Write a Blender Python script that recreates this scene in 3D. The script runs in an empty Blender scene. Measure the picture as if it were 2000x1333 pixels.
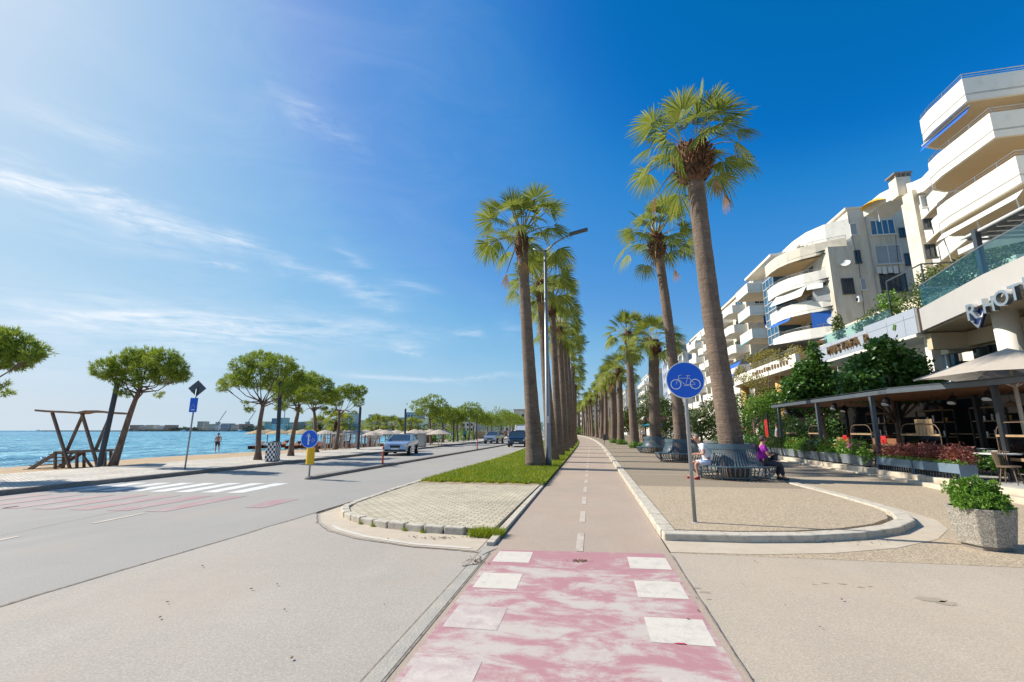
import bpy, math, random
import numpy as np
from mathutils import Vector, Matrix, Euler
R=math.radians
sc=bpy.context.scene
# ---------------------------------------------------------------- camera
FPX=889.; CAMH=1.65; PIT=math.atan2(174.5,FPX); YAW=R(9.7)
cam=bpy.data.cameras.new('camera'); camo=bpy.data.objects.new('camera',cam); sc.collection.objects.link(camo)
cam.sensor_width=36; cam.lens=FPX/2000*36; cam.clip_end=60000; cam.clip_start=.05
camo.location=(0,0,CAMH); camo.rotation_euler=(R(90)+PIT,0,YAW)
sc.camera=camo
sc.view_settings.view_transform='Standard'; sc.view_settings.look='None'
sc.view_settings.gamma=1; sc.view_settings.exposure=0.62
# ---------------------------------------------------------------- sun + sky
SEL=R(39); SAZ=R(-82.5)                      # azimuth from +Y, clockwise positive
SV=Vector((math.sin(SAZ)*math.cos(SEL),math.cos(SAZ)*math.cos(SEL),math.sin(SEL)))
sun=bpy.data.lights.new('sun','SUN'); sun.energy=4.3; sun.angle=R(.55); sun.color=(1,.95,.86)
suno=bpy.data.objects.new('sun',sun); sc.collection.objects.link(suno); suno.rotation_euler=SV.to_track_quat('Z','Y').to_euler()
W=bpy.data.worlds.new('World'); sc.world=W; W.use_nodes=True
nt=W.node_tree; N=nt.nodes; L=nt.links; N.clear()
def wn(t,**k):
    n=N.new(t)
    for a,b in k.items(): setattr(n,a,b)
    return n
def wm(op,a,b=None,c=None):
    n=N.new('ShaderNodeMath'); n.operation=op
    for i,v in enumerate((a,b,c)):
        if v is None: continue
        if isinstance(v,(int,float)): n.inputs[i].default_value=v
        else: L.new(v,n.inputs[i])
    return n.outputs[0]
sky=wn('ShaderNodeTexSky',sky_type='NISHITA',sun_disc=False,sun_elevation=SEL,sun_rotation=SAZ%(2*math.pi),altitude=0,air_density=1.0,dust_density=1.2,ozone_density=2.5)
# camera-like tone response for the sky: highlights near the sun rolled off, blue kept deep away from it
SK=.11*2**.62; KK=2.5
def vsc(src,k):
    n=wn('ShaderNodeVectorMath',operation='SCALE'); L.new(src,n.inputs[0]); n.inputs['Scale'].default_value=k; return n.outputs[0]
def gam(src,g):
    n=wn('ShaderNodeGamma'); L.new(src,n.inputs[0]); n.inputs[1].default_value=g; return n.outputs[0]
hsn=wn('ShaderNodeHueSaturation'); hsn.inputs['Saturation'].default_value=1.25; L.new(sky.outputs[0],hsn.inputs['Color'])
crv=wn('ShaderNodeRGBCurve'); L.new(gam(vsc(hsn.outputs[0],SK/KK),1/2.2),crv.inputs['Color'])
k_=KK**(-1/2.2)/255
CV=[[(0,0),(78,12),(87,34),(95,57),(125,100),(163,140),(229,178),(300,205),(386,226)],
    [(0,0),(118,106),(127,112),(137,131),(174,162),(191,181),(240,206),(300,222),(386,236)],
    [(0,0),(150,152),(180,187),(194,206),(226,223),(245,230),(300,240),(386,250)]]
for c,pts in zip(crv.mapping.curves,CV):
    while len(c.points)<len(pts): c.points.new(.5,.5)
    for p,(x,y) in zip(c.points,pts): p.location=(min(1,x*k_),min(1,y*k_)); p.handle_type='AUTO_CLAMPED'
crv.mapping.use_clip=False; crv.mapping.update()
class hs: outputs=[vsc(gam(crv.outputs[0],2.2),KK/SK)]
tc=wn('ShaderNodeTexCoord'); sep=wn('ShaderNodeSeparateXYZ'); L.new(tc.outputs['Generated'],sep.inputs[0])
cz=wn('ShaderNodeCombineXYZ'); L.new(sep.outputs[0],cz.inputs[0]); L.new(sep.outputs[1],cz.inputs[1]); L.new(wm('MAXIMUM',sep.outputs[2],.045),cz.inputs[2]); L.new(cz.outputs[0],sky.inputs[0])
AZ=wm('ARCTAN2',sep.outputs[0],sep.outputs[1]); EL=wm('ARCSINE',sep.outputs[2])
# cirrus: streaks placed by azimuth / elevation (degrees), broken by stretched noise
def dirdeg(px,py):
    x=(px-1000)/FPX; y=(666.5-py)/FPX
    cy,sy=math.cos(YAW),math.sin(YAW); cp,sp=math.cos(PIT),math.sin(PIT)
    d=Vector((-sy*cp+x*cy+y*sy*sp, cy*cp+x*sy-y*cy*sp, sp+y*cp)).normalized()
    return math.atan2(d.x,d.y), math.asin(d.z)
def mkn(scale,sx,sy,det,rot=0,dist=0):
    mp=wn('ShaderNodeMapping'); cb=wn('ShaderNodeCombineXYZ'); L.new(AZ,cb.inputs[0]); L.new(EL,cb.inputs[1]); L.new(cb.outputs[0],mp.inputs[0])
    mp.inputs['Rotation'].default_value=(0,0,rot); mp.inputs['Scale'].default_value=(sx,sy,1)
    n=wn('ShaderNodeTexNoise'); n.inputs['Scale'].default_value=scale; n.inputs['Detail'].default_value=det; n.inputs['Roughness'].default_value=.62; n.inputs['Distortion'].default_value=dist
    L.new(mp.outputs[0],n.inputs['Vector']); return n.outputs[0]
n1=mkn(6,1.2,7,7,R(18),.8); n2=mkn(3,1,3,5,R(10),1.0); n3=mkn(22,1,5,6,R(22),.6)
warp=wm('MULTIPLY',wm('SUBTRACT',n2,.5),.10)
tot=None
streaks=[((60,355),(420,470),.020,.85),((-60,330),(140,400),.013,.7),((0,185),(280,300),.022,.28),((540,180),(690,285),.022,.30),((440,462),(510,482),.010,.5),
 ((520,500),(760,580),.013,.5),((60,600),(620,650),.030,.75),((-100,640),(500,670),.050,.35),((590,620),(860,660),.018,.3),((690,575),(770,600),.010,.4),((770,672),(820,682),.008,.6),
 ((890,655),(940,660),.007,.5),((400,520),(470,523),.006,.5),((660,728),(1020,742),.006,.45),((180,375),(330,425),.012,.4),((660,480),(720,520),.010,.3),((760,550),(850,575),.012,.25),((980,640),(1030,660),.02,.2),((100,440),(420,520),.03,.2)]
for (a,b,w,s) in streaks:
    A=dirdeg(*a); B=dirdeg(*b); cx,cy=(A[0]+B[0])/2,(A[1]+B[1])/2; dx,dy=B[0]-A[0],B[1]-A[1]; ln=math.hypot(dx,dy); ux,uy=dx/ln,dy/ln
    px=wm('SUBTRACT',AZ,cx); py=wm('ADD',wm('SUBTRACT',EL,cy),warp)
    u=wm('ADD',wm('MULTIPLY',px,ux/(ln*.55)),wm('MULTIPLY',py,uy/(ln*.55)))
    v=wm('ADD',wm('MULTIPLY',px,-uy/w),wm('MULTIPLY',py,ux/w))
    q=wm('ADD',wm('POWER',wm('ABSOLUTE',u),2.4),wm('POWER',wm('ABSOLUTE',v),1.7))
    g=wm('MULTIPLY',wm('EXPONENT',wm('MULTIPLY',q,-1)),s)
    tot=g if tot is None else wm('ADD',tot,g)
tex=wm('MULTIPLY_ADD',wm('SUBTRACT',n1,.32),2.6,wm('MULTIPLY',wm('SUBTRACT',n3,.5),1.1))
tex=wm('MAXIMUM',tex,0)
cl=wm('MULTIPLY',tot,tex)
veil=wm('MULTIPLY',wm('MULTIPLY',wm('MAXIMUM',wm('SUBTRACT',n2,.42),0),wm('MINIMUM',wm('MAXIMUM',wm('MULTIPLY',AZ,-1.6),0),1)),.25)
cl=wm('MINIMUM',wm('ADD',cl,veil),.95)
mix=wn('ShaderNodeMix',data_type='RGBA'); L.new(cl,mix.inputs[0]); L.new(hs.outputs[0],mix.inputs[6]); mix.inputs[7].default_value=(5.6,5.9,6.3,1)
bg=wn('ShaderNodeBackground'); bg.inputs['Strength'].default_value=.11; L.new(mix.outputs[2],bg.inputs[0])
wo=wn('ShaderNodeOutputWorld'); L.new(bg.outputs[0],wo.inputs[0])
# ---------------------------------------------------------------- pixel -> place helpers (real planes)
def ray(px,py):
    x=(px-1000)/FPX; y=(666.5-py)/FPX
    cy,sy=math.cos(YAW),math.sin(YAW); cp,sp=math.cos(PIT),math.sin(PIT)
    return (-sy*cp+x*cy+y*sy*sp, cy*cp+x*sy-y*cy*sp, sp+y*cp)
def G(px,py,z=0.):
    d=ray(px,py); t=(z-CAMH)/d[2]; return (d[0]*t,d[1]*t,z)
def atX(px,py,X):
    d=ray(px,py); t=X/d[0]; return (X,d[1]*t,CAMH+d[2]*t)
def atY(px,py,Y):
    d=ray(px,py); t=Y/d[1]; return (d[0]*t,Y,CAMH+d[2]*t)
def bend(Y): return -0.00045*(Y-40)**2 if Y>40 else 0.
# ---------------------------------------------------------------- materials
def mat(name,c1,c2=None,scale=3.,rough=.8,bump=0.,bscale=40.,metal=0.,detail=5,c3=None,s3=30.,f3=.3,stretch=None,spec=.5,trans=0.,emis=None,island=False,coat=0.):
    m=bpy.data.materials.new(name); m.use_nodes=True; nt=m.node_tree; n=nt.nodes; l=nt.links
    p=n['Principled BSDF']; p.inputs['Roughness'].default_value=rough; p.inputs['Metallic'].default_value=metal
    p.inputs['Specular IOR Level'].default_value=spec; p.inputs['Coat Weight'].default_value=coat
    p.inputs['Base Color'].default_value=(*c1,1)
    tc=n.new('ShaderNodeTexCoord'); vec=tc.outputs['Object']
    if stretch:
        mp=n.new('ShaderNodeMapping'); mp.inputs['Scale'].default_value=stretch; l.new(vec,mp.inputs[0]); vec=mp.outputs[0]
    col=None
    if c2 is not None:
        t=n.new('ShaderNodeTexNoise'); t.inputs['Scale'].default_value=scale; t.inputs['Detail'].default_value=detail; t.inputs['Roughness'].default_value=.65; l.new(vec,t.inputs['Vector'])
        fac=t.outputs[0]
        r=n.new('ShaderNodeMapRange'); r.inputs[1].default_value=.3; r.inputs[2].default_value=.7; l.new(fac,r.inputs[0]); fac=r.outputs[0]
        if island:
            g=n.new('ShaderNodeNewGeometry'); a=n.new('ShaderNodeMath'); a.operation='MULTIPLY_ADD'; l.new(g.outputs['Random Per Island'],a.inputs[0]); a.inputs[1].default_value=.6
            b=n.new('ShaderNodeMath'); b.operation='MULTIPLY'; l.new(fac,b.inputs[0]); b.inputs[1].default_value=.4; l.new(b.outputs[0],a.inputs[2]); fac=a.outputs[0]
        mx=n.new('ShaderNodeMix'); mx.data_type='RGBA'; l.new(fac,mx.inputs[0]); mx.inputs[6].default_value=(*c1,1); mx.inputs[7].default_value=(*c2,1); col=mx.outputs[2]
        if c3 is not None:
            t3=n.new('ShaderNodeTexNoise'); t3.inputs['Scale'].default_value=s3; t3.inputs['Detail'].default_value=4; l.new(vec,t3.inputs['Vector'])
            r3=n.new('ShaderNodeMapRange'); r3.inputs[1].default_value=.5; r3.inputs[2].default_value=.7; r3.inputs[4].default_value=f3; l.new(t3.outputs[0],r3.inputs[0])
            m3=n.new('ShaderNodeMix'); m3.data_type='RGBA'; l.new(r3.outputs[0],m3.inputs[0]); l.new(col,m3.inputs[6]); m3.inputs[7].default_value=(*c3,1); col=m3.outputs[2]
        l.new(col,p.inputs['Base Color'])
    if bump:
        tb=n.new('ShaderNodeTexNoise'); tb.inputs['Scale'].default_value=bscale; tb.inputs['Detail'].default_value=6; l.new(vec,tb.inputs['Vector'])
        bp=n.new('ShaderNodeBump'); bp.inputs['Strength'].default_value=bump; bp.inputs['Distance'].default_value=.02; l.new(tb.outputs[0],bp.inputs['Height']); l.new(bp.outputs[0],p.inputs['Normal'])
    if trans:
        out=n['Material Output']; tr=n.new('ShaderNodeBsdfTranslucent'); ms=n.new('ShaderNodeMixShader'); ms.inputs[0].default_value=trans
        if col is not None: l.new(col,tr.inputs[0])
        else: tr.inputs[0].default_value=(*c1,1)
        l.new(p.outputs[0],ms.inputs[1]); l.new(tr.outputs[0],ms.inputs[2]); l.new(ms.outputs[0],out.inputs[0])
    return m
def brickmat(name,c1,c2,mortar,bw,bh,ms=.02,rough=.85,bump=.5,noise=.3,off=.5,rot=0.):
    m=mat(name,c1,rough=rough); nt=m.node_tree; n=nt.nodes; l=nt.links; p=n['Principled BSDF']
    tc=n.new('ShaderNodeTexCoord'); mp=n.new('ShaderNodeMapping'); mp.inputs['Rotation'].default_value=(0,0,rot); l.new(tc.outputs['Object'],mp.inputs[0])
    b=n.new('ShaderNodeTexBrick'); l.new(mp.outputs[0],b.inputs['Vector']); b.inputs['Scale'].default_value=1; b.inputs['Brick Width'].default_value=bw; b.inputs['Row Height'].default_value=bh; b.inputs['Mortar Size'].default_value=ms; b.offset=off
    b.inputs['Color1'].default_value=(*c1,1); b.inputs['Color2'].default_value=(*c2,1); b.inputs['Mortar'].default_value=(*mortar,1); b.inputs['Mortar Smooth'].default_value=.3
    t=n.new('ShaderNodeTexNoise'); t.inputs['Scale'].default_value=9; t.inputs['Detail'].default_value=8; l.new(tc.outputs['Object'],t.inputs['Vector'])
    t2=n.new('ShaderNodeTexNoise'); t2.inputs['Scale'].default_value=.7; t2.inputs['Detail'].default_value=4; l.new(tc.outputs['Object'],t2.inputs['Vector'])
    ad=n.new('ShaderNodeMath'); ad.operation='ADD'; l.new(t.outputs[0],ad.inputs[0]); l.new(t2.outputs[0],ad.inputs[1])
    r=n.new('ShaderNodeMapRange'); r.inputs[1].default_value=.7; r.inputs[2].default_value=1.3; r.inputs[3].default_value=1-noise; r.inputs[4].default_value=1+noise; l.new(ad.outputs[0],r.inputs[0])
    mx=n.new('ShaderNodeVectorMath'); mx.operation='SCALE'; l.new(b.outputs[0],mx.inputs[0]); l.new(r.outputs[0],mx.inputs['Scale']); l.new(mx.outputs[0],p.inputs['Base Color'])
    bp=n.new('ShaderNodeBump'); bp.inputs['Strength'].default_value=bump; bp.inputs['Distance'].default_value=.02; bp.invert=True; l.new(b.outputs['Fac'],bp.inputs['Height']); l.new(bp.outputs[0],p.inputs['Normal'])
    return m
def groundmat(name,c1,c2,cs=(.1,.09,.08),grain=160.,gf=.35,big=.35,bump=.25,aggr=0.,rough=.88,stain=.25):
    """worn pavement: broad tone patches, streaks, fine grain of stones, small dark spots"""
    m=bpy.data.materials.new(name); m.use_nodes=True; nt=m.node_tree; n=nt.nodes; l=nt.links; p=n['Principled BSDF']; p.inputs['Roughness'].default_value=rough
    tc=n.new('ShaderNodeTexCoord').outputs['Object']
    def noise(s,d=5,st=None,rg=.6):
        v=tc
        if st: mp=n.new('ShaderNodeMapping'); mp.inputs['Scale'].default_value=st; l.new(tc,mp.inputs[0]); v=mp.outputs[0]
        t=n.new('ShaderNodeTexNoise'); t.inputs['Scale'].default_value=s; t.inputs['Detail'].default_value=d; t.inputs['Roughness'].default_value=rg; l.new(v,t.inputs['Vector']); return t.outputs[0]
    def mr(x,a,b,c=0.,d=1.):
        r=n.new('ShaderNodeMapRange'); l.new(x,r.inputs[0]); r.inputs[1].default_value=a; r.inputs[2].default_value=b; r.inputs[3].default_value=c; r.inputs[4].default_value=d; return r.outputs[0]
    def mixc(f,a,b,bt='MIX'):
        x=n.new('ShaderNodeMix'); x.data_type='RGBA'; x.blend_type=bt
        if isinstance(f,float): x.inputs[0].default_value=f
        else: l.new(f,x.inputs[0])
        for i,v in ((6,a),(7,b)):
            if isinstance(v,tuple): x.inputs[i].default_value=(*v,1)
            else: l.new(v,x.inputs[i])
        return x.outputs[2]
    c=mixc(mr(noise(big,6),.35,.65),c1,c2)
    c=mixc(mr(noise(1.6,6,(1,.25,1)),.5,.75,0,.35),c,tuple(min(1,v*1.18) for v in c1))
    g=noise(grain,3,None,.8)
    c=mixc(mr(g,.35,.65,gf,0),c,cs)
    c=mixc(mr(g,.55,.72,0,gf*.8),c,tuple(min(1,v*1.45) for v in c1))
    c=mixc(mr(noise(.55,7,(1,.7,1),.68),.50,.66,0,.5),c,(c1[0]*.95,c1[1]*.87,c1[2]*.79)); c=mixc(mr(noise(2.3,6,(.35,1.3,1),.7),.56,.72,0,.28),c,tuple(v*.80 for v in c2))
    sp=mr(noise(5.5,2),.70,.76,0,stain)
    c=mixc(sp,c,cs)
    sp2=mr(noise(.9,4),.62,.74,0,stain*.7); c=mixc(sp2,c,tuple(v*.55 for v in c2))
    if aggr:
        vo=n.new('ShaderNodeTexVoronoi'); vo.inputs['Scale'].default_value=aggr; l.new(tc,vo.inputs['Vector'])
        sb=n.new('ShaderNodeSeparateColor'); l.new(vo.outputs['Color'],sb.inputs[0])
        c=mixc(mr(sb.outputs[0],.2,.95,0,.65),c,tuple(min(1,v*1.5) for v in c1)); c=mixc(mr(vo.outputs['Distance'],.35,.75,0,.6),c,cs)
    l.new(c,p.inputs['Base Color'])
    bp=n.new('ShaderNodeBump'); bp.inputs['Strength'].default_value=bump; bp.inputs['Distance'].default_value=.01; l.new(g,bp.inputs['Height']); l.new(bp.outputs[0],p.inputs['Normal'])
    return m
def paintmat(name,pc,under,cover=.5,scale=3.,soft=.12,st=(1,1,1)):
    """road paint worn through to the pavement colour under it"""
    m=bpy.data.materials.new(name); m.use_nodes=True; nt=m.node_tree; n=nt.nodes; l=nt.links; p=n['Principled BSDF']; p.inputs['Roughness'].default_value=.75
    tc=n.new('ShaderNodeTexCoord').outputs['Object']; mp=n.new('ShaderNodeMapping'); mp.inputs['Scale'].default_value=st; l.new(tc,mp.inputs[0])
    a=n.new('ShaderNodeTexNoise'); a.inputs['Scale'].default_value=scale; a.inputs['Detail'].default_value=10; a.inputs['Roughness'].default_value=.72; a.inputs['Distortion'].default_value=.4; l.new(mp.outputs[0],a.inputs['Vector'])
    g=n.new('ShaderNodeTexNoise'); g.inputs['Scale'].default_value=150; g.inputs['Detail'].default_value=3; l.new(tc,g.inputs['Vector'])
    ad=n.new('ShaderNodeMath'); ad.operation='MULTIPLY_ADD'; l.new(g.outputs[0],ad.inputs[0]); ad.inputs[1].default_value=.22; l.new(a.outputs[0],ad.inputs[2])
    r=n.new('ShaderNodeMapRange'); r.inputs[1].default_value=cover-soft+.11; r.inputs[2].default_value=cover+soft+.11; l.new(ad.outputs[0],r.inputs[0])
    gm=n.new('ShaderNodeMapRange'); gm.inputs[1].default_value=.35; gm.inputs[2].default_value=.65; gm.inputs[3].default_value=.85; gm.inputs[4].default_value=1.12; l.new(g.outputs[0],gm.inputs[0])
    mx=n.new('ShaderNodeMix'); mx.data_type='RGBA'; l.new(r.outputs[0],mx.inputs[0]); mx.inputs[6].default_value=(*pc,1); mx.inputs[7].default_value=(*under,1)
    sc_=n.new('ShaderNodeVectorMath'); sc_.operation='SCALE'; l.new(mx.outputs[2],sc_.inputs[0]); l.new(gm.outputs[0],sc_.inputs['Scale']); l.new(sc_.outputs[0],p.inputs['Base Color'])
    return m
M={}
PATHC=(.47,.415,.36)
M['ground']=mat('ground',(.30,.27,.22),(.22,.2,.17),scale=.2,rough=.95)
M['fore']=groundmat('fore_paving',(.45,.395,.325),(.405,.355,.295),gf=.36,big=.35,grain=60,stain=.12)
M['forer']=groundmat('fore_paving_warm',(.51,.42,.315),(.455,.378,.285),gf=.36,big=.3,grain=60)
M['road']=groundmat('road_asphalt',(.368,.342,.30),(.33,.308,.275),gf=.34,big=.25,grain=60,stain=.12)
M['path']=groundmat('path_paving',(.45,.345,.262),(.41,.315,.24),gf=.32,big=.5,grain=60,stain=.12)
M['plaza']=groundmat('plaza_aggregate',(.49,.385,.26),(.44,.345,.23),cs=(.16,.12,.075),gf=.35,big=.4,grain=70,aggr=45.,bump=.5)
M['plaza2']=groundmat('plaza_far',(.30,.235,.16),(.34,.27,.19),cs=(.12,.09,.06),gf=.3,big=.3,grain=120,aggr=70.,bump=.4)
M['prom']=brickmat('prom_cobbles',(.58,.52,.43),(.48,.43,.36),(.32,.28,.23),.22,.11,.012,noise=.25,rot=.5)
M['paver']=brickmat('pavers',(.54,.47,.33),(.46,.39,.27),(.24,.20,.14),.205,.125,.012,noise=.22)
M['kerb']=mat('kerb_stone',(.60,.53,.42),(.47,.41,.32),scale=5,rough=.9,bump=.5,bscale=60,c3=(.2,.17,.13),s3=9,f3=.5)
M['kerbs']=mat('stained_kerb',(.62,.54,.42),(.50,.42,.31),scale=2,rough=.9,bump=.5,bscale=40,c3=(.30,.21,.13),s3=2.2,f3=.7)
M['kerbd']=mat('kerb_dark',(.27,.24,.21),(.19,.17,.15),scale=4,rough=.9,bump=.3)
M['gutter']=mat('gutter_concrete',(.55,.46,.345),(.46,.38,.28),scale=3,rough=.9,bump=.3,bscale=90,c3=(.5,.4,.27),s3=2.,f3=.5)
M['gutb']=mat('gutter_blocks',(.31,.295,.26),(.44,.385,.31),scale=3.4,rough=.9,bump=.4,bscale=50)
M['joint']=mat('joint_dark',(.12,.10,.08),(.33,.28,.22),scale=14,rough=1)
M['sand']=mat('sand',(.47,.33,.185),(.38,.265,.15),scale=1.6,rough=.98,bump=1.,bscale=3,c3=(.25,.18,.11),s3=3,f3=.6)
M['redp']=paintmat('red_paint',(.42,.205,.212),(.50,.435,.375),.505,1.9,.065,(.9,1.7,1))
M['redp2']=paintmat('red_paint_whole',(.42,.205,.212),PATHC,.60,2.2,.09)
M['redroad']=paintmat('red_road_paint',(.36,.215,.205),(.36,.335,.30),.58,2.4,.14,(1,.5,1))
M['whitep']=paintmat('white_paint',(.61,.55,.46),PATHC,.60,5,.10,(1,1,1))
M['whitew']=paintmat('white_paint_worn',(.57,.50,.43),(.46,.36,.33),.50,5,.1,(1,1,1))
M['whiter']=paintmat('white_road_paint',(.66,.65,.62),(.36,.34,.30),.60,3,.08,(1,.4,1))
M['whited']=paintmat('white_dash',(.56,.48,.39),(.43,.35,.28),.5,4,.1)
def watermat():
    m=mat('sea',(.035,.20,.25),rough=.22,spec=.16); nt=m.node_tree; n=nt.nodes; l=nt.links; p=n['Principled BSDF']
    tc=n.new('ShaderNodeTexCoord').outputs['Object']
    def ns(s,d,st,rg=.6):
        mp=n.new('ShaderNodeMapping'); mp.inputs['Scale'].default_value=st; mp.inputs['Rotation'].default_value=(0,0,.35); l.new(tc,mp.inputs[0]); t=n.new('ShaderNodeTexNoise'); t.inputs['Scale'].default_value=s; t.inputs['Detail'].default_value=d; t.inputs['Roughness'].default_value=rg; l.new(mp.outputs[0],t.inputs[0]); return t.outputs[0]
    a=ns(.45,6,(1,.35,1)); b=ns(2.2,4,(1,.5,1)); c=ns(.03,4,(1,.6,1))
    ad=n.new('ShaderNodeMath'); ad.operation='MULTIPLY_ADD'; l.new(b,ad.inputs[0]); ad.inputs[1].default_value=.30; l.new(a,ad.inputs[2])
    bp=n.new('ShaderNodeBump'); bp.inputs['Strength'].default_value=1; bp.inputs['Distance'].default_value=1.3; l.new(ad.outputs[0],bp.inputs['Height']); l.new(bp.outputs[0],p.inputs['Normal'])
    sp=n.new('ShaderNodeSeparateXYZ'); l.new(tc,sp.inputs[0])
    d=n.new('ShaderNodeMapRange'); d.inputs[1].default_value=-33; d.inputs[2].default_value=-320; l.new(sp.outputs[0],d.inputs[0])
    m1=n.new('ShaderNodeMix'); m1.data_type='RGBA'; l.new(d.outputs[0],m1.inputs[0]); m1.inputs[6].default_value=(.20,.52,.58,1); m1.inputs[7].default_value=(.06,.33,.47,1)
    r=n.new('ShaderNodeMapRange'); r.inputs[1].default_value=.44; r.inputs[2].default_value=.58; r.inputs[4].default_value=.8; l.new(a,r.inputs[0])
    m2=n.new('ShaderNodeMix'); m2.data_type='RGBA'; l.new(r.outputs[0],m2.inputs[0]); l.new(m1.outputs[2],m2.inputs[6]); m2.inputs[7].default_value=(.035,.22,.36,1)
    r2=n.new('ShaderNodeMapRange'); r2.inputs[1].default_value=.45; r2.inputs[2].default_value=.65; r2.inputs[4].default_value=.5; l.new(c,r2.inputs[0])
    m3=n.new('ShaderNodeMix'); m3.data_type='RGBA'; l.new(r2.outputs[0],m3.inputs[0]); l.new(m2.outputs[2],m3.inputs[6]); m3.inputs[7].default_value=(.05,.30,.42,1)
    l.new(m3.outputs[2],p.inputs['Base Color']); return m
M['sea']=watermat()
def trunkmat(name,c1,c2,rings=9.,bump=.8):
    m=mat(name,c1,rough=.95); nt=m.node_tree; n=nt.nodes; l=nt.links; p=n['Principled BSDF']
    tc=n.new('ShaderNodeTexCoord').outputs['Object']
    def ns(s_,d,st,rg=.7):
        mp=n.new('ShaderNodeMapping'); mp.inputs['Scale'].default_value=st; l.new(tc,mp.inputs[0]); t=n.new('ShaderNodeTexNoise'); t.inputs['Scale'].default_value=s_; t.inputs['Detail'].default_value=d; t.inputs['Roughness'].default_value=rg; l.new(mp.outputs[0],t.inputs[0]); return t.outputs[0]
    def ma(a,k,b):
        x=n.new('ShaderNodeMath'); x.operation='MULTIPLY_ADD'; l.new(a,x.inputs[0]); x.inputs[1].default_value=k
        if isinstance(b,float): x.inputs[2].default_value=b
        else: l.new(b,x.inputs[2])
        return x.outputs[0]
    r1=ns(26,5,(.10,.10,1.)); r2=ns(9,4,(.16,.16,1.)); v=ns(16,6,(1,1,.35)); big=ns(1.4,4,(1,1,.5))
    h=ma(r1,.55,ma(r2,.35,ma(v,.45,0.)))
    f=ma(big,.55,h)
    r=n.new('ShaderNodeMapRange'); r.inputs[1].default_value=.62; r.inputs[2].default_value=1.20; l.new(f,r.inputs[0])
    mx=n.new('ShaderNodeMix'); mx.data_type='RGBA'; l.new(r.outputs[0],mx.inputs[0]); mx.inputs[6].default_value=(*c2,1); mx.inputs[7].default_value=(*c1,1); l.new(mx.outputs[2],p.inputs['Base Color'])
    bp=n.new('ShaderNodeBump'); bp.inputs['Strength'].default_value=bump; bp.inputs['Distance'].default_value=.06; l.new(h,bp.inputs['Height']); l.new(bp.outputs[0],p.inputs['Normal'])
    return m
M['trunk']=trunkmat('palm_bark',(.29,.205,.145),(.04,.028,.022),bump=1.)
M['boots']=mat('palm_leaf_bases',(.26,.125,.065),(.10,.05,.03),scale=6,rough=.95,bump=.6,bscale=30,island=True)
M['pbark']=mat('pine_bark',(.24,.165,.12),(.10,.065,.05),scale=9,rough=.95,bump=1.,bscale=16,stretch=(1,1,.35))
M['wood']=mat('weathered_wood',(.26,.19,.14),(.14,.10,.075),scale=6,rough=.9,bump=.5,bscale=25,stretch=(1,1,.3))
M['frond']=mat('palm_frond',(.06,.13,.014),(.42,.42,.075),scale=1.5,rough=.6,spec=.2,trans=.42,island=True)
M['petiole']=mat('petiole',(.30,.30,.09),(.35,.24,.08),scale=3,rough=.6)
M['deadf']=mat('dead_frond',(.42,.25,.09),(.30,.16,.06),scale=3,rough=.8,trans=.3,island=True)
M['needle']=mat('pine_needles',(.13,.21,.015),(.38,.44,.05),scale=.9,rough=.6,trans=.45,island=True)
M['leafd']=mat('dark_leaves',(.035,.10,.016),(.12,.24,.035),scale=.9,rough=.4,trans=.25,island=True)
M['leafo']=mat('olive_leaves',(.07,.115,.022),(.18,.23,.05),scale=.8,rough=.55,trans=.3,island=True)
M['leafb']=mat('bright_leaves',(.09,.20,.02),(.22,.38,.05),scale=2,rough=.4,trans=.3,island=True)
M['leafy']=mat('yellow_leaves',(.28,.26,.04),(.38,.30,.08),scale=1,rough=.5,trans=.35,island=True)
M['leafr']=mat('red_leaves',(.16,.05,.05),(.28,.09,.06),scale=3,rough=.5,trans=.25,island=True)
M['leafor']=mat('orange_red_leaves',(.42,.09,.035),(.34,.16,.06),scale=3,rough=.5,trans=.25,island=True)
M['pink']=mat('pink_petals',(.55,.1,.3),(.7,.2,.45),scale=3,rough=.6,trans=.3,island=True)
M['grass']=mat('grass_blades',(.085,.24,.006),(.44,.40,.012),scale=.8,rough=.5,trans=.35,island=True)
M['turf']=mat('turf_soil',(.10,.14,.03),(.20,.20,.06),scale=2,rough=1,bump=.5)
M['pole']=mat('grey_steel',(.34,.36,.38),(.28,.30,.32),scale=3,rough=.45,metal=.5)
M['dpole']=mat('dark_steel',(.035,.045,.06),(.05,.06,.075),scale=3,rough=.45,metal=.2)
M['blue']=mat('sign_blue',(.005,.11,.62),(.006,.12,.66),scale=2,rough=.35)
M['white']=mat('sign_white',(.82,.82,.80),(.75,.75,.74),scale=3,rough=.4)
M['yellow']=mat('sign_yellow',(.85,.50,.01),(.8,.45,.01),scale=3,rough=.45)
M['signback']=mat('sign_back',(.13,.14,.15),(.09,.10,.11),scale=8,rough=.5,metal=.5)
M['red']=mat('delineator_red',(.55,.075,.03),(.45,.06,.03),scale=5,rough=.5)
M['benchp']=mat('bench_paint',(.075,.125,.155),(.055,.095,.125),scale=5,rough=.42,c3=(.2,.24,.25),s3=20,f3=.25)
M['black']=mat('black_plastic',(.02,.02,.022),(.03,.03,.032),scale=5,rough=.45)
M['anthr']=mat('anthracite_metal',(.055,.065,.075),(.075,.085,.095),scale=3,rough=.4,metal=.3)
M['roofm']=mat('pergola_edge_metal',(.10,.115,.13),(.13,.145,.16),scale=3,rough=.4,metal=.3)
M['woodw']=mat('warm_wood',(.30,.13,.06),(.20,.085,.04),scale=5,rough=.6,stretch=(1,.1,1))
M['woodl']=mat('light_wood',(.42,.28,.15),(.30,.19,.10),scale=5,rough=.6,stretch=(1,1,.15))
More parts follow.
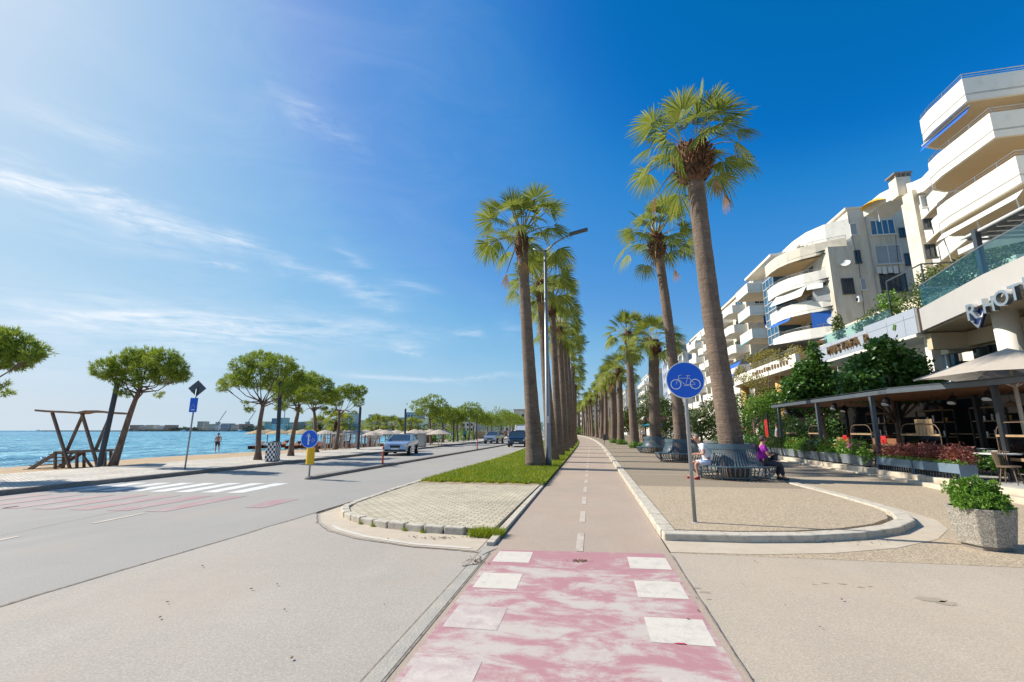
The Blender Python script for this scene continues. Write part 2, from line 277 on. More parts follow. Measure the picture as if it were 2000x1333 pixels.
M['cloth']=mat('parasol_cloth',(.60,.52,.42),(.54,.46,.37),scale=2,rough=.85,trans=.25)
M['pbox']=mat('planter_blue_grey',(.16,.22,.27),(.13,.185,.235),scale=3,rough=.5)
M['pboxg']=mat('planter_grey',(.20,.22,.235),(.15,.165,.18),scale=3,rough=.6)
M['aggr']=groundmat('exposed_aggregate',(.42,.38,.31),(.36,.32,.26),cs=(.13,.11,.09),grain=90,gf=.5,aggr=42.,bump=.9,big=2.)
M['soilb']=mat('dry_soil',(.42,.31,.19),(.26,.18,.10),scale=9,rough=1,bump=.6)
M['soil']=mat('soil',(.09,.06,.04),(.13,.09,.06),scale=8,rough=1)
M['wallc']=mat('cream_wall',(.70,.62,.49),(.64,.57,.45),scale=.8,rough=.85,bump=.15,bscale=40,c3=(.38,.31,.22),s3=1.3,f3=.3)
M['wallw']=mat('white_wall',(.78,.74,.65),(.73,.69,.60),scale=.6,rough=.8,bump=.1,bscale=40,c3=(.5,.43,.33),s3=2.,f3=.25)
M['wallg']=mat('stained_render',(.66,.60,.49),(.56,.50,.40),scale=.5,rough=.9,bump=.3,bscale=20,c3=(.36,.30,.22),s3=.9,f3=.55,stretch=(1.4,1.4,.35))
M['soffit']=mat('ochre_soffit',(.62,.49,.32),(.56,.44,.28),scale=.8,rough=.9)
M['fascia']=mat('fascia_panel',(.47,.44,.40),(.43,.40,.37),scale=.5,rough=.55)
M['fasciab']=mat('fascia_blue_grey',(.36,.39,.44),(.33,.36,.41),scale=.5,rough=.5)
M['glass']=mat('window_glass',(.02,.035,.045),(.03,.05,.06),scale=.5,rough=.06,spec=.9)
M['glassb']=mat('blue_glass',(.03,.11,.20),(.045,.15,.26),scale=.4,rough=.08,spec=.9)
M['blind']=mat('grey_blind',(.36,.39,.41),(.30,.33,.35),scale=1,rough=.7,stretch=(1,1,8))
M['cloths']=mat('grey_curtain',(.42,.43,.42),(.30,.31,.30),scale=3,rough=.9,stretch=(4,4,.4))
M['frame']=mat('frame_white',(.66,.66,.64),(.6,.6,.58),scale=3,rough=.5)
M['rail']=mat('rail_steel',(.42,.43,.43),(.36,.37,.37),scale=3,rough=.35,metal=.7)
M['yelc']=mat('ochre_column',(.66,.40,.12),(.60,.36,.11),scale=2,rough=.8)
M['bluec']=mat('blue_cloth',(.01,.09,.38),(.015,.12,.46),scale=3,rough=.8,stretch=(4,4,.3))
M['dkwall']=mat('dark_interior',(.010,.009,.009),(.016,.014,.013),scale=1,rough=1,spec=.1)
M['bronze']=mat('bronze_letters',(.36,.22,.10),(.28,.16,.07),scale=3,rough=.35,metal=.8)
M['steell']=mat('steel_letters',(.62,.64,.66),(.56,.58,.60),scale=3,rough=.25,metal=.8)
M['navy']=mat('navy_panel',(.01,.03,.12),(.012,.035,.14),scale=3,rough=.4)
M['skin']=mat('skin',(.50,.25,.16),(.44,.21,.135),scale=8,rough=.6)
M['shirtw']=mat('white_shirt',(.72,.74,.78),(.66,.68,.72),scale=6,rough=.9)
M['shorts']=mat('pale_shorts',(.55,.60,.72),(.5,.55,.66),scale=6,rough=.9)
M['magenta']=mat('magenta_shirt',(.30,.012,.30),(.24,.01,.24),scale=6,rough=.9)
M['trous']=mat('dark_trousers',(.03,.03,.045),(.04,.04,.055),scale=6,rough=.9)
M['hairg']=mat('grey_hair',(.30,.25,.22),(.24,.19,.16),scale=20,rough=.9)
M['haird']=mat('dark_hair',(.035,.025,.02),(.05,.035,.03),scale=20,rough=.7)
M['silver']=mat('silver_paint',(.42,.48,.56),(.43,.49,.57),scale=1,rough=.25,metal=.5,coat=.8)
M['silver2']=mat('grey_silver_paint',(.36,.40,.44),(.37,.41,.45),scale=1,rough=.25,metal=.5,coat=.8)
M['navycar']=mat('dark_blue_paint',(.012,.022,.045),(.014,.025,.05),scale=1,rough=.2,coat=1)
M['vanw']=mat('van_white',(.75,.75,.75),(.7,.7,.7),scale=1,rough=.3,coat=.6)
M['tyre']=mat('tyre',(.018,.018,.018),(.025,.025,.025),scale=9,rough=.9)
M['rim']=mat('rim',(.45,.46,.48),(.4,.41,.43),scale=9,rough=.3,metal=.8)
M['lampc']=mat('headlight',(.7,.72,.75),(.6,.62,.65),scale=9,rough=.1,coat=1)
M['tail']=mat('taillight',(.55,.02,.02),(.5,.02,.02),scale=9,rough=.15,coat=1)
M['hutroof']=mat('hut_roof_boards',(.36,.22,.13),(.22,.13,.075),scale=7,rough=.9,bump=.8,bscale=20,stretch=(.4,3,1))
M['straw']=mat('straw_thatch',(.50,.37,.20),(.38,.27,.14),scale=9,rough=.95,bump=.8,bscale=30,stretch=(1,1,3))
M['strawl']=mat('pale_straw',(.52,.44,.35),(.42,.34,.26),scale=6,rough=.95,bump=.6,bscale=30)
M['postr']=mat('red_brown_post',(.26,.075,.035),(.20,.055,.03),scale=6,rough=.8)
M['picket']=mat('whitewashed_pole',(.66,.58,.50),(.50,.42,.35),scale=7,rough=.9)
M['concg']=mat('grey_concrete',(.42,.41,.38),(.34,.33,.30),scale=2,rough=.9,bump=.2)
M['pinkc']=mat('pink_canopy',(.62,.12,.28),(.55,.1,.25),scale=1,rough=.8,trans=.3)
M['tealc']=mat('teal_cloth',(.03,.30,.36),(.03,.26,.33),scale=1,rough=.8)
M['shoered']=mat('red_shoe',(.45,.02,.03),(.35,.02,.03),scale=9,rough=.6)
M['farhill']=mat('far_trees',(.06,.09,.05),(.09,.12,.07),scale=.05,rough=1)
M['rattan']=mat('rattan',(.20,.13,.08),(.13,.08,.05),scale=30,rough=.8)
def clearglass(name,tint,alpha):
    m=bpy.data.materials.new(name); m.use_nodes=True; n=m.node_tree.nodes; l=m.node_tree.links; n.clear()
    t=n.new('ShaderNodeBsdfTransparent'); t.inputs[0].default_value=(*tint,1); g=n.new('ShaderNodeBsdfGlossy'); g.inputs['Roughness'].default_value=.04
    f=n.new('ShaderNodeFresnel'); f.inputs[0].default_value=1.5; a=n.new('ShaderNodeMath'); a.operation='ADD'; a.use_clamp=True; l.new(f.outputs[0],a.inputs[0]); a.inputs[1].default_value=alpha
    ms=n.new('ShaderNodeMixShader'); l.new(a.outputs[0],ms.inputs[0]); l.new(t.outputs[0],ms.inputs[1]); l.new(g.outputs[0],ms.inputs[2]); o=n.new('ShaderNodeOutputMaterial'); l.new(ms.outputs[0],o.inputs[0]); return m
M['clear']=clearglass('clear_glass',(.86,.92,.92),.02); M['teal']=clearglass('teal_glass',(.66,.86,.88),.0)
for l_ in list(M['teal'].node_tree.links):
    if l_.to_node.type=='MIX_SHADER' and l_.to_socket.name=='Fac': M['teal'].node_tree.links.remove(l_)
for n_ in M['teal'].node_tree.nodes:
    if n_.type=='MIX_SHADER': n_.inputs[0].default_value=.10
# ---------------------------------------------------------------- mesh helpers
C=sc.collection
def thing(name,label,cat,loc=(0,0,0),rz=0,group=None,kind=None):
    o=bpy.data.objects.new(name,None); C.objects.link(o); o.location=loc; o.rotation_euler=(0,0,rz); o.empty_display_size=.2
    o['label']=label; o['category']=cat
    if group: o['group']=group
    return o
def tag(o,label=None,cat=None,group=None,kind=None):
    if label: o['label']=label
    if cat: o['category']=cat
    if group: o['group']=group
    if kind: o['kind']=kind
    return o
def copy_tree(o,parent=None):
    c=o.copy(); C.objects.link(c); c.parent=parent
    for ch in list(o.children): copy_tree(ch,c)
    return c
class MB:
    def __init__(s): s.v=[]; s.f=[]; s.m=[]; s.ci=0
    def slot(s,i): s.ci=i; return s
    def add(s,vs,fs):
        b=len(s.v); s.v.extend(tuple(x) for x in vs)
        for f in fs: s.f.append(tuple(i+b for i in f)); s.m.append(s.ci)
        return s
    def box(s,x0,x1,y0,y1,z0,z1):
        if x1<x0: x0,x1=x1,x0
        if y1<y0: y0,y1=y1,y0
        return s.add([(x0,y0,z0),(x1,y0,z0),(x1,y1,z0),(x0,y1,z0),(x0,y0,z1),(x1,y0,z1),(x1,y1,z1),(x0,y1,z1)],
            [(0,3,2,1),(4,5,6,7),(0,1,5,4),(1,2,6,5),(2,3,7,6),(3,0,4,7)])
    def obox(s,c,sz,rz=0,rx=0,ry=0):
        e=Euler((rx,ry,rz)).to_matrix(); c=Vector(c); v=[]
        for z in(-.5,.5):
            for x,y in((-.5,-.5),(.5,-.5),(.5,.5),(-.5,.5)): v.append(c+e@Vector((x*sz[0],y*sz[1],z*sz[2])))
        return s.add(v,[(0,3,2,1),(4,5,6,7),(0,1,5,4),(1,2,6,5),(2,3,7,6),(3,0,4,7)])
    def beam(s,p,q,w,h=None,up=(0,0,1)):
        h=h or w; p=Vector(p); q=Vector(q); d=(q-p).normalized(); u=Vector(up)
        if abs(d.dot(u))>.99: u=Vector((0,1,0))
        a=d.cross(u).normalized(); b=a.cross(d).normalized(); v=[]
        for c in(p,q):
            for i,j in((-1,-1),(1,-1),(1,1),(-1,1)): v.append(c+a*(i*w/2)+b*(j*h/2))
        return s.add(v,[(0,1,2,3),(7,6,5,4),(0,4,5,1),(1,5,6,2),(2,6,7,3),(3,7,4,0)])
    def tube(s,pts,rs,n=8,cap=True):
        pts=[Vector(p) for p in pts]
        if isinstance(rs,(int,float)): rs=[rs]*len(pts)
        v=[];f=[]; prev=None
        for i,p in enumerate(pts):
            d=(pts[min(i+1,len(pts)-1)]-pts[max(i-1,0)]).normalized()
            if prev is None: u=Vector((1,0,0)) if abs(d.x)<.9 else Vector((0,1,0))
            else: u=prev
            a=(u-d*u.dot(d)).normalized(); b=d.cross(a); prev=a
            for k in range(n):
                t=2*math.pi*k/n; v.append(p+(a*math.cos(t)+b*math.sin(t))*rs[i])
        for i in range(len(pts)-1):
            for k in range(n): f.append((i*n+k,i*n+(k+1)%n,(i+1)*n+(k+1)%n,(i+1)*n+k))
        if cap: f.append(tuple(range(n-1,-1,-1))); f.append(tuple((len(pts)-1)*n+k for k in range(n)))
        return s.add(v,f)
    def prism(s,poly,z0,z1,zf=None):
        n=len(poly); area=sum(poly[i][0]*poly[(i+1)%n][1]-poly[(i+1)%n][0]*poly[i][1] for i in range(n))
        if area<0: poly=poly[::-1]
        v=[(x[0],x[1],z0) for x in poly]+[(x[0],x[1],z1) for x in poly]
        return s.add(v,[tuple(range(n-1,-1,-1)),tuple(range(n,2*n))]+[(i,(i+1)%n,n+(i+1)%n,n+i) for i in range(n)])
    def sheet(s,poly,z):
        n=len(poly); area=sum(poly[i][0]*poly[(i+1)%n][1]-poly[(i+1)%n][0]*poly[i][1] for i in range(n))
        if area<0: poly=poly[::-1]
        return s.add([(x[0],x[1],z) for x in poly],[tuple(range(n))])
    def lathe(s,prof,c=(0,0),n=24,cap=False):
        v=[];f=[];m=len(prof)
        for r,z in prof:
            for k in range(n):
                t=2*math.pi*k/n; v.append((c[0]+r*math.cos(t),c[1]+r*math.sin(t),z))
        for i in range(m-1):
            for k in range(n): f.append((i*n+k,i*n+(k+1)%n,(i+1)*n+(k+1)%n,(i+1)*n+k))
        if cap: f.append(tuple(range(n-1,-1,-1))); f.append(tuple((m-1)*n+k for k in range(n)))
        return s.add(v,f)
    def strip(s,line,th,z0,z1):
        """wall of thickness th along an open polyline (th to the left side)"""
        P=[Vector((p[0],p[1])) for p in line]; off=[]
        for i,p in enumerate(P):
            a=(p-P[i-1]).normalized() if i>0 else None; b=(P[i+1]-p).normalized() if i<len(P)-1 else None
            t=((a or b)+(b or a)).normalized(); nrm=Vector((-t.y,t.x)); k=1/max(.5,nrm.dot(Vector((-(a or b).y,(a or b).x)))); off.append(p+nrm*th*k)
        n=len(P); v=[]
        zz0=z0 if callable(z0) else (lambda i:z0); zz1=z1 if callable(z1) else (lambda i:z1)
        for i in range(n): v+= [(P[i].x,P[i].y,zz0(i)),(off[i].x,off[i].y,zz0(i)),(off[i].x,off[i].y,zz1(i)),(P[i].x,P[i].y,zz1(i))]
        f=[(0,1,2,3),((n-1)*4+3,(n-1)*4+2,(n-1)*4+1,(n-1)*4)]
        for i in range(n-1):
            a=i*4;b=a+4
            for k in range(4): f.append((a+k,b+k,b+(k+1)%4,a+(k+1)%4))
        return s.add(v,f)
    def build(s,name,mats,parent=None,world=False,smooth=False,loc=None,bevel=0,kind=None):
        off=Vector((0,0,0))
        if world and parent is not None: off=Vector(parent.location)
        if loc is not None: off=Vector(loc)
        me=bpy.data.meshes.new(name); me.from_pydata([(x[0]-off.x,x[1]-off.y,x[2]-off.z) for x in s.v],[],s.f)
        if not isinstance(mats,(list,tuple)): mats=[mats]
        for m in mats: me.materials.append(M[m] if isinstance(m,str) else m)
        if len(mats)>1: me.polygons.foreach_set('material_index',s.m)
        if smooth: me.polygons.foreach_set('use_smooth',[True]*len(me.polygons))
        me.update(); o=bpy.data.objects.new(name,me); C.objects.link(o); o.parent=parent
        if loc is not None: o.location=loc
        if bevel:
            b=o.modifiers.new('b','BEVEL'); b.width=bevel; b.segments=2; b.limit_method='ANGLE'
        if kind: o['kind']=kind
        return o
def part(name,mats,parent,fn,world=False,smooth=False,bevel=0):
    m=MB(); fn(m); return m.build(name,mats,parent,world,smooth,bevel=bevel)
def text_mesh(name,txt,size,matn,depth=.05,parent=None,extr=True):
    cu=bpy.data.curves.new(name,'FONT'); cu.body=txt; cu.size=size; cu.extrude=depth/2; cu.align_x='CENTER'; cu.align_y='CENTER'; cu.offset=size*.012
    t=bpy.data.objects.new(name,cu); C.objects.link(t); bpy.context.view_layer.update()
    me=bpy.data.meshes.new_from_object(t); bpy.data.objects.remove(t); me.materials.append(M[matn])
    o=bpy.data.objects.new(name,me); C.objects.link(o); o.parent=parent; return o
def soup(name,V,F,mats,parent=None,mi=None):
    """fast mesh from numpy arrays: V (n,3), F (m,k)"""
    me=bpy.data.meshes.new(name); k=F.shape[1]; me.vertices.add(len(V)); me.vertices.foreach_set('co',V.astype(np.float32).ravel())
    me.loops.add(F.size); me.loops.foreach_set('vertex_index',F.astype(np.int32).ravel()); me.polygons.add(len(F)); me.polygons.foreach_set('loop_start',np.arange(0,F.size,k,dtype=np.int32))
    try: me.polygons.foreach_set('loop_total',np.full(len(F),k,dtype=np.int32))
    except Exception: pass
    for m in mats: me.materials.append(M[m])
    if mi is not None: me.polygons.foreach_set('material_index',mi.astype(np.int32))
    me.update(); me.validate(); o=bpy.data.objects.new(name,me); C.objects.link(o); o.parent=parent; return o
def leafcloud(rng,P,size,aspect=.55,up=.35,cup=.25):
    """one folded leaf (2 quads worth as 2 tris pairs) at each point"""
    n=len(P); d=rng.normal(size=(n,3)); d[:,2]=d[:,2]*.7+up*0; d/=np.linalg.norm(d,axis=1)[:,None]
    q=rng.normal(size=(n,3)); q[:,2]+=up*3; s=np.cross(d,q); s/=np.linalg.norm(s,axis=1)[:,None]; nn=np.cross(s,d)
    L_=(size*rng.uniform(.65,1.25,n))[:,None]; w=L_*aspect*.5
    v0=P; v1=P+d*L_*.5+s*w+nn*L_*cup*.3; v2=P+d*L_; v3=P+d*L_*.5-s*w+nn*L_*cup*.3
    V=np.stack([v0,v1,v2,v3],1).reshape(-1,3); b=np.arange(n)*4
    F=np.concatenate([np.stack([b,b+1,b+2],1),np.stack([b,b+2,b+3],1)]); return V,F
def ballpts(rng,n,blobs,shell=.55):
    """points in a set of ellipsoid clumps (cx,cy,cz,rx,ry,rz), denser to the outside"""
    vol=np.array([b[3]*b[4]*b[5] for b in blobs])**.72; k=rng.choice(len(blobs),n,p=vol/vol.sum()); B=np.array(blobs)[k]
    d=rng.normal(size=(n,3)); d/=np.linalg.norm(d,axis=1)[:,None]; r=rng.uniform(shell**3,1,n)**(1/3.)
    r*=1+.13*rng.normal(size=n)
    return B[:,:3]+d*r[:,None]*B[:,3:], d
# ================================================================ GROUND
def struct(name,mb,m,**k):
    o=mb.build(name,m,**k); o['kind']='structure'; return o
coast=[(-34,-300),(-34,10),(-33.3,22),(-34.5,30),(-35,40),(-35,55),(-36,75),(-41,110),(-60,170),(-100,290),(-180,450),(-330,640),(-480,740),(-760,760),(-1000,740),(-1130,720),(-1150,760),(-900,900),(-700,2500),(-3000,9000),(9000,9000),(9000,-300)]
land=[(-22.5,-300),(-22.5,60),(-26,90)]+[( -34,115)]+coast[8:]
struct('ground',MB().prism(land,-3,-.03),'ground')
struct('sea',MB().sheet([(-40000,-2000),(2000,-2000),(2000,40000),(-40000,40000)],-.56),'sea')
def waves():
    rg=np.random.default_rng(8); xs=np.concatenate([np.arange(-31,-90,-.45),np.arange(-90,-240,-1.6)]); ys_=np.arange(-6,190,.55); X,Y=np.meshgrid(xs,ys_); Z=np.full(X.shape,-.47)
    for k in range(26):
        wl=rg.uniform(1.6,9) ; a=rg.normal(.35,.55); am=.0055*wl**.8; Z+=am*np.sin((X*np.cos(a)+Y*np.sin(a))*2*np.pi/wl+rg.uniform(0,6.3)+.8*np.sin(Y*.13*rg.uniform(.5,1.5)+X*.07))
    V=np.stack([X,Y,Z],2).reshape(-1,3); ny,nx_=X.shape; i,j=np.meshgrid(np.arange(ny-1),np.arange(nx_-1),indexing='ij'); b=(i*nx_+j).ravel(); F=np.stack([b,b+nx_,b+nx_+1,b+1],1)
    o=soup('water_waves',V,F,['sea']); o.data.polygons.foreach_set('use_smooth',[True]*len(o.data.polygons)); o['kind']='structure'
waves()
b=MB(); ys=[-60,-20,0,8,14,20,26,32,38,46,56,70,90,115,150]; nx=26; rng=np.random.default_rng(5)
for j,y in enumerate(ys):
    for i in range(nx):
        t=i/(nx-1); x=-21.3-t*18+ (bend(y)*1.4)+ .5*math.sin(y*.16)*t; z=-.02-.46*(min(1,t/.72))**1.1-1.2*max(0,t-.72)+.05*math.sin(x*1.7+y*.5)*t*(1-t)*2
        b.v.append((x,y,z))
for j in range(len(ys)-1):
    for i in range(nx-1):
        a=j*nx+i; b.f.append((a,a+1,a+nx+1,a+nx)); b.m.append(0)
struct('beach',b,'sand',smooth=True)
# curved strip helper along the bend
def YS(y0,y1,st=6.):
    out=[]; y=y0
    while y<y1: out.append(y); y+=st if y>=40 else max(st,y1-y if y1<=40 else 40-y if 40-y<st*1.0 or True else st)
    out.append(y1); return out
def ribbon(xl,xr,y0,y1,st=7.):
    yy=[y for y in np.arange(40,400,st) if y0<y<y1]; yy=[y0]+yy+[y1]
    f=lambda x,y: x(y) if callable(x) else x
    return [(f(xl,y)+bend(y),y) for y in yy]+[(f(xr,y)+bend(y),y) for y in reversed(yy)]
ROADFAR=290
struct('road',MB().sheet(ribbon(-15.05,lambda y:-5.45 if y<30 else -5.45-min(1.6,(y-30)*.05),-8,ROADFAR),.0),'road')
# near forecourt between road and shops
struct('forecourt',MB().sheet([(-5.62,-8),(-.2,-8),(-.2,6.95),(-5.5,8.9),(-5.62,8.9)],.004),'fore')
struct('forecourt',MB().sheet([(-.2,-8),(30,-8),(30,6.95),(-.2,6.95)],.004),'forer')
for (y0,y1) in((-8,9),):
    j=[]; rr=random.Random(3); n=60
    for i in range(n+1):
        y=y0+(y1-y0)*i/n; j.append((-5.6+rr.uniform(-.02,.02),y))
    struct('pavement_joint',MB().sheet([(x-.014-rr.random()*.014,y) for x,y in j]+[(x+.012+rr.random()*.012,y) for x,y in reversed(j)],.008),'joint')
struct('cycle_path',MB().sheet(ribbon(-1.42,1.0,-3,ROADFAR),.012),'path')
# gutter strip of blocks at the left path edge
struct('gutter',MB().box(-1.555,-1.43,-3,6.55,-.05,.014),'gutb')
struct('gutter_joint',MB().sheet([(-1.572,-3),(-1.555,-3),(-1.555,6.6),(-1.575,6.6)],.011),'joint')
struct('gutter_joint',MB().sheet([(-1.43,-3),(-1.41,-3),(-1.40,6.5),(-1.42,6.5)],.016),'joint')
jr=random.Random(8); struct('path_joint',MB().sheet([(.995+jr.uniform(-.006,.006),y*.2-3) for y in range(50)]+[(1.008+jr.uniform(-.006,.006),y*.2-3) for y in reversed(range(50))],.017),'joint')
# red crossing field and squares
struct('red_marking',MB().sheet([(-1.36,5.95),(.92,5.95),(.90,6.84),(-1.30,6.68)],.0142),'redp2')
struct('red_marking',MB().sheet([(-1.34,1.4),(.96,1.4),(.93,5.95),(-1.36,5.95)],.0138),'redp')
q=MB()
for y in (6.08,5.1,): q.sheet([(-1.30,y),(-.83,y+.02),(-.84,y+.54),(-1.30,y+.52)],.0158); q.sheet([(.41,y),(.90,y+.02),(.90,y+.54),(.41,y+.52)],.0158)
q.sheet([(.41,4.1),(.90,4.1),(.91,4.62),(.41,4.6)],.0158)
struct('white_marking',q,'whitep')
q=MB()
for y in(4.1,3.08,2.05): q.sheet([(-1.30,y),(-.83,y),(-.83,y+.5),(-1.30,y+.5)],.0158)
for y in(3.08,2.05): q.sheet([(.41,y),(.90,y),(.90,y+.5),(.41,y+.5)],.0158)
struct('white_marking',q,'whitew')
q=MB(); y=6.78
while y<120:
    c=bend(y); c2=bend(y+1.15); q.sheet([(-.27+c,y),(-.165+c,y),(-.165+c2,y+1.15),(-.27+c2,y+1.15)],.0168); y+=2.07
struct('centre_dashes',q,'whited')
# zebra + red bars + dashes on the road
q=MB()
for i in range(8):
    x=-9.3-i*.76; q.sheet([(x-.42,11.3-.05*i),(x,11.4-.05*i),(x-.22,13.65-.1*i),(x-.64,13.55-.1*i)],.003)
struct('zebra_crossing',q,'whiter')
q=MB()
for i in range(8):
    x=-8.72-i*.88; q.sheet([(x-.45,8.5-.05*i),(x,8.55-.05*i),(x-.02,10.9-.1*i),(x-.47,10.8-.1*i)],.005)
q.sheet([(-7.5,9.3),(-7.05,9.32),(-7.1,10.6),(-7.6,10.55)],.005)
struct('red_road_marking',q,'redroad')
q=MB()
for y in(7.3,5.2,3.1): q.sheet([(-8.98,y),(-8.87,y),(-8.95,y+1.05),(-9.05,y+1.05)],.005)
q.sheet([(-12.6,8.0),(-12.5,8.0),(-12.5,8.6),(-12.6,8.6)],.005)
for y in np.arange(16,120,5.): q.sheet([(-12.35+bend(y),y),(-12.25+bend(y),y),(-12.25+bend(y+3),y+3),(-12.35+bend(y+3),y+3)],.005)
struct('lane_marking',q,'whited')
e1=ribbon(-9.28,-9.20,15.5,150); struct('edge_line',MB().sheet(e1,.005),'gutter')
# lane separator
def along(x,y0,y1,w,z0,z1,st=7):
    m=MB(); yy=[y0]+[y for y in np.arange(40,400,st) if y0<y<y1]+[y1]
    m.strip([(x+bend(y),y) for y in yy],w,z0,z1); return m
s=along(-9.45,14.9,200,.34,-.02,.10); s.lathe([(.001,.10),(.12,.098),(.17,.06),(.19,-.02)],(-9.62,14.9),16)
struct('lane_separator',s,'kerbd',bevel=.02)
# promenade + kerb
struct('promenade',MB().prism(ribbon(lambda y:-20.5 if y>20 else -20.5-min(1.,(20-y)*.3),-15.28,-8,ROADFAR),-.2,.10),'prom')
struct('promenade_kerb',along(-15.05,-8,200,.26,-.1,.135),'kerbd',bevel=.02)

cr_=random.Random(21)
def crack(pts,w,z):
    out=[]
    for a,b in zip(pts[:-1],pts[1:]):
        for k in range(10): t=k/10; out.append((a[0]+(b[0]-a[0])*t+cr_.uniform(-.018,.018),a[1]+(b[1]-a[1])*t+cr_.uniform(-.018,.018)))
    return MB().sheet([(x-w*cr_.uniform(.2,1),y-w*.5) for x,y in out]+[(x+w*cr_.uniform(.2,1),y+w*.5) for x,y in reversed(out)],z)
for pts,w,z in(([G(1310,1090)[:2],G(1345,1150)[:2],G(1440,1290)[:2],G(1470,1333)[:2]],.005,.0065),([G(925,1100)[:2],G(945,1085)[:2],G(975,1072)[:2]],.012,.015),([G(0,1047)[:2],G(300,985)[:2]],.006,.005),([G(930,1105)[:2],G(900,1108)[:2]],.016,.014)):
    struct('pavement_crack',crack(pts,w,z),'joint')
def blot(cx,cy,r,n=18,el=1.):
    return [(cx+r*math.cos(t)*cr_.uniform(.55,1.1),cy+r*el*math.sin(t)*cr_.uniform(.55,1.1)) for t in [2*math.pi*k/n for k in range(n)]]
M['stain']=mat('oil_stain',(.30,.245,.17),(.40,.33,.24),scale=9,rough=.9); M['rust']=mat('debris',(.16,.09,.05),(.28,.17,.10),scale=30,rough=1)
q=MB()
for px,py,r in((1360,1150,.05),(1378,1158,.07),(1610,1140,.04),(1645,1142,.05),(1680,1148,.04),(1700,1147,.03),(1820,1172,.16),(1850,1180,.12),(1385,1172,.03),(1590,1143,.03)): p=G(px,py); q.sheet(blot(p[0],p[1],r,16,.6),.0068)
struct('ground_stains',q,'stain')
q=MB()
for k in range(150):
    px,py=cr_.choice([(1130,1098,20,2),(930,1098,25,10),(950,1055,30,4),(870,1048,50,4),(700,1035,25,4),(1400,1180,500,60),(500,1200,420,90),(1500,1065,250,3)])[:2],0
for (px,py,sx,sy,n) in((1130,1099,18,2,40),(925,1100,25,8,46),(860,1053,70,3,50),(1500,1180,330,70,9),(450,1180,330,100,8),(1650,1062,120,4,24)):
    for k in range(n):
        p=G(px+cr_.gauss(0,sx*.5),py+cr_.gauss(0,sy*.5)); r=cr_.uniform(.004,.013); q.obox((p[0],p[1],.024),(r*2,r*1.2,.006),cr_.uniform(0,3))
o=q.build('debris','rust'); o['kind']='stuff'; o['label']='small leaf and grit debris scattered on the pavement'; o['category']='debris'
struct('red_spot',MB().sheet(blot(G(1330,1262)[0],G(1330,1262)[1],.05,14,.35),.0175),'tail')
# --- paved island with stone kerb + grass verge
isl=[(-1.62,7.62),(-2.6,7.68),(-3.5,7.92),(-4.15,8.25),(-4.62,8.65),(-4.98,9.2),(-5.12,9.8),(-5.2,11.0),(-5.3,13.86),(-1.55,13.95)]
struct('island_paving',MB().prism(isl,-.1,.085),'paver')
gut=[(-1.62,6.58),(-2.65,6.70),(-3.63,7.05),(-4.3,7.45),(-4.9,8.05),(-5.42,8.85),(-5.48,9.6),(-5.50,10.6),(-5.5,14.0),(-4.6,14.),(-4.6,9.),(-3.,8.0),(-1.62,7.9)]
struct('island_apron',MB().sheet(gut,.009),'gutter')
q=MB(); arc=[(-1.75,6.66),(-2.65,6.76),(-3.6,7.1),(-4.25,7.5),(-4.55,7.78)]
q.sheet(arc+[(x+.03,y+.085) for x,y in reversed(arc)],.0135); struct('edge_line',q,'whitep')
jr=random.Random(4); aj=[(-1.5,6.5),(-1.9,6.58),(-2.65,6.66),(-3.66,7.0),(-4.35,7.42),(-4.95,8.02),(-5.47,8.85),(-5.52,9.6),(-5.54,12),(-5.55,16),(-5.55,30)]
fine=[]
for a,bb in zip(aj[:-1],aj[1:]):
    for k in range(8): t=k/8; fine.append((a[0]+(bb[0]-a[0])*t+jr.uniform(-.012,.012),a[1]+(bb[1]-a[1])*t+jr.uniform(-.012,.012)))
struct('pavement_joint',MB().strip(fine,.022,0,.0125),'joint')
def resample(line,step):
    P=[Vector(p) for p in line]; out=[P[0].copy()]; acc=0
    d=[0]
    for a,b_ in zip(P[:-1],P[1:]): d.append(d[-1]+(b_-a).length)
    n=max(1,round(d[-1]/step)); res=[]
    for k in range(n+1):
        t=d[-1]*k/n
        for i in range(len(P)-1):
            if t<=d[i+1]+1e-6: u=(t-d[i])/max(1e-6,d[i+1]-d[i]); res.append(P[i].lerp(P[i+1],u)); break
    return res
kr=random.Random(11); kp=resample([(-2.05,7.55),(-2.65,7.60),(-3.55,7.83),(-4.22,8.17),(-4.70,8.58),(-5.06,9.15),(-5.22,9.8),(-5.3,11.0),(-5.42,14.),(-5.46,20),(-5.46,30)],.36)
q=MB()
for a,b_ in zip(kp[:-1],kp[1:]):
    c=(a+b_)/2; d=b_-a; h=.12 if a.y<9.3 else .10; w=.15
    q.obox((c.x,c.y,h/2-.03+kr.uniform(-.006,.006)),(d.length*.93,w,h+.06),math.atan2(d.y,d.x)+kr.uniform(-.03,.03),kr.uniform(-.03,.03))
struct('island_kerb',q,'kerb',bevel=.018)
struct('path_edge',MB().box(-1.56,-1.44,6.9,14.1,-.05,.06),'kerb',bevel=.01)
vx=lambda y:-5.36 if y<30 else -5.36-min(1.6,(y-30)*.05)
struct('verge_soil',MB().prism(ribbon(vx,-1.46,13.9,ROADFAR),-.1,.088),'turf')
struct('verge_kerb',MB().strip([(vx(y)-.0+bend(y),y) for y in [30]+list(range(36,200,8))],.12,-.05,.11),'kerb')
er=random.Random(5); struct('dirt_edge',MB().sheet([(-5.25+k*.19,13.70+er.uniform(-.1,.06)) for k in range(20)]+[(-1.6-k*.19,14.2) for k in range(20)],.0905),'soilb')
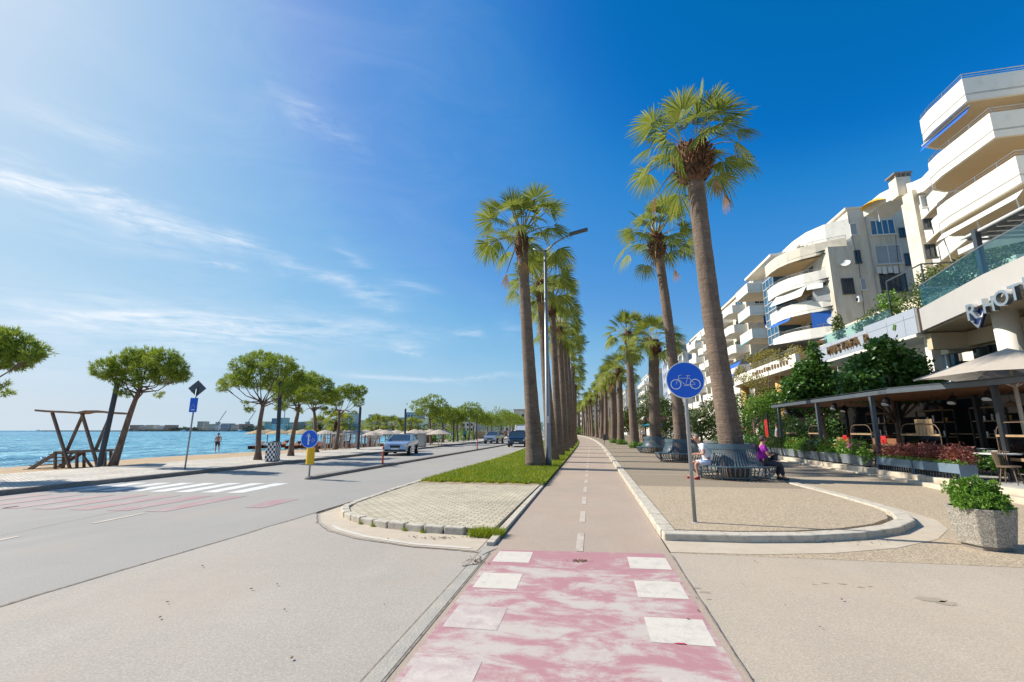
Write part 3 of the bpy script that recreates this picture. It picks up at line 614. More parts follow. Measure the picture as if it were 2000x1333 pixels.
# grass blades: near field dense, one stuff object
def grass_field(name,pts,h0,h1,wd,seed,matn='grass',label='grass'):
    rng=np.random.default_rng(seed); n=len(pts); a=rng.uniform(0,6.283,n); h=rng.uniform(h0,h1,n); w=wd*rng.uniform(.7,1.4,n); ln=rng.uniform(.2,.9,n)*h; la=rng.uniform(0,6.283,n)
    s=np.stack([np.cos(a)*w,np.sin(a)*w,0*a],1); tip=pts+np.stack([np.cos(la)*ln,np.sin(la)*ln,h],1)
    V=np.stack([pts-s,pts+s,tip],1).reshape(-1,3); F=np.arange(n*3).reshape(-1,3); o=soup(name,V,F,[matn]); o['kind']='stuff'; o['label']=label; o['category']='grass'; return o
rng=np.random.default_rng(2)
def gpts(n,y0,y1,powr=1.):
    y=y0+(y1-y0)*rng.random(n)**powr; t=rng.random(n); xl=np.array([vx(v) for v in y])+.06; xr=np.full(n,-1.42)
    x=xl+(xr-xl)*t; edge=.1*np.sin(x*7)+.08*np.sin(x*17+1); k=(y>13.98+edge+.16*rng.random(n)-.05*np.sin(x*31)); 
    bz=np.array([bend(v) for v in y]); return np.stack([x+bz,y,np.full(n,.085)],1)[k]
P1=np.concatenate([gpts(46000,13.9,20,1.15),gpts(30000,20,36,1.2),gpts(14000,36,75)])
grass_field('grass_verge',P1,.05,.13,.010,3,label='sunlit green grass verge under the palms beside the cycle path')
P2=np.stack([rng.uniform(-2.0,-1.42,2600),rng.uniform(7.35,7.62,2600)+rng.normal(0,.03,2600),np.full(2600,.02)],1); P2=P2[(P2[:,0]+2.0)*(.9)>rng.uniform(0,.18,len(P2))]
grass_field('grass_tuft',P2,.04,.14,.006,4,label='weedy grass tuft growing at the path corner of the paved island')
cr=np.random.default_rng(9); ks=[kp[i] for i in (2,3,5,6)]; P3=np.concatenate([np.stack([k.x+cr.normal(0,.02,60),k.y-.09+cr.normal(0,.02,60),np.full(60,.0)],1) for k in ks])
grass_field('kerb_weeds',P3,.03,.10,.005,5,label='small weeds sprouting at the foot of the stone kerb')
# --- plaza with kerb bulb
bulb=[(1.16,6.98),(2.2,7.06),(3.2,7.30),(4.2,7.75),(5.1,8.45),(5.75,9.3),(6.05,10.1),(6.15,11.0),(6.18,12.5),(6.12,15.6)]
inner=[(1.25,15.6)]
struct('plaza_kerb',MB().strip(list(reversed([(1.03,7.9)]+[(2.2,7.95),(3.1,8.12),(3.95,8.45),(4.7,8.95),(5.3,9.6),(5.62,10.3),(5.75,11.0),(5.82,12.5),(5.85,15.6)])),.26,lambda i:-.05,lambda i:(.115 if i>0 else .10)),'kerb',bevel=.02)
struct('plaza_paving',MB().prism([(1.2,8.0),(2.2,8.05),(3.06,8.22),(3.9,8.55),(4.62,9.03),(5.2,9.65),(5.52,10.3),(5.65,11.0),(5.72,12.5),(5.75,13.9),(1.2,13.9)],-.05,.105),'plaza')
struct('plaza_apron',MB().sheet([(1.02,6.96),(2.2,7.04),(3.2,7.28),(4.25,7.75),(5.2,8.45),(5.9,9.3),(6.3,10.2),(6.4,11.2),(6.4,12.6),(6.25,15.0),(5.85,15.0),(5.85,11),(5.,9.2),(3.5,8.1),(1.02,7.95)],.010),'gutter')
struct('side_road',MB().sheet([(1.02,6.95),(30,6.95),(30,12.),(9.85,12.),(9.85,15),(5.6,15.),(5.6,10),(1.02,7.9)],.006),'plaza')
m=MB(); m.add([(5.72,13.9,.10),(5.72,15,.006),(9.85,15,.006),(9.85,17.5,.10),(5.72,17.5,.10)],[(0,1,4),(1,2,3,4)]); struct('ramp',m,'plaza')
far=ribbon(1.2,lambda y:9.85 if y<60 else 14.,17.5,ROADFAR); far=[(1.2,13.9)]+far[:]
m=MB(); m.sheet([(1.2,13.9),(5.72,13.9),(5.72,17.5),(1.2,17.5)],.1); struct('plaza_paving',m,'plaza2')
struct('plaza_paving',MB().sheet(ribbon(1.2,lambda y:9.85 if y<60 else 16.,17.5,ROADFAR),.1),'plaza2')
struct('plaza_seam',MB().box(1.25,5.7,13.86,13.92,.09,.104),'gutter')
struct('plaza_seam',MB().box(1.25,9.8,17.46,17.54,.09,.105),'gutter')
TX_=9.85
def kerb_joints(line,z0,z1,w,step=1.0):
    q=MB(); P=resample(line,step)
    for a_,b_ in zip(P[:-1],P[1:]):
        d=(b_-a_); q.obox((a_.x,a_.y,(z0+z1)/2),(.008,w,z1-z0),math.atan2(d.y,d.x))
    return q
struct('kerb_joint',kerb_joints([(1.13,8.3),(1.13,40)],.0,.127,.244),'joint')
struct('kerb_joint',kerb_joints([(-15.18,2),(-15.18,40)],.0,.137,.264),'joint')
struct('kerb_joint',kerb_joints([(TX_+.15,6.3),(TX_+.15,40)],.0,.297,.304,1.1),'joint')
struct('cycle_path_kerb',along(1.25,7.85,200,.24,-.05,.125),'kerb',bevel=.018)
# terrace
TX=9.85
struct('terrace_floor',MB().prism([(TX+.25,5),(16.5,5),(16.5,60),(TX+.25,60)],-.05,.27),'concg')
struct('terrace_kerb',MB().box(TX,TX+.3,6,45,-.05,.295),'kerbs',bevel=.02)
struct('terrace_step',MB().box(TX-.28,TX,6,30,-.05,.145),'kerbs',bevel=.015)
# ================================================================ PALMS
def palm_crown(rng,n_leaf=42,Rb=1.05,pet=1.15,name='crown',dead=3,hang=.3):
    """fan palm crown round the origin: petioles with pleated fan blades. returns arrays"""
    V=[];F=[];MI=[];nv=0
    def fan(base,d,up,Rad,droop,nseg,spread,mi):
        nonlocal nv
        Rad*=1.
        d=d/np.linalg.norm(d); s=np.cross(d,up); s/=np.linalg.norm(s); nn=np.cross(s,d)
        for k in range(nseg):
            th=(k/(nseg-1)-.5)*2*spread+rng.normal(0,.02); dth=spread/(nseg-1)
            dr=d*math.cos(th)+s*math.sin(th); sd=-d*math.sin(th)+s*math.cos(th)
            Rr=Rad*(.80+.2*math.cos(th))*rng.uniform(.9,1.1); ff=rng.uniform(.7,1.3)*droop
            pts=[]
            for t in(.10,.45,.72):
                w=Rr*t*math.tan(dth)*1.05 if t<=.46 else Rr*.45*math.tan(dth)*.75
                c=base+dr*Rr*t+nn*(-.18*Rr*(1-math.cos(th))*t)+np.array([0,0,-1])*ff*(t**2.2)*Rr*.5
                pts.append((c-sd*w,c+nn*w*.55*(1 if k%2 else .6),c+sd*w))
            tp=base+dr*Rr*(.95)+np.array([0,0,-1])*ff*Rr*.6*(1+rng.uniform(-.25,.5)); tp=tp+sd*rng.normal(0,.03)
            vs=[p for tr in pts for p in tr]+[tp]; b=nv
            V.extend(vs); nv+=10
            for a in(0,3):
                for j in(0,1):
                    F.append((b+a+j,b+a+j+1,b+a+j+4)); F.append((b+a+j,b+a+j+4,b+a+j+3)); MI.extend((mi,mi))
            F.append((b+6,b+7,b+9)); F.append((b+7,b+8,b+9)); MI.extend((mi,mi))
    def pet_(p0,p1,p2,w):
        nonlocal nv
        prev=None
        P=[(1-t)**2*p0+2*t*(1-t)*p1+t*t*p2 for t in(0,.33,.66,1.)]
        for i,p in enumerate(P):
            ww=w*(1-.5*i/3); a=np.array([ww,0,0]); b=np.array([0,ww,0]); c=np.array([0,0,ww*.8])
            V.extend([p-a-b,p+a+b,p+c]); 
        b0=nv; nv+=12
        for i in range(3):
            for j in range(3):
                a=b0+i*3+j; c=b0+i*3+(j+1)%3; F.append((a,c,c+3)); F.append((a,c+3,a+3)); MI.extend((1,1))
    for i in range(n_leaf+dead):
        isd=i>=n_leaf; u=(i+.5)/n_leaf
        az=i*2.39996+rng.uniform(-.25,.25); el=R(88-97*u**.85)+rng.normal(0,.08) if not isd else R(-55)+rng.normal(0,.12)
        h=np.array([math.cos(az),math.sin(az),0.]); d0=h*math.cos(el)+np.array([0,0,math.sin(el)])
        pl=pet*rng.uniform(.8,1.15)*(1 if u>.25 else .75); age=min(1.4,u)
        p0=h*.16+np.array([0,0,-.5*min(1,u)+.15]); p1=p0+d0*pl*.6; p2=p0+d0*pl*.9+np.array([0,0,-1])*pl*(.06+.22*age*math.cos(el)**2)
        pet_(p0,p1,p2,.03)
        dd=(p2-p1); dd/=np.linalg.norm(dd); dd=dd+np.array([0,0,-.28*age]); up=np.array([0,0,1.]) if abs(dd[2])<.85*np.linalg.norm(dd) else -h
        up=up+rng.normal(0,.42,3)
        if isd: fan(p2,dd*.6+np.array([0,0,-1.])*.7,h,Rb*.8,.12,14,.45,2)
        else: fan(p2,dd,up,Rb*rng.uniform(.85,1.12),.04+.52*age,24,rng.uniform(1.25,1.75),0)
    return np.array(V),np.array(F),np.array(MI)
def leaf_bases(rng,r=.40,h=1.2,n=230):
    V=[];F=[]
    for i in range(n):
        az=i*2.39996; z=-h*(i/n)+rng.uniform(-.03,.03); t=i/n; rr=r*(.72+.5*math.sin(math.pi*min(1,t*1.05))**.8)
        h_=np.array([math.cos(az),math.sin(az),0]); s=np.array([-math.sin(az),math.cos(az),0]); p=h_*rr*.72+np.array([0,0,z]); w=rng.uniform(.05,.085); ln=rng.uniform(.12,.22)
        o=h_*ln*rng.uniform(.6,1.)+np.array([0,0,ln*rng.uniform(.5,1.1)]); up=np.array([0,0,.05])
        b=len(V); V+= [p-s*w-up,p+s*w-up,p+up+h_*.05,p+o-s*w*.45,p+o+s*w*.45,p+o+up*.6+h_*.02]
        F+= [(b,b+1,b+4),(b,b+4,b+3),(b+1,b+2,b+5),(b+1,b+5,b+4),(b+2,b,b+3),(b+2,b+3,b+5),(b+3,b+4,b+5)]
    return np.array(V),np.array(F)
CROWNS=[]; BASES=[]
for k in range(5):
    rng=np.random.default_rng(40+k); o=soup('crown',*palm_crown(rng,n_leaf=34+k,Rb=1.02,pet=1.55,dead=2 if k else 3)[:2],['frond','petiole','deadf'])
    rng=np.random.default_rng(40+k); mi=palm_crown(rng,n_leaf=34+k,Rb=1.02,pet=1.55,dead=2 if k else 3)[2]; o.data.polygons.foreach_set('material_index',mi.astype(np.int32)); CROWNS.append(o.data); bpy.data.objects.remove(o)
    o=soup('leaf_bases',*leaf_bases(rng),['boots']); BASES.append(o.data); bpy.data.objects.remove(o)
def palm(base,top,r0,r1,label,group,cs=1.,var=0,rz=0.,seed=0,bulge=1.,name='fan_palm'):
    t=thing(name,label,'palm tree',base,0,group); b=Vector(base); tp=Vector(top)-b; rr=random.Random(seed)
    m=MB(); pts=[];rs=[]; n=34; wob=(rr.uniform(-.12,.12),rr.uniform(-.12,.12))
    for i in range(n+1):
        u=i/n; x=tp.x*u**1.15+wob[0]*math.sin(u*math.pi); y=tp.y*u+wob[1]*math.sin(u*math.pi); z=-.05+(tp.z-.1)*u
        r=r1+(r0-r1)*(math.exp(-u*9)*.6+.4*(1-u)**1.6); r*=1+.02*math.sin(i*2.1)+rr.uniform(-.012,.012)
        pts.append((x,y,z)); rs.append(r)
    m.tube(pts,rs,18); m.build('trunk','trunk',t,smooth=True)
    m=MB(); m.tube([(tp.x,tp.y,tp.z-1.15*cs),(tp.x,tp.y,tp.z-.75*cs),(tp.x,tp.y,tp.z-.3*cs),(tp.x,tp.y,tp.z+.15)],[r1*1.0,r1*1.05*bulge,r1*1.0*bulge,r1*.6],16)
    ob=bpy.data.objects.new('leaf_bases',BASES[var%5]); C.objects.link(ob); ob.parent=t; ob.location=tp; k=r1*bulge/.30*.95; ob.scale=(k,k,cs*1.05); ob.rotation_euler=(0,0,rz)
    core=m.build('leaf_base_core','boots',ob); core.location=(0,0,0)
    for v in core.data.vertices: v.co=Vector(((v.co.x-tp.x)/k,(v.co.y-tp.y)/k,(v.co.z-tp.z)/(cs*1.05)))
    c=bpy.data.objects.new('crown',CROWNS[var%5]); C.objects.link(c); c.parent=t; c.location=tp+Vector((0,0,.1)); c.scale=(cs,cs,cs*.95); c.rotation_euler=(rr.uniform(-.06,.06),rr.uniform(-.06,.06),rz)
    return t
GR='palms along the right side of the cycle path'; GL='palms on the grass verge left of the cycle path'
palm((4.7,16.75,.1),atY(1352,290,16.75),.46,.30,'tallest nearest fan palm on the right, trunk rising from the nearest round slatted bench',GR,1.14,0,.4,1,1.65)
palm((4.5,25.0,.1),atY(1282,462,25.0),.38,.24,'leaning fan palm rising from the second round slatted bench behind the cycle sign',GR,1.05,1,2.1,2,1.45)
palm((4.45,34.0,.1),atY(1277,668,34.0),.48,.36,'stout shorter fan palm rising from the third round slatted bench',GR,1.02,2,1.1,3)
palm((3.9,43.9,.1),atY(1227,650,43.9),.50,.31,'fan palm with green shrubs at its foot just past the benches',GR,1.10,3,3.3,4)
palm((3.25,54.0,.1),atY(1209,722,54.0),.48,.31,'fifth fan palm on the right with shrub at its foot',GR,1.12,4,.9,5)
palm((2.75,60.5,.1),atY(1194,735,60.5),.46,.31,'sixth fan palm on the right with low shrub at its foot',GR,1.05,0,4.4,6)
palm((-2.45,20.5,.08),atY(1019,455,20.5),.50,.24,'nearest fan palm on the grass verge left of the path beside the tall grey lamp',GL,1.12,1,.2,7)
palm((-2.1,24.9,.08),atY(1056,552,24.9),.42,.22,'second fan palm in the verge row, partly behind the grey lamp post',GL,.98,3,1.9,8)
palm((-2.05,29.7,.08),atY(1078,590,29.7),.38,.205,'third fan palm in the verge row',GL,.95,2,2.9,9)
palm((-2.0,35.1,.08),atY(1092,640,35.1),.38,.205,'fourth fan palm in the verge row',GL,.95,4,5.,10)
palm((-1.95,41.8,.08),atY(1101,662,41.8),.38,.21,'fifth fan palm in the verge row',GL,.95,0,3.8,11)
ordn={6:'sixth',7:'seventh',8:'eighth',9:'ninth',10:'tenth',11:'eleventh',12:'twelfth',13:'thirteenth',14:'fourteenth',15:'fifteenth',16:'sixteenth',17:'seventeenth',18:'eighteenth',19:'nineteenth',20:'twentieth',21:'twenty first',22:'twenty second',23:'twenty third',24:'twenty fourth'}
rr=random.Random(77); y=48.5
for i in range(6,19):
    h=rr.uniform(9.6,11.2)*(1 if y<110 else .93); x=-2.0+bend(y)
    palm((x,y,.08),(x+rr.uniform(-.5,.3),y,h),.38,.21,ordn[i]+' fan palm from the camera in the verge row left of the cycle path',GL,.92,i,rr.uniform(0,6),20+i); y+=8.2*(1+.03*(i-6))
y=72
for i in range(7,23):
    h=rr.uniform(8.9,10.6)*(1 if y<110 else .95); x=3.0+bend(y)+(1.2 if i%2 and y<120 else 0)
    palm((x,y,.1),(x+rr.uniform(-.4,.4),y,h),.46,.28,ordn[i]+' fan palm from the camera in the row right of the cycle path',GR,.98,i+2,rr.uniform(0,6),60+i); y+=5.6*(1+.035*(i-6))
# ================================================================ PINES
def pine(base,fork,blobs,r0,label,seed,ntuft=1500,group='stone pines along the promenade',hang=True,nl=.145,density=12,lean=None):
    t=thing('pine_tree',label,'pine tree',base,0,group); b=Vector(base); fk=Vector(fork)-b; rng=np.random.default_rng(seed); rr=random.Random(seed)
    B=[(x-b.x,y-b.y,z-b.z,a,c,d) for x,y,z,a,c,d in blobs]
    m=MB(); n=10; pts=[];rs=[]
    for i in range(n+1):
        u=i/n; pts.append((fk.x*(u**1.0)+.06*math.sin(u*5+seed),fk.y*u,-.05+fk.z*u)); rs.append(r0*.84*(1+.45*math.exp(-u*12))*(1-.42*u)*(1+rr.uniform(-.05,.05)))
    m.tube(pts,rs,12); m.build('trunk','pbark',t,smooth=True)
    m=MB()
    for x,y,z,a,c,d in B:
        e=Vector((x,y,z-.1*d)); st=fk*rr.uniform(.80,1.0); mid=st.lerp(e,.5)+Vector((rr.uniform(-.1,.1),rr.uniform(-.1,.1),-.10*(e-st).length)); m.tube([st,mid,e],[r0*.27,r0*.12,.012],6)
        for j in range(4):
            q=e+Vector((rr.uniform(-a,a)*.8,rr.uniform(-c,c)*.8,rr.uniform(-.3,.7)*d)); m.tube([mid.lerp(e,.4),q],[.018,.006],4)
    if hang:
        for j in range(5):
            az=rr.uniform(0,6.28); p=fk*.98; q=p+Vector((math.cos(az)*rr.uniform(.8,1.5),math.sin(az)*rr.uniform(.5,1.),rr.uniform(-.45,.1))); m.tube([p,(p+q)/2+Vector((0,0,.08)),q],[.03,.018,.006],4)
            B.append((q.x,q.y,q.z,.22,.2,.10))
    m.build('branches','pbark',t,smooth=True)
    P,d=ballpts(rng,ntuft,B,.62); 
    n=len(P); K=density; dirs=d[:,None,:]*.75+rng.normal(0,.55,(n,K,3))+np.array([0,0,.35]); dirs/=np.linalg.norm(dirs,axis=2)[...,None]
    ln=nl*rng.uniform(.7,1.3,(n,K,1)); s=np.cross(dirs,rng.normal(size=(n,K,3))); s/=np.linalg.norm(s,axis=2)[...,None]; w=nl*.085
    base_=P[:,None,:]+rng.normal(0,.03,(n,K,3)); V=np.stack([base_-s*w,base_+s*w,base_+dirs*ln],2).reshape(-1,3); F=np.arange(len(V)).reshape(-1,3)
    soup('crown',V,F,['needle'],t); return t
def PB(Y,lst,dy=1.):
    out=[]
    for (px,py,rx,rz) in lst:
        x,y,z=atY(px,py,Y); D=math.hypot(x,y); k=1+((px*7+py*13)%100/50.-1)*dy*.5/D
        q_=.82+.32*((px*3+py*5)%17/17.); out.append((x*k,y*k,CAMH+(z-CAMH)*k,rx*q_,rx*q_,rz*(.7+.5*q_-.15)))
    return out
PN='stone pines along the promenade'
pine((-21.3,17.8,.05),atY(277,752,17.8),PB(17.8,[(205,722,.55,.42),(238,712,.55,.42),(262,700,.6,.42),(290,700,.65,.45),(320,705,.6,.45),(345,722,.55,.42),(225,735,.45,.25),(320,738,.6,.3),(285,725,.6,.4),(255,735,.5,.3),(352,735,.4,.25)],1.9),.18,'leaning umbrella pine beside the dark lamp post and wooden beach hut',1,2300)
pine((-17.8,22.6,.1),atY(514,783,22.6),PB(22.6,[(510,705,.9,.5),(545,715,.9,.5),(475,715,.75,.5),(450,745,.5,.35),(435,755,.3,.25),(570,730,.65,.5),(500,740,.8,.5),(535,750,.8,.5),(470,740,.55,.4),(585,745,.4,.4),(560,760,.5,.3)],2.2),.185,'large rounded pine leaning right, left of the checkered bin',2,2600)
pine((-18.4,26.3,.1),atY(583,790,26.3),PB(26.3,[(560,755,.8,.5),(590,750,.9,.6),(545,775,.5,.35),(600,770,.8,.45),(575,778,.7,.3)],2.0),.19,'pine with forked trunk right of the checkered bin',3,1800)
pine((-19.6,31,.1),atY(612,795,31),PB(31,[(605,745,.9,.6),(630,755,.9,.6),(590,765,.6,.5),(640,775,.8,.5),(615,782,.8,.35),(655,770,.4,.4)],2.0),.18,'dense pine behind the blue arrow sign',4,1900)
pine((-21.2,36.3,.1),atY(663,800,36.3),PB(36.3,[(665,768,.9,.5),(690,770,.8,.6),(705,765,.5,.5),(655,785,.7,.4),(700,785,.5,.4),(645,775,.5,.5),(680,760,.6,.4)],2.2),.18,'open crowned pine with forked trunk before the pole fence',5,1700)
pine((-25.2,11.2,.1),atY(-60,740,12.2),PB(12.2,[(-110,690,.7,.5),(-70,665,.7,.5),(-25,662,.7,.45),(20,668,.6,.42),(48,685,.5,.35),(-20,700,.6,.35),(25,705,.5,.28),(65,697,.28,.2),(-80,700,.6,.4)],1.5),.2,'pine at the left edge with only the right part of its crown in view',6,2200)
pf=[(843,868,838,815,[(828,795,1.5,.8),(845,785,1.6,.9),(858,795,1.3,.9),(838,805,1.7,.7),(862,808,1.2,.7)],53,'tall pine behind the silver saloon beside the grey utility box'),
 (866,866,864,825,[(862,812,1.4,.8),(878,808,1.3,.8)],58,'pine just right of the tall pine above the silver saloon'),
 (915,861,918,826,[(905,805,1.3,.9),(920,800,1.6,1.0),(930,808,1.2,.8),(915,815,1.6,.7)],70,'round crowned pine in the middle of the far pine row'),
 (893,864,893,830,[(888,815,1.5,.9),(898,812,1.3,.8)],63,'low yellowish pine left of the middle of the far row'),
 (925,860,925,830,[(935,815,1.6,.9),(945,820,1.4,.8)],76,'pine just behind the middle pine of the far row'),
 (952,858,952,832,[(950,818,2.0,1.1),(962,822,1.6,1.)],84,'far pine near the end of the promenade kerb'),
 (978,856,978,830,[(972,812,2.6,1.6),(985,815,2.2,1.5),(978,822,2.8,1.2)],96,'far broad pine above the parked silver car'),
 (1000,855,1000,832,[(995,820,2.6,1.6),(1010,824,2.4,1.4)],106,'farthest pine above the white van')]
for i,(bx,by,fx,fy,bl,Y,lab) in enumerate(pf):
    b_=atY(bx,by,Y); pine((b_[0],Y,.05),atY(fx,fy,Y),PB(Y,bl,3.),.2,lab,10+i,900,PN,False,.26,10)
for i in range(8):
    Y=112+i*11; x=-18.3+bend(Y)*1.1; pine((x,Y,.05),(x+.3,Y,3.2),[(x+dx,Y+dy,4.9+dz,1.5,1.6,1.0) for dx,dy,dz in((-1,0,0),(.9,.3,.2),(0,-.4,.7),(.2,.5,0))],.22,ordn[i+9]+' pine from the camera in the promenade row, far along the road',30+i,420,PN,False,.34,8)
# ================================================================ BROADLEAF TREES + SHRUBS
def bush_tree(base,blobs,mat_,label,seed,n=3500,size=.16,trunk=.12,cat='tree',name='leafy_tree',group=None,bark='pbark',asp=.6):
    t=thing(name,label,cat,base,0,group); b=Vector(base); rng=np.random.default_rng(seed); B=[(x-b.x,y-b.y,z-b.z,a,c,d) for x,y,z,a,c,d in blobs]
    if trunk:
        m=MB(); cz=sum(q[2] for q in B)/len(B); m.tube([(0,0,-.1),(.04,0,cz*.4),(.0,.05,cz*.8)],[trunk,trunk*.8,trunk*.55],8)
        for q in B: m.tube([(.0,.03,cz*.45),(q[0]*.6,q[1]*.6,(cz*.5+q[2])*.5),(q[0],q[1],q[2]+q[5]*.3)],[trunk*.5,trunk*.3,.01],5)
        m.build('trunk',bark,t,smooth=True)
    P,d=ballpts(rng,n,B,.45); V,F=leafcloud(rng,P,size,asp); soup('crown' if trunk else 'foliage',V,F,[mat_],t); return t
def blobs_at(Y,lst,dy):
    out=[]
    for px,py,rx,rz in lst:
        x,y,z=atY(px,py,Y); D=math.hypot(x,y); k=1+((px*7+py*13)%100/50.-1)*dy*.4/D
        out.append((x*k,y*k,CAMH+(z-CAMH)*k,rx,rx,rz))
    return out
bush_tree((13.9,31,.27),blobs_at(31,[(1590,690,.35,.75),(1585,725,1.0,.7),(1560,755,1.0,.7),(1610,750,1.2,.8),(1575,780,1.2,.7),(1620,785,1.2,.7),(1545,780,.8,.5),(1640,755,.8,.6)],2.2),'leafd','dark green pointed street tree behind the pergola, left of the other',101,9000,.26,.13)
bush_tree((13.9,24,.27),blobs_at(24,[(1725,680,.7,.5),(1745,705,1.0,.6),(1700,720,1.0,.7),(1675,745,.8,.5),(1770,720,.9,.5),(1800,745,.8,.5),(1735,750,1.3,.6),(1690,770,1.0,.4),(1780,770,1.,.4),(1820,760,.6,.4)],2.2),'leafd','dark green broad street tree behind the pergola in front of the grey sign fascia',102,12000,.23,.14)
bush_tree((13.2,37.5,.1),blobs_at(37.5,[(1470,700,.7,.35),(1500,690,.9,.3),(1445,735,.6,.5),(1475,745,.9,.6),(1500,770,1.0,.7),(1480,790,1.,.6),(1530,700,.6,.3),(1520,790,.8,.6)],2.2),'leafy','yellow green feathery tree against the curved white balcony with ochre columns',103,3400,.15,.09)
bush_tree((11.6,36,.1),blobs_at(36,[(1480,790,.9,.6),(1500,800,.8,.6),(1465,810,.6,.5),(1510,775,.7,.5)],1.6),'leafb','bright green shrub tree at the left end of the pergola',104,2600,.15,.08)
tb=[(42,[(1370,820,1.2,1.),(1395,805,1.2,1.2),(1385,840,1.4,.9),(1350,835,1.1,.9)],'leafo','olive green tree right behind the round cycle sign pole'),
 (47,[(1300,820,1.1,1.1),(1318,800,1.0,1.2),(1335,815,1.3,1.2),(1310,845,1.3,.9)],'leafo','olive tree between the second and third bench palms'),
 (50,[(1455,790,1.4,1.2),(1440,815,1.6,1.2),(1470,820,1.5,1.),(1440,850,1.6,.8)],'leafd','dark bushy tree right of the tallest palm trunk'),
 (66,[(1262,790,1.2,2.),(1255,815,1.6,1.6),(1270,775,.8,1.2)],'leafo','slim olive tree right of the fourth palm'),
 (75,[(1290,795,1.5,1.6),(1285,825,1.8,1.5)],'leafo','tree behind the pink canopy'),
 (86,[(1232,815,2.0,1.6),(1222,830,2.,1.4)],'leafo','tree left of the fourth palm trunk, above the pink canopy'),
 (110,[(1195,835,2.4,1.8),(1206,825,2.,1.6)],'leafb','bright green tree behind the sixth palm on the right'),
 (150,[(1160,838,3.2,2.2),(1150,842,3.,1.8)],'leafb','green tree clump by the far bend of the path'),
 (170,[(1122,842,3.,1.8),(1110,845,3.,1.8)],'leafb','farthest bright tree clump left of the far path')]
for i,(Y,bl,mt,lab) in enumerate(tb):
    p=atY(bl[0][0],865,Y); bush_tree((p[0],Y,.05),blobs_at(Y,bl,2.6),mt,lab,120+i,2200,.26 if Y<70 else .42,.13)
bush_tree((9.9,31.5,.1),[(9.9+dx,31.5+dy,.8+dz,.9,1.2,.5) for dx,dy,dz in((0,0,.1),(.3,2,.2),(-.2,4,.1),(.2,6,.2),(.5,8,.3),(0,-1.,0))],'leafd','long dark clipped hedge beyond the second bench',150,4200,.13,0,'hedge','hedge')
for i,(x,y,s) in enumerate([(3.9,43.0,.62),(3.3,53.1,.6),(2.8,59.6,.6),(4.6,43.9,.45)]):
    bush_tree((x,y,.1),[(x-.4*s,y,.1+.35*s,.7*s,.6*s,.55*s),(x+.5*s,y-.1,.1+.35*s,.6*s,.6*s,.5*s)],'leafb' if i!=3 else 'leafd',['round green shrub at the foot of the fourth palm','round green shrub at the foot of the fifth palm','round green shrub at the foot of the sixth palm','small dark shrub right of the fourth palm foot'][i],160+i,900,.12,0,'shrub','shrub','shrubs at the palm feet')
# ================================================================ STREET FURNITURE
def disc(m,c,r,y0,y1,n=40):
    v=[];f=[]
    for y in(y0,y1):
        for k in range(n):
            t=2*math.pi*k/n; v.append((c[0]+r*math.cos(t),y,c[2]+r*math.sin(t)))
    f.append(tuple(range(n))); f.append(tuple(range(2*n-1,n-1,-1))); f+=[(k,k+n,(k+1)%n+n,(k+1)%n) for k in range(n)]
    return m.add(v,f)
def ring(m,c,r0,r1,y0,y1,n=40):
    v=[];f=[]
    for k in range(n):
        t=2*math.pi*k/n; a=(math.cos(t),math.sin(t))
        for (r,y) in((r0,y0),(r1,y0),(r1,y1),(r0,y1)): v.append((c[0]+a[0]*r,y,c[2]+a[1]*r))
    for k in range(n):
        a=k*4;b=((k+1)%n)*4
        for j in range(4): f.append((a+j,b+j,b+(j+1)%4,a+(j+1)%4))
    return m.add(v,f)
# cycle path sign
sg=thing('cycle_sign','round blue sign with a white bicycle on a tall grey pole standing on the plaza','road sign',(1.70,8.66,.1),-.02)
part('pole','pole',sg,lambda m:m.tube([(0,0,0),(-.0,0,2.30),(-.0,0,2.72)],.033,14),smooth=True)
part('base_collar','concg',sg,lambda m:m.lathe([(.001,.012),(.06,.012),(.075,0)],(0,0),14))
CS=(-.0,-.045,2.44)
pl=part('sign_plate','blue',sg,lambda m:disc(m,CS,.325,-.062,-.040,48)); part('rim','white',pl,lambda m:ring(m,CS,.317,.333,-.066,-.036,48)); part('clamp','pole',sg,lambda m:(m.box(-.05,.05,-.04,.04,2.28,2.31),m.box(-.05,.05,-.04,.04,2.56,2.59)))
def bike(m):
    def P(x,z): return (CS[0]+x,-.067,CS[2]+z)
    y0,y1=-.068,-.062
    for cx in(-.165,.165): ring(m,(CS[0]+cx,0,CS[2]-.075),.078,.092,y0,y1,32)
    w=.017
    for a,b_ in (((-.165,-.075),(-.105,.065)),((-.105,.065),(-.112,.085)),((-.112,.085),(-.085,.09)),((-.085,.09),(-.062,.09)),((-.112,.035),(.075,.035)),((-.125,.025),(.0,-.09)),((.0,-.09),(.05,.075)),((.0,-.09),(.165,-.085)),((.065,.035),(.165,-.078)),((.02,.078),(.09,.078)),((-.02,-.085),(.05,-.085)),((-.03,-.10),(.06,-.10))):
        m.beam(P(*a),P(*b_),w,.006,up=(0,1,0)) if False else m.beam((P(*a)[0],-.0655,P(*a)[2]),(P(*b_)[0],-.0655,P(*b_)[2]),w,.006)
part('bicycle_symbol','white',pl,bike)
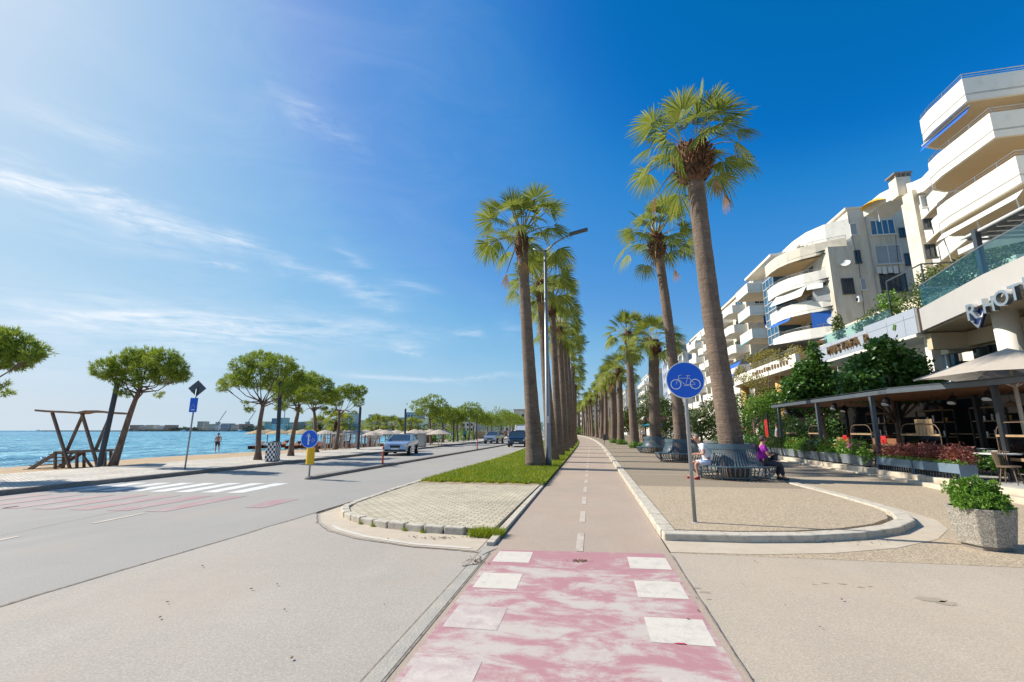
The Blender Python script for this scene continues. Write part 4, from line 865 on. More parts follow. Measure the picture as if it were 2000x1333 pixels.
# keep right / straight sign at the separator nose
s2=thing('direction_sign','round blue arrow sign above a yellow cylinder marker on the lane separator nose','road sign',(-9.62,14.85,.08),.10)
part('pole','pole',s2,lambda m:m.tube([(0,0,0),(0,0,1.4)],.03,12),smooth=True)
part('marker_box','yellow',s2,lambda m:m.tube([(0,-.02,.42),(0,-.02,.98)],.135,20),smooth=False)
D2=(0,0,1.28); pl=part('sign_plate','blue',s2,lambda m:disc(m,D2,.30,-.18,-.16,40)); part('rim','white',pl,lambda m:ring(m,D2,.293,.307,-.184,-.156,40))
def arrows(m):
    y=-.186
    def bb(a,b_,w): m.beam((a[0],y,1.28+a[1]),(b_[0],y,1.28+b_[1]),w,.008)
    bb((-.03,-.20),(-.03,.14),.05); bb((-.03,.20),(-.10,.08),.05); bb((-.03,.20),(.04,.08),.05); bb((-.03,-.13),(.03,-.03),.05); bb((.02,-.04),(.14,-.04),.05); bb((.20,-.04),(.10,-.11),.05); bb((.20,-.04),(.10,.03),.05)
part('arrow_symbol','white',pl,arrows)
# diamond sign seen from the back + small blue plate
s3=thing('diamond_sign','dark backed diamond sign over a small blue plate on a grey pole','road sign',(-16.1,16.4,.1),.35)
part('pole','pole',s3,lambda m:m.tube([(0,0,0),(.05,0,3.3)],.03,12),smooth=True)
def dia(m,h=.34,y=.05):
    m.add([(0.04,y,3.26-h),(.04+h,y,3.26),(.04,y,3.26+h),(.04-h,y,3.26),(0.04,y+.02,3.26-h),(.04+h,y+.02,3.26),(.04,y+.02,3.26+h),(.04-h,y+.02,3.26)],[(0,1,2,3),(7,6,5,4),(0,4,5,1),(1,5,6,2),(2,6,7,3),(3,7,4,0)]); m.box(-.16,.24,y-.03,y,3.10,3.14); m.box(-.16,.24,y-.03,y,3.36,3.40)
part('diamond_plate','signback',s3,dia)
pb=part('plate','blue',s3,lambda m:m.box(-.11,.17,-.06,-.04,2.28,2.86)); part('symbol','white',pb,lambda m:(m.box(-.03,.09,-.064,-.06,2.36,2.40),m.beam((-.04,-.062,2.44),(.03,-.062,2.62),.025,.004),m.beam((.10,-.062,2.44),(.03,-.062,2.62),.025,.004)))
# dark lamp posts on the promenade
def dlamp(base,top,label):
    t=thing('lamp_post',label,'lamp post',base,0,'dark lamp posts along the promenade'); d=Vector(top)-Vector(base)
    part('post','dpole',t,lambda m:(m.tube([(0,0,0),tuple(d*.98)],[.11,.10],14),m.tube([(0,0,0),(0,0,.03)],.17,14)),smooth=False); part('cap','black',t,lambda m:m.tube([tuple(d*.98),tuple(d)],[.105,.06],14)); return t
dlamp((-21.5,17.45,.1),atY(230,747,17.45),'thick dark leaning lamp post between the wooden beach hut and the leaning pine')
dlamp((-16.6,22.6,.1),atY(548,745,22.6),'dark lamp post behind the checkered bin'); dlamp((-19.4,36.6,.1),atY(704,795,36.6),'dark lamp post in front of the white pole fence'); dlamp((-19.6,47,.1),atY(792,798,47),'thin dark lamp post left of the utility box')
for i in range(7): Y=60+i*14; dlamp((-18.0+bend(Y),Y,.1),(-18+bend(Y),Y,4.3),ordn[i+6]+' dark lamp post along the promenade, among the far pines')
# tall road lamps in the verge
def rlamp(x,y,label,h=10.2):
    t=thing('street_lamp',label,'street lamp',(x,y,.08),0,'tall grey street lamps in the verge row'); 
    part('pole','pole',t,lambda m:m.tube([(0,0,0),(0,0,.5),(-.02,0,h)],[.15,.13,.06],14),smooth=True)
    part('arm','pole',t,lambda m:(m.tube([(-.02,0,h-.1),(.5,0,h+.35),(1.25,0,h+.72)],[.045,.04,.035],8),m.tube([(-.02,0,h-.1),(-.6,0,h+.1)],[.045,.03],8)),smooth=True)
    part('lamp_head','signback',t,lambda m:m.obox((1.62,0,h+.82),(.9,.26,.09),0,0,-.22)); 
    part('number_plate','white',t,lambda m:m.box(-.06,.06,-.155,-.14,1.9,2.2))
    return t
rlamp(-1.92,20.9,'nearest tall grey street lamp beside the first verge palm')
for i,y in enumerate((49.8,79,108,137)): rlamp(-1.9+bend(y),y,['second','third','fourth','fifth'][i]+' tall grey street lamp from the camera, in the verge row')
# checkered bin
bn=thing('litter_bin','black and white checkered square litter bin by the promenade kerb','litter bin',(-15.98,21.4,.1),.12)
def chk(par):
    m=MB(); n=5; w=.50; h=.88
    for side in range(4):
        for i in range(n):
            for j in range(7):
                m.slot((i+j+side)%2); a=side*math.pi/2; x0=-w/2+w*i/n; x1=x0+w/n; z0=.04+h*j/7; z1=z0+h/7; tf=lambda x,z:( x*math.cos(a)+ (w/2)*math.sin(a), x*math.sin(a)-(w/2)*math.cos(a), z)
                m.add([tf(x0,z0),tf(x1,z0),tf(x1,z1),tf(x0,z1)],[(0,1,2,3)])
    return m.build('body',['white','black'],par)
chk(bn); part('rim','concg',bn,lambda m:(m.box(-.27,.27,-.27,.27,.92,.96),)); part('base','black',bn,lambda m:m.box(-.23,.23,-.23,.23,0,.04)); part('liner','black',bn,lambda m:m.tube([(0,0,.955),(0,0,.99)],.17,16))
# red delineator posts
def delin(x,y,label):
    t=thing('delineator_post',label,'bollard',(x,y,.09),0,'red flexible posts on the lane separator'); part('base','black',t,lambda m:m.lathe([(.11,0),(.10,.025),(.06,.04),(.001,.045)],(0,0),16)); p=part('post','red',t,lambda m:m.lathe([(.055,.03),(.045,.12),(.045,.78),(.03,.83),(.001,.84)],(0,0),14),smooth=True); part('band','white',p,lambda m:m.lathe([(.047,.60),(.047,.68)],(0,0),14))
delin(-9.6,20.5,'nearer red post on the lane separator, in front of the silver saloon'); delin(-9.55,38.4,'farther red post on the lane separator')
# utility box
ub=thing('utility_box','tall pale grey utility cabinet on the promenade behind the silver saloon','utility cabinet',(-15.75,41.8,.1))
part('body','concg',ub,lambda m:m.box(-.36,.36,-.2,.2,.06,1.22),bevel=.02); part('door','concg',ub,lambda m:m.box(-.31,.31,-.212,-.2,.15,1.12)); part('cap','concg',ub,lambda m:m.box(-.39,.39,-.23,.23,1.22,1.28)); part('plinth','kerbd',ub,lambda m:m.box(-.4,.4,-.24,.24,0,.06))
pb=thing('path_bin','small grey litter bin on a post beside the far cycle path','litter bin',(*G(1181,870)[:2],.1)); part('body','anthr',pb,lambda m:m.tube([(0,0,.45),(0,0,1.05)],[.2,.24],14)); part('post','anthr',pb,lambda m:m.tube([(0,.1,0),(0,.1,1.1)],.03,8)); part('lid','black',pb,lambda m:m.tube([(0,0,1.05),(0,0,1.1)],[.25,.18],14))
# ---- round slatted benches
def bench(x,y,label):
    t=thing('round_bench',label,'bench',(x,y,.1),0,'round slatted benches around palm trunks')
    def prof(m,pts,n,wd,th=.012,skip=None):
        for k in range(n):
            a=2*math.pi*k/n; ca,sa=math.cos(a),math.sin(a)
            if skip and skip(a): continue
            for (r0,z0),(r1,z1) in zip(pts[:-1],pts[1:]): m.beam((r0*ca,r0*sa,z0),(r1*ca,r1*sa,z1),wd,th)
    back=[(.86,1.10),(.87,.95),(.90,.80),(.955,.65),(1.03,.52),(1.10,.44)]
    part('backrest','benchp',t,lambda m:prof(m,back,64,.055))
    part('top_ring','benchp',t,lambda m:(m.lathe([(.87,1.12),(.895,1.12),(.90,.95),(.875,.95),(.87,1.12)],(0,0),64)))
    part('seat','benchp',t,lambda m:(prof(m,[(1.10,.44),(1.28,.425),(1.46,.43)],64,.06),m.lathe([(1.455,.452),(1.495,.447),(1.495,.405),(1.455,.405),(1.455,.452)],(0,0),64)))
    part('skirt','benchp',t,lambda m:(prof(m,[(1.48,.42),(1.46,.30),(1.38,.17),(1.24,.08)],56,.04),m.lathe([(1.23,.10),(1.26,.10),(1.26,.07),(1.23,.07),(1.23,.10)],(0,0),48)))
    for k in range(8):
        a=math.pi*k/4+.2; part('leg','benchp',t,lambda m:m.beam((1.25*math.cos(a),1.25*math.sin(a),.0),(1.25*math.cos(a),1.25*math.sin(a),.42),.05,.05))
    part('planting_bed','soil',t,lambda m:m.lathe([(.001,.02),(1.0,.02),(1.25,.004)],(0,0),32)); t.scale=(.87,.87,1); return t
bench(4.62,16.75,'round slatted bench nearest the camera, with two people seated on it'); bench(4.5,25.0,'second round slatted bench, behind the cycle sign pole'); bench(4.4,34.0,'third and farthest round slatted bench')
# ---- concrete plant pot
pt=thing('concrete_planter','octagonal exposed aggregate concrete pot with a bright green bush on the side road','planter',(5.52,8.0,.01),.30)
def octo(r,cut=.36):
    a=r;b=r*(1-cut); return [(-b,-a),(b,-a),(a,-b),(a,b),(b,a),(-b,a),(-a,b),(-a,-b)]
m=MB(); lo=octo(.385,.42); hi=octo(.475,.42); hin=octo(.415,.42)
v=[(*p,.06) for p in lo]+[(*p,.66) for p in hi]+[(*p,.66) for p in hin]+[(*p,.56) for p in hin]
m.add(v,[(7,6,5,4,3,2,1,0)]+[(i,(i+1)%8,8+(i+1)%8,8+i) for i in range(8)]+[(8+i,8+(i+1)%8,16+(i+1)%8,16+i) for i in range(8)]+[(16+i,16+(i+1)%8,24+(i+1)%8,24+i) for i in range(8)])
m.build('pot','aggr',pt,bevel=.012); part('foot','kerbd',pt,lambda m:m.prism(octo(.33,.42),0,.06)); part('soil','soil',pt,lambda m:m.prism(octo(.412,.42),.5,.58))
rng=np.random.default_rng(71); B=[(0,0,.78,.42,.42,.22),(-.30,-.1,.75,.3,.3,.18),(.3,.1,.76,.32,.3,.18),(.0,-.3,.72,.35,.22,.16),(-.12,.15,.9,.3,.3,.2),(.14,-.1,.93,.22,.22,.17),(-.05,0,1.02,.18,.18,.14)]
P,d=ballpts(rng,1500,B,.55)
def rosette(P,d,rng,L_=.085,K=5):
    n=len(P); dirs=d[:,None,:]*.7+rng.normal(0,.6,(n,K,3))+np.array([0,0,.35]); dirs/=np.linalg.norm(dirs,axis=2)[...,None]; s=np.cross(dirs,rng.normal(size=(n,K,3))); s/=np.linalg.norm(s,axis=2)[...,None]; ln=L_*rng.uniform(.7,1.2,(n,K,1)); nn=np.cross(s,dirs)
    b=P[:,None,:]+0*dirs; V=np.stack([b,b+dirs*ln*.6+s*ln*.24+nn*ln*.06,b+dirs*ln,b+dirs*ln*.6-s*ln*.24+nn*ln*.06],2).reshape(-1,3); k=np.arange(n*K)*4; F=np.concatenate([np.stack([k,k+1,k+2],1),np.stack([k,k+2,k+3],1)]); return V,F
V,F=rosette(P,d,rng,.062,6); soup('bush',V,F,['leafb'],pt); pt.scale=(.70,.70,.84)
# ================================================================ PEOPLE
def skinmesh(name,pts,edges,rad,mtl,parent,sub=2,root=0):
    me=bpy.data.meshes.new(name); me.from_pydata(pts,edges,[]); o=bpy.data.objects.new(name,me); C.objects.link(o); me.materials.append(M[mtl])
    sk=o.modifiers.new('skin','SKIN'); sk.use_smooth_shade=True
    if not me.skin_vertices: me.attributes.new('x','FLOAT','POINT') if False else None
    bpy.context.view_layer.objects.active=o
    sv=me.skin_vertices[0].data if me.skin_vertices else None
    for i,r in enumerate(rad):
        rr_=(r,r) if isinstance(r,(int,float)) else r; sv[i].radius=rr_; sv[i].use_root=(i==root)
    ss=o.modifiers.new('s','SUBSURF'); ss.levels=sub; ss.render_levels=sub
    dg=bpy.context.evaluated_depsgraph_get(); m2=bpy.data.meshes.new_from_object(o.evaluated_get(dg)); bpy.data.objects.remove(o)
    if not m2.materials: m2.materials.append(M[mtl])
    m2.polygons.foreach_set('use_smooth',[True]*len(m2.polygons)); m2.name=name
    o2=bpy.data.objects.new(name,m2); C.objects.link(o2); o2.parent=parent; return o2
def chain(*names): return [(names[i],names[i+1]) for i in range(len(names)-1)]
def figure(parent,J,skin='skin',hair='hairg',tops=None,legs=None,shoes=None,hairlong=False,headr=.095,sleeve=.55,legcov=1.,belly=1.):
    """J: joints dict in local metres. body is one skinned mesh; clothes are slightly larger meshes over it"""
    names=list(J); idx={k:i for i,k in enumerate(names)}
    rad={'pel':.13*belly,'wst':.125*belly,'chest':.135,'neckb':.065,'neck':.052,'head0':.078,'head':.092,'crown':.07,
      'shL':.062,'shR':.062,'elL':.040,'elR':.040,'wrL':.027,'wrR':.027,'haL':.034,'haR':.034,'hiL':.088,'hiR':.088,'knL':.06,'knR':.06,'anL':.040,'anR':.040,'toL':.035,'toR':.035,'heL':.03,'heR':.03}
    E=chain('pel','wst','chest','neckb','neck','head0','head','crown')+chain('chest','shL','elL','wrL','haL')+chain('chest','shR','elR','wrR','haR')+chain('pel','hiL','knL','anL','toL')+chain('pel','hiR','knR','anR','toR')
    body=skinmesh('body',[J[k] for k in names],[(idx[a],idx[b]) for a,b in E],[rad[k] for k in names],skin,parent,2,idx['pel'])
    def lerp(a,b,t): return tuple(J[a][i]+(J[b][i]-J[a][i])*t for i in range(3))
    if tops:
        pts=[J['pel'],J['wst'],J['chest'],J['neckb'],J['shL'],lerp('shL','elL',sleeve),J['shR'],lerp('shR','elR',sleeve)]
        skinmesh('shirt',pts,[(0,1),(1,2),(2,3),(2,4),(4,5),(2,6),(6,7)],[.155*belly,.15*belly,.158,.07,.08,.062,.08,.062],tops,body,2,0)
    if legs:
        pts=[J['pel'],J['hiL'],lerp('hiL','knL',min(1,legcov)),J['hiR'],lerp('hiR','knR',min(1,legcov))]; ed=[(0,1),(1,2),(0,3),(3,4)]; rd=[.15*belly,.105,.082,.105,.082]
        if legcov>1: pts+=[lerp('knL','anL',.92),lerp('knR','anR',.92)]; ed+=[(2,5),(4,6)]; rd+=[.065,.065]
        skinmesh('shorts' if legcov<1 else 'trousers',pts,ed,rd,legs,body,2,0)
    if shoes:
        for s_ in 'LR':
            a=Vector(J['an'+s_]); to=Vector(J['to'+s_]); h=a+(a-to).normalized()*.05; h.z=to.z
            skinmesh('shoe',[tuple(h),tuple((a*.5+to*.5)-Vector((0,0,.03))),tuple(to+(to-a).normalized()*.03)],[(0,1),(1,2)],[(.045,.05),(.05,.052),(.042,.035)],shoes if isinstance(shoes,str) else shoes[s_],body,2,0)
    if hair:
        hd=Vector(J['head']); cr=Vector(J['crown']); u=(cr-hd).normalized(); bk=J_b.get(parent.name,Vector((0,0,0))); bk=bk-u*bk.dot(u)
        if bk.length>.01: bk.normalize()
        sd=u.cross(bk); c=hd+u*.012+bk*.012; V=[];F=[]; na,nb_=9,18; R0=.100
        for i in range(na+1):
            th=i/na*R(118 if hairlong else 84)
            for j in range(nb_):
                ph=2*math.pi*j/nb_; fr=math.cos(ph); t2=th*(1-.42*max(0,-fr)**1.5) ; V.append(c+u*(R0*1.08*math.cos(t2))+(bk*math.cos(ph)*1.08+sd*math.sin(ph)*.96)*R0*math.sin(t2))
        for i in range(na):
            for j in range(nb_): F.append((i*nb_+j,i*nb_+(j+1)%nb_,(i+1)*nb_+(j+1)%nb_,(i+1)*nb_+j))
        hm=MB(); hm.add(V,F); ho=hm.build('hair',hair,body,smooth=True); so=ho.modifiers.new('s','SOLIDIFY'); so.thickness=.012
    # face: nose, ears, eyes
    return body
J_b={}
def face(body,head,fwd,side,skin='skin',hair=None):
    h=Vector(head); f=Vector(fwd).normalized(); s=Vector(side).normalized(); u=s.cross(f)
    if u.z<0: u=-u
    m=MB(); m.tube([tuple(h+f*.080+u*.02),tuple(h+f*.108-u*.015),tuple(h+f*.085-u*.025)],[.010,.016,.010],6); m.build('nose',skin,body,smooth=True)
    for sg_ in(1,-1):
        m=MB(); p=h+s*sg_*.088; m.tube([tuple(p+u*.03),tuple(p+s*sg_*.012),tuple(p-u*.03)],[.012,.018,.010],6); m.build('ear',skin,body,smooth=True)
        m=MB(); p=h+f*.086+s*sg_*.032+u*.018; m.tube([tuple(p-s*.012),tuple(p+s*.012)],[.007,.007],6); m.build('eye','haird',body,smooth=True)
    m=MB(); m.tube([tuple(h+f*.088-u*.045-s*.022),tuple(h+f*.094-u*.045),tuple(h+f*.088-u*.045+s*.022)],.006,5); m.build('mouth','postr',body,smooth=True)
def hand(body,wr,dirn,palmn,skin='skin',side=1,curl=.9):
    w=Vector(wr); d=Vector(dirn).normalized(); n=Vector(palmn).normalized(); s=d.cross(n).normalized()
    for k,(off,ln) in enumerate(((-.030,.070),(-.010,.080),(.010,.075),(.028,.058))):
        a=w+d*.075+s*off; b_=a+d*ln*.5+n*ln*.25*curl; c=b_+d*ln*.15+n*ln*.5*curl; m=MB(); m.tube([tuple(w+d*.04+s*off*.8),tuple(a),tuple(b_),tuple(c)],[.010,.010,.009,.007],6); m.build('finger',skin,body,smooth=True)
    a=w+d*.03-s*side*.035; m=MB(); m.tube([tuple(w+d*.01-s*side*.02),tuple(a+d*.02+n*.02),tuple(a+d*.055+n*.04)],[.012,.011,.008],6); m.build('thumb',skin,body,smooth=True)
# man on the near bench, facing the sea (-x), leaning over his phone
mp_=thing('person','grey haired man in white t-shirt and pale shorts bent over his phone on the bench','person',(3.62,16.1,.1),0)
J_b[mp_.name]=Vector((.9,0,.45))
JM=dict(pel=(.10,.05,.56),wst=(.06,.04,.74),chest=(-.05,.02,.98),neckb=(-.13,.01,1.13),neck=(-.18,.01,1.19),head0=(-.22,.0,1.24),head=(-.26,.0,1.31),crown=(-.24,.0,1.38),
 shL=(-.07,-.19,1.06),shR=(-.07,.21,1.06),elL=(-.08,-.23,.80),elR=(-.10,.25,.80),wrL=(-.30,-.10,.79),wrR=(-.32,.10,.80),haL=(-.37,-.05,.80),haR=(-.39,.05,.81),
 hiL=(.04,-.10,.53),hiR=(.04,.15,.53),knL=(-.33,-.12,.50),knR=(-.38,.22,.51),anL=(-.27,-.13,.10),anR=(-.42,.20,.10),toL=(-.40,-.15,.045),toR=(-.55,.20,.045))
bd=figure(mp_,JM,'skin','hairg','shirtw','shorts',{'L':'shoered','R':'shoered'},legcov=.8)
face(bd,JM['head'],(-1,0,-.55),(0,1,0)); hand(bd,JM['wrL'],(-1,.4,.1),(0,.6,-.8),side=1); hand(bd,JM['wrR'],(-1,-.4,.1),(0,-.6,-.8),side=-1)
part('crossbody_strap','black',bd,lambda m:m.tube([(-.12,.14,1.16),(-.20,-.02,.98),(-.16,-.16,.74)],.016,6),smooth=True)
ph=thing('phone','small dark phone held by the seated man','phone',(3.24,16.1,.93),0); part('case','black',ph,lambda m:m.obox((0,0,0),(.075,.15,.01),0,0,.5)); part('screen','glass',ph,lambda m:m.obox((.004,0,.007),(.068,.135,.002),0,0,.5))
# woman, right end of the bench, facing right (+x)
wp=thing('person','woman in magenta t-shirt and dark trousers seated on the right end of the bench','person',(5.52,16.25,.1),0)
J_b[wp.name]=Vector((-1,0,-.1))
JW=dict(pel=(-.12,.0,.56),wst=(-.12,.0,.73),chest=(-.10,.0,.95),neckb=(-.09,.0,1.09),neck=(-.07,.0,1.15),head0=(-.05,.0,1.20),head=(-.03,.0,1.27),crown=(-.04,.0,1.34),
 shL=(-.09,-.19,1.02),shR=(-.09,.19,1.02),elL=(.0,-.22,.76),elR=(.0,.22,.78),wrL=(.22,-.10,.82),wrR=(.24,.08,.84),haL=(.29,-.06,.85),haR=(.31,.03,.86),
 hiL=(-.04,-.11,.53),hiR=(-.04,.12,.53),knL=(.36,-.13,.50),knR=(.38,.14,.50),anL=(.40,-.12,.10),anR=(.34,.14,.10),toL=(.54,-.13,.045),toR=(.48,.15,.045))
bd=figure(wp,JW,'skin','haird','magenta','trous','black',legcov=1.2,belly=1.15,hairlong=True)
face(bd,JW['head'],(1,0,-.3),(0,1,0)); hand(bd,JW['wrL'],(1,.3,.1),(0,.5,-.8),side=1); hand(bd,JW['wrR'],(1,-.3,.1),(0,-.5,-.8),side=-1)
bg_=thing('handbag','dark handbag on the lap of the seated woman','bag',(5.76,16.25,.68)); part('bag_body','trous',bg_,lambda m:m.obox((0,0,.14),(.14,.30,.24),0,0,.15),bevel=.04); part('handle','black',bg_,lambda m:m.tube([(0,-.09,.25),(0,-.06,.36),(0,.06,.36),(0,.09,.25)],.01,6),smooth=True)
# bather standing on the beach
p3=G(423,884,-.32); bp=thing('person','shirtless bather in dark shorts standing at the water edge of the beach','person',(p3[0],p3[1],-.36),.6)
J_b[bp.name]=Vector((0,.8,0))
JB=dict(pel=(0,0,.94),wst=(0,0,1.08),chest=(0,0,1.32),neckb=(0,0,1.47),neck=(0,0,1.53),head0=(0,-.01,1.58),head=(0,-.02,1.66),crown=(0,-.01,1.73),shL=(-.19,0,1.42),shR=(.19,0,1.42),elL=(-.25,.04,1.14),elR=(.26,.05,1.15),wrL=(-.20,-.10,.94),wrR=(.18,-.12,.98),haL=(-.17,-.14,.88),haR=(.12,-.16,.95),
 hiL=(-.10,0,.90),hiR=(.10,0,.90),knL=(-.11,-.04,.50),knR=(.13,.02,.50),anL=(-.10,.02,.09),anR=(.16,.10,.09),toL=(-.11,-.12,.04),toR=(.18,-.04,.04))
bd=figure(bp,JB,'skin','haird',None,'black',None,legcov=.75); face(bd,JB['head'],(0,-1,0),(1,0,0)); hand(bd,JB['wrL'],(.2,-.4,-1),(.9,0,0)); hand(bd,JB['wrR'],(-.6,-.4,-.3),(0,0,-1),side=-1)
# strollers far along the promenade and the plaza
def stroller(loc,rz,top,bot,label):
    t=thing('person',label,'person',loc,rz,None); J_b[t.name]=Vector((0,.8,0)); JJ=dict(JB); figure(t,JJ,'skin','haird',top,bot,'black',legcov=1.2); return t
stroller((6.6,62,.1),.5,'shirtw','trous','far walker in a white top on the plaza beyond the shrubs'); stroller((1.9,98,.1),2.6,'magenta','trous','distant walker in a purple top beside the far palms'); stroller((-17.2,62,.1),.2,'tealc','trous','distant walker in a teal top on the promenade by the far pines')
# ================================================================ CARS
def car(loc,rz,paint,label,L_=4.6,Wd=1.78,H_=1.42,kind='saloon',lights=True):
    t=thing('parked_car' if kind!='van' else 'white_van',label,'van' if kind=='van' else 'car',loc,rz,'cars on the coast road')
    h=L_/2; hw=Wd/2
    if kind=='saloon': side=[(-h,.42),(-h+.02,.62),(-h+.12,.80),(-h+.55,.88),(-h+1.25,.96),(-h+2.6,.98),(-h+3.75,1.00),(h-.12,.96),(h-.02,.78),(h,.5),(h-.08,.28),(-h+.08,.24)]; roof=[(-h+1.15,.95),(-h+2.0,H_-.04),(-h+2.45,H_),(-h+3.05,H_-.02),(-h+3.95,.99)]
    elif kind=='suv': side=[(-h,.45),(-h+.02,.75),(-h+.15,.95),(-h+1.0,1.05),(-h+2.4,1.10),(h-.1,1.12),(h-.02,.9),(h,.5),(h-.08,.3),(-h+.08,.28)]; roof=[(-h+.95,1.04),(-h+1.6,H_-.05),(-h+2.2,H_),(h-.75,H_-.05),(h-.12,1.10)]
    else: side=[(-h,.4),(-h+.03,.95),(-h+.35,1.2),(-h+1.0,1.3),(h-.02,1.35),(h,.5),(h-.05,.3),(-h+.08,.28)]; roof=[(-h+.5,1.25),(-h+1.25,H_-.1),(-h+1.7,H_),(h-.2,H_),(h-.03,1.3)]
    # front is -y local
    def loft(m,prof,w0,w1,z_t):
        rows=[]
        for fy in(-1,-.93,.93,1):
            rows.append([(fy*(w0 if abs(fy)==1 else w0)*1.0,p[0],p[1]) for p in prof])
        n=len(prof)
        V=[]; 
        for sx,ins in((-1,0),(-1,1),(1,1),(1,0)):
            for (y,z) in prof:
                cx=sum(p[0] for p in prof)/n; cz_=sum(p[1] for p in prof)/n
                k=.95 if ins==0 else 1.0; w=(w0 if ins==0 else w0*.93)
                ww=w-(w0-w1)*max(0,(z-z_t[0])/(z_t[1]-z_t[0]))
                fr=1-.10*max(0,(abs(y)-h*.72)/(h*.28))
                V.append((sx*ww*fr,cx+(y-cx)*(k if ins==0 else 1),cz_+(z-cz_)*(k if ins==0 else 1)))
        F=[tuple(range(n))]+[tuple(range(4*n-1,3*n-1,-1))]
        for r in range(3):
            for i in range(n): F.append((r*n+i,(r+1)*n+i,(r+1)*n+(i+1)%n,r*n+(i+1)%n))
        m.add(V,F)
    bd=MB(); loft(bd,side,hw,hw,(9,10)); b_=bd.build('body',paint,t,smooth=False,bevel=.03)
    gl=MB(); loft(gl,roof+[(roof[-1][0],roof[-1][1]-.05),(roof[0][0],roof[0][1]-.05)],hw*.95,hw*.74,(.95,H_)); g=gl.build('cabin','glass' if kind!='van' else paint,t,bevel=.01)
    if kind=='van': part('windscreen','glass',t,lambda m:m.add([(-hw*.80,roof[0][0]+.02,roof[0][1]+.08),(hw*.80,roof[0][0]+.02,roof[0][1]+.08),(hw*.68,roof[1][0]-.12,H_-.35),(-hw*.68,roof[1][0]-.12,H_-.35)],[(0,1,2,3)]))
    rf=MB(); r1,r2=roof[1],roof[3]; rf.prism([(-hw*.72,r1[0]+.02),(hw*.72,r1[0]+.02),(hw*.70,r2[0]),(-hw*.70,r2[0])],H_-.05,H_+.015); 
    for sx in(-1,1):
        rf.beam((sx*hw*.92,roof[0][0]+.05,roof[0][1]),(sx*hw*.735,r1[0]+.03,H_-.03),.07,.05); rf.beam((sx*hw*.92,roof[-1][0]-.05,roof[-1][1]),(sx*hw*.735,r2[0]-.0,H_-.04),.10,.05); my=(r1[0]+r2[0])/2+.1; rf.beam((sx*hw*.945,my,roof[0][1]),(sx*hw*.745,my,H_-.03),.07,.03)
    rf.build('roof',paint,t,bevel=.01)
    wr=.31 if kind!='suv' else .35
    for sx in(-1,1):
        for wy in(-h+.85,h-.95):
            w=MB(); w.tube([(sx*(hw-.19),wy,wr),(sx*(hw+.012),wy,wr)],wr,22); wo=w.build('wheel','tyre',t); part('rim','rim',wo,lambda m:m.tube([(sx*(hw+.0),wy,wr),(sx*(hw+.02),wy,wr)],wr*.62,14)); 
        part('headlight','lampc',t,lambda m:m.obox((sx*hw*.66,-h+.10,.68),(.38,.14,.15),-sx*.18)); part('taillight','tail',t,lambda m:m.obox((sx*hw*.74,h-.05,.82 if kind=='saloon' else .95),(.28,.12,.18),sx*.1)); part('mirror',paint,t,lambda m:m.obox((sx*(hw+.08),roof[0][0]+.45,1.02),(.18,.10,.13)))
        part('door_handle',paint,t,lambda m:(m.obox((sx*(hw+.0),.35,.86),(.03,.18,.03)),m.obox((sx*(hw+.0),1.2,.88),(.03,.18,.03))))
    part('grille','black',t,lambda m:m.obox((0,-h-.0,.60),(.62,.06,.16))); part('bumper','black',t,lambda m:m.obox((0,-h+.02,.36),(Wd*.8,.08,.12))); part('number_plate','white',t,lambda m:m.obox((0,-h-.03,.46),(.48,.02,.11))); part('number_plate','white',t,lambda m:m.obox((0,h+.01,.66),(.48,.02,.11)))
    return t
cp=G(783,893); car((-13.2,31.2,0),R(11),'silver','silver blue saloon driving toward the camera in the seaward lane',4.45,1.72,1.38)
car((-12.3,58.5,0),R(-4),'silver2','grey silver hatchback far behind in the seaward lane',4.3,1.75,1.5,'suv'); car((-7.55,48.0,0),R(4),'navycar','dark blue estate car seen from behind in the near lane',4.4,1.82,1.56,'suv')
car((atY(1018,850,76)[0],76,0),R(4),'vanw','white van far down the road beside the verge palms',5.6,2.0,2.5,'van')
# ================================================================ BEACH
hut=thing('lifeguard_hut','weathered wooden beach stand with steps, V shaped posts and a thin curved roof','beach hut',(-22.6,17.2,-.05),0)
def hy(m):
    Y0,Y1=16.4,18.6
hx=lambda px,py,Y:Vector(atY(px,py,Y))-Vector((-22.6,17.2,-.05))
YA,YB=18.3,19.6
DV=Vector((-.79,.61,0))*1.35
for i_,(a,b_) in enumerate((((137,917),(102,806)),((192,915),(160,808)),((130,882),(163,808)),((186,882),(218,807)))):
    D_=Vector((0,0,0)) if i_<2 else Vector((-.25,.19,0)); part('post','wood',hut,lambda m:m.beam(hx(*a,YA)+D_,hx(*b_,YA)+D_,.10,.10))
for a in(108,150,205): part('leg','wood',hut,lambda m:m.beam(hx(a,884,YA),hx(a,921,YA),.09,.09)); part('leg','wood',hut,lambda m:m.beam(hx(a+14,884,YA)+DV,hx(a+14,918,YA)+DV,.09,.09))
part('brace','wood',hut,lambda m:m.beam(hx(163,892,YA),hx(182,916,YA),.08,.08)); part('brace','wood',hut,lambda m:m.beam(hx(140,886,YA)+DV*.4,hx(120,916,YA)+DV*.4,.07,.07))
def roof_(m):
    A=[(68,804),(90,806),(120,807),(150,809),(165,806),(190,806),(215,809),(238,810)]; V=[]
    for D_ in(-DV*.25,DV*1.25+Vector((.35,.25,.03))):
        for px,py in A: V.append(hx(px,py,YA)+D_)
    n=len(A); V+=[v+Vector((0,0,.09)) for v in V]
    F=[]
    for i in range(n-1): F+=[(i,i+1,n+i+1,n+i),(2*n+i,3*n+i,3*n+i+1,2*n+i+1),(i,2*n+i,2*n+i+1,i+1),(n+i,n+i+1,3*n+i+1,3*n+i)]
    F+=[(0,n,3*n,2*n),(n-1,3*n-1,4*n-1,2*n-1)]; m.add(V,F)
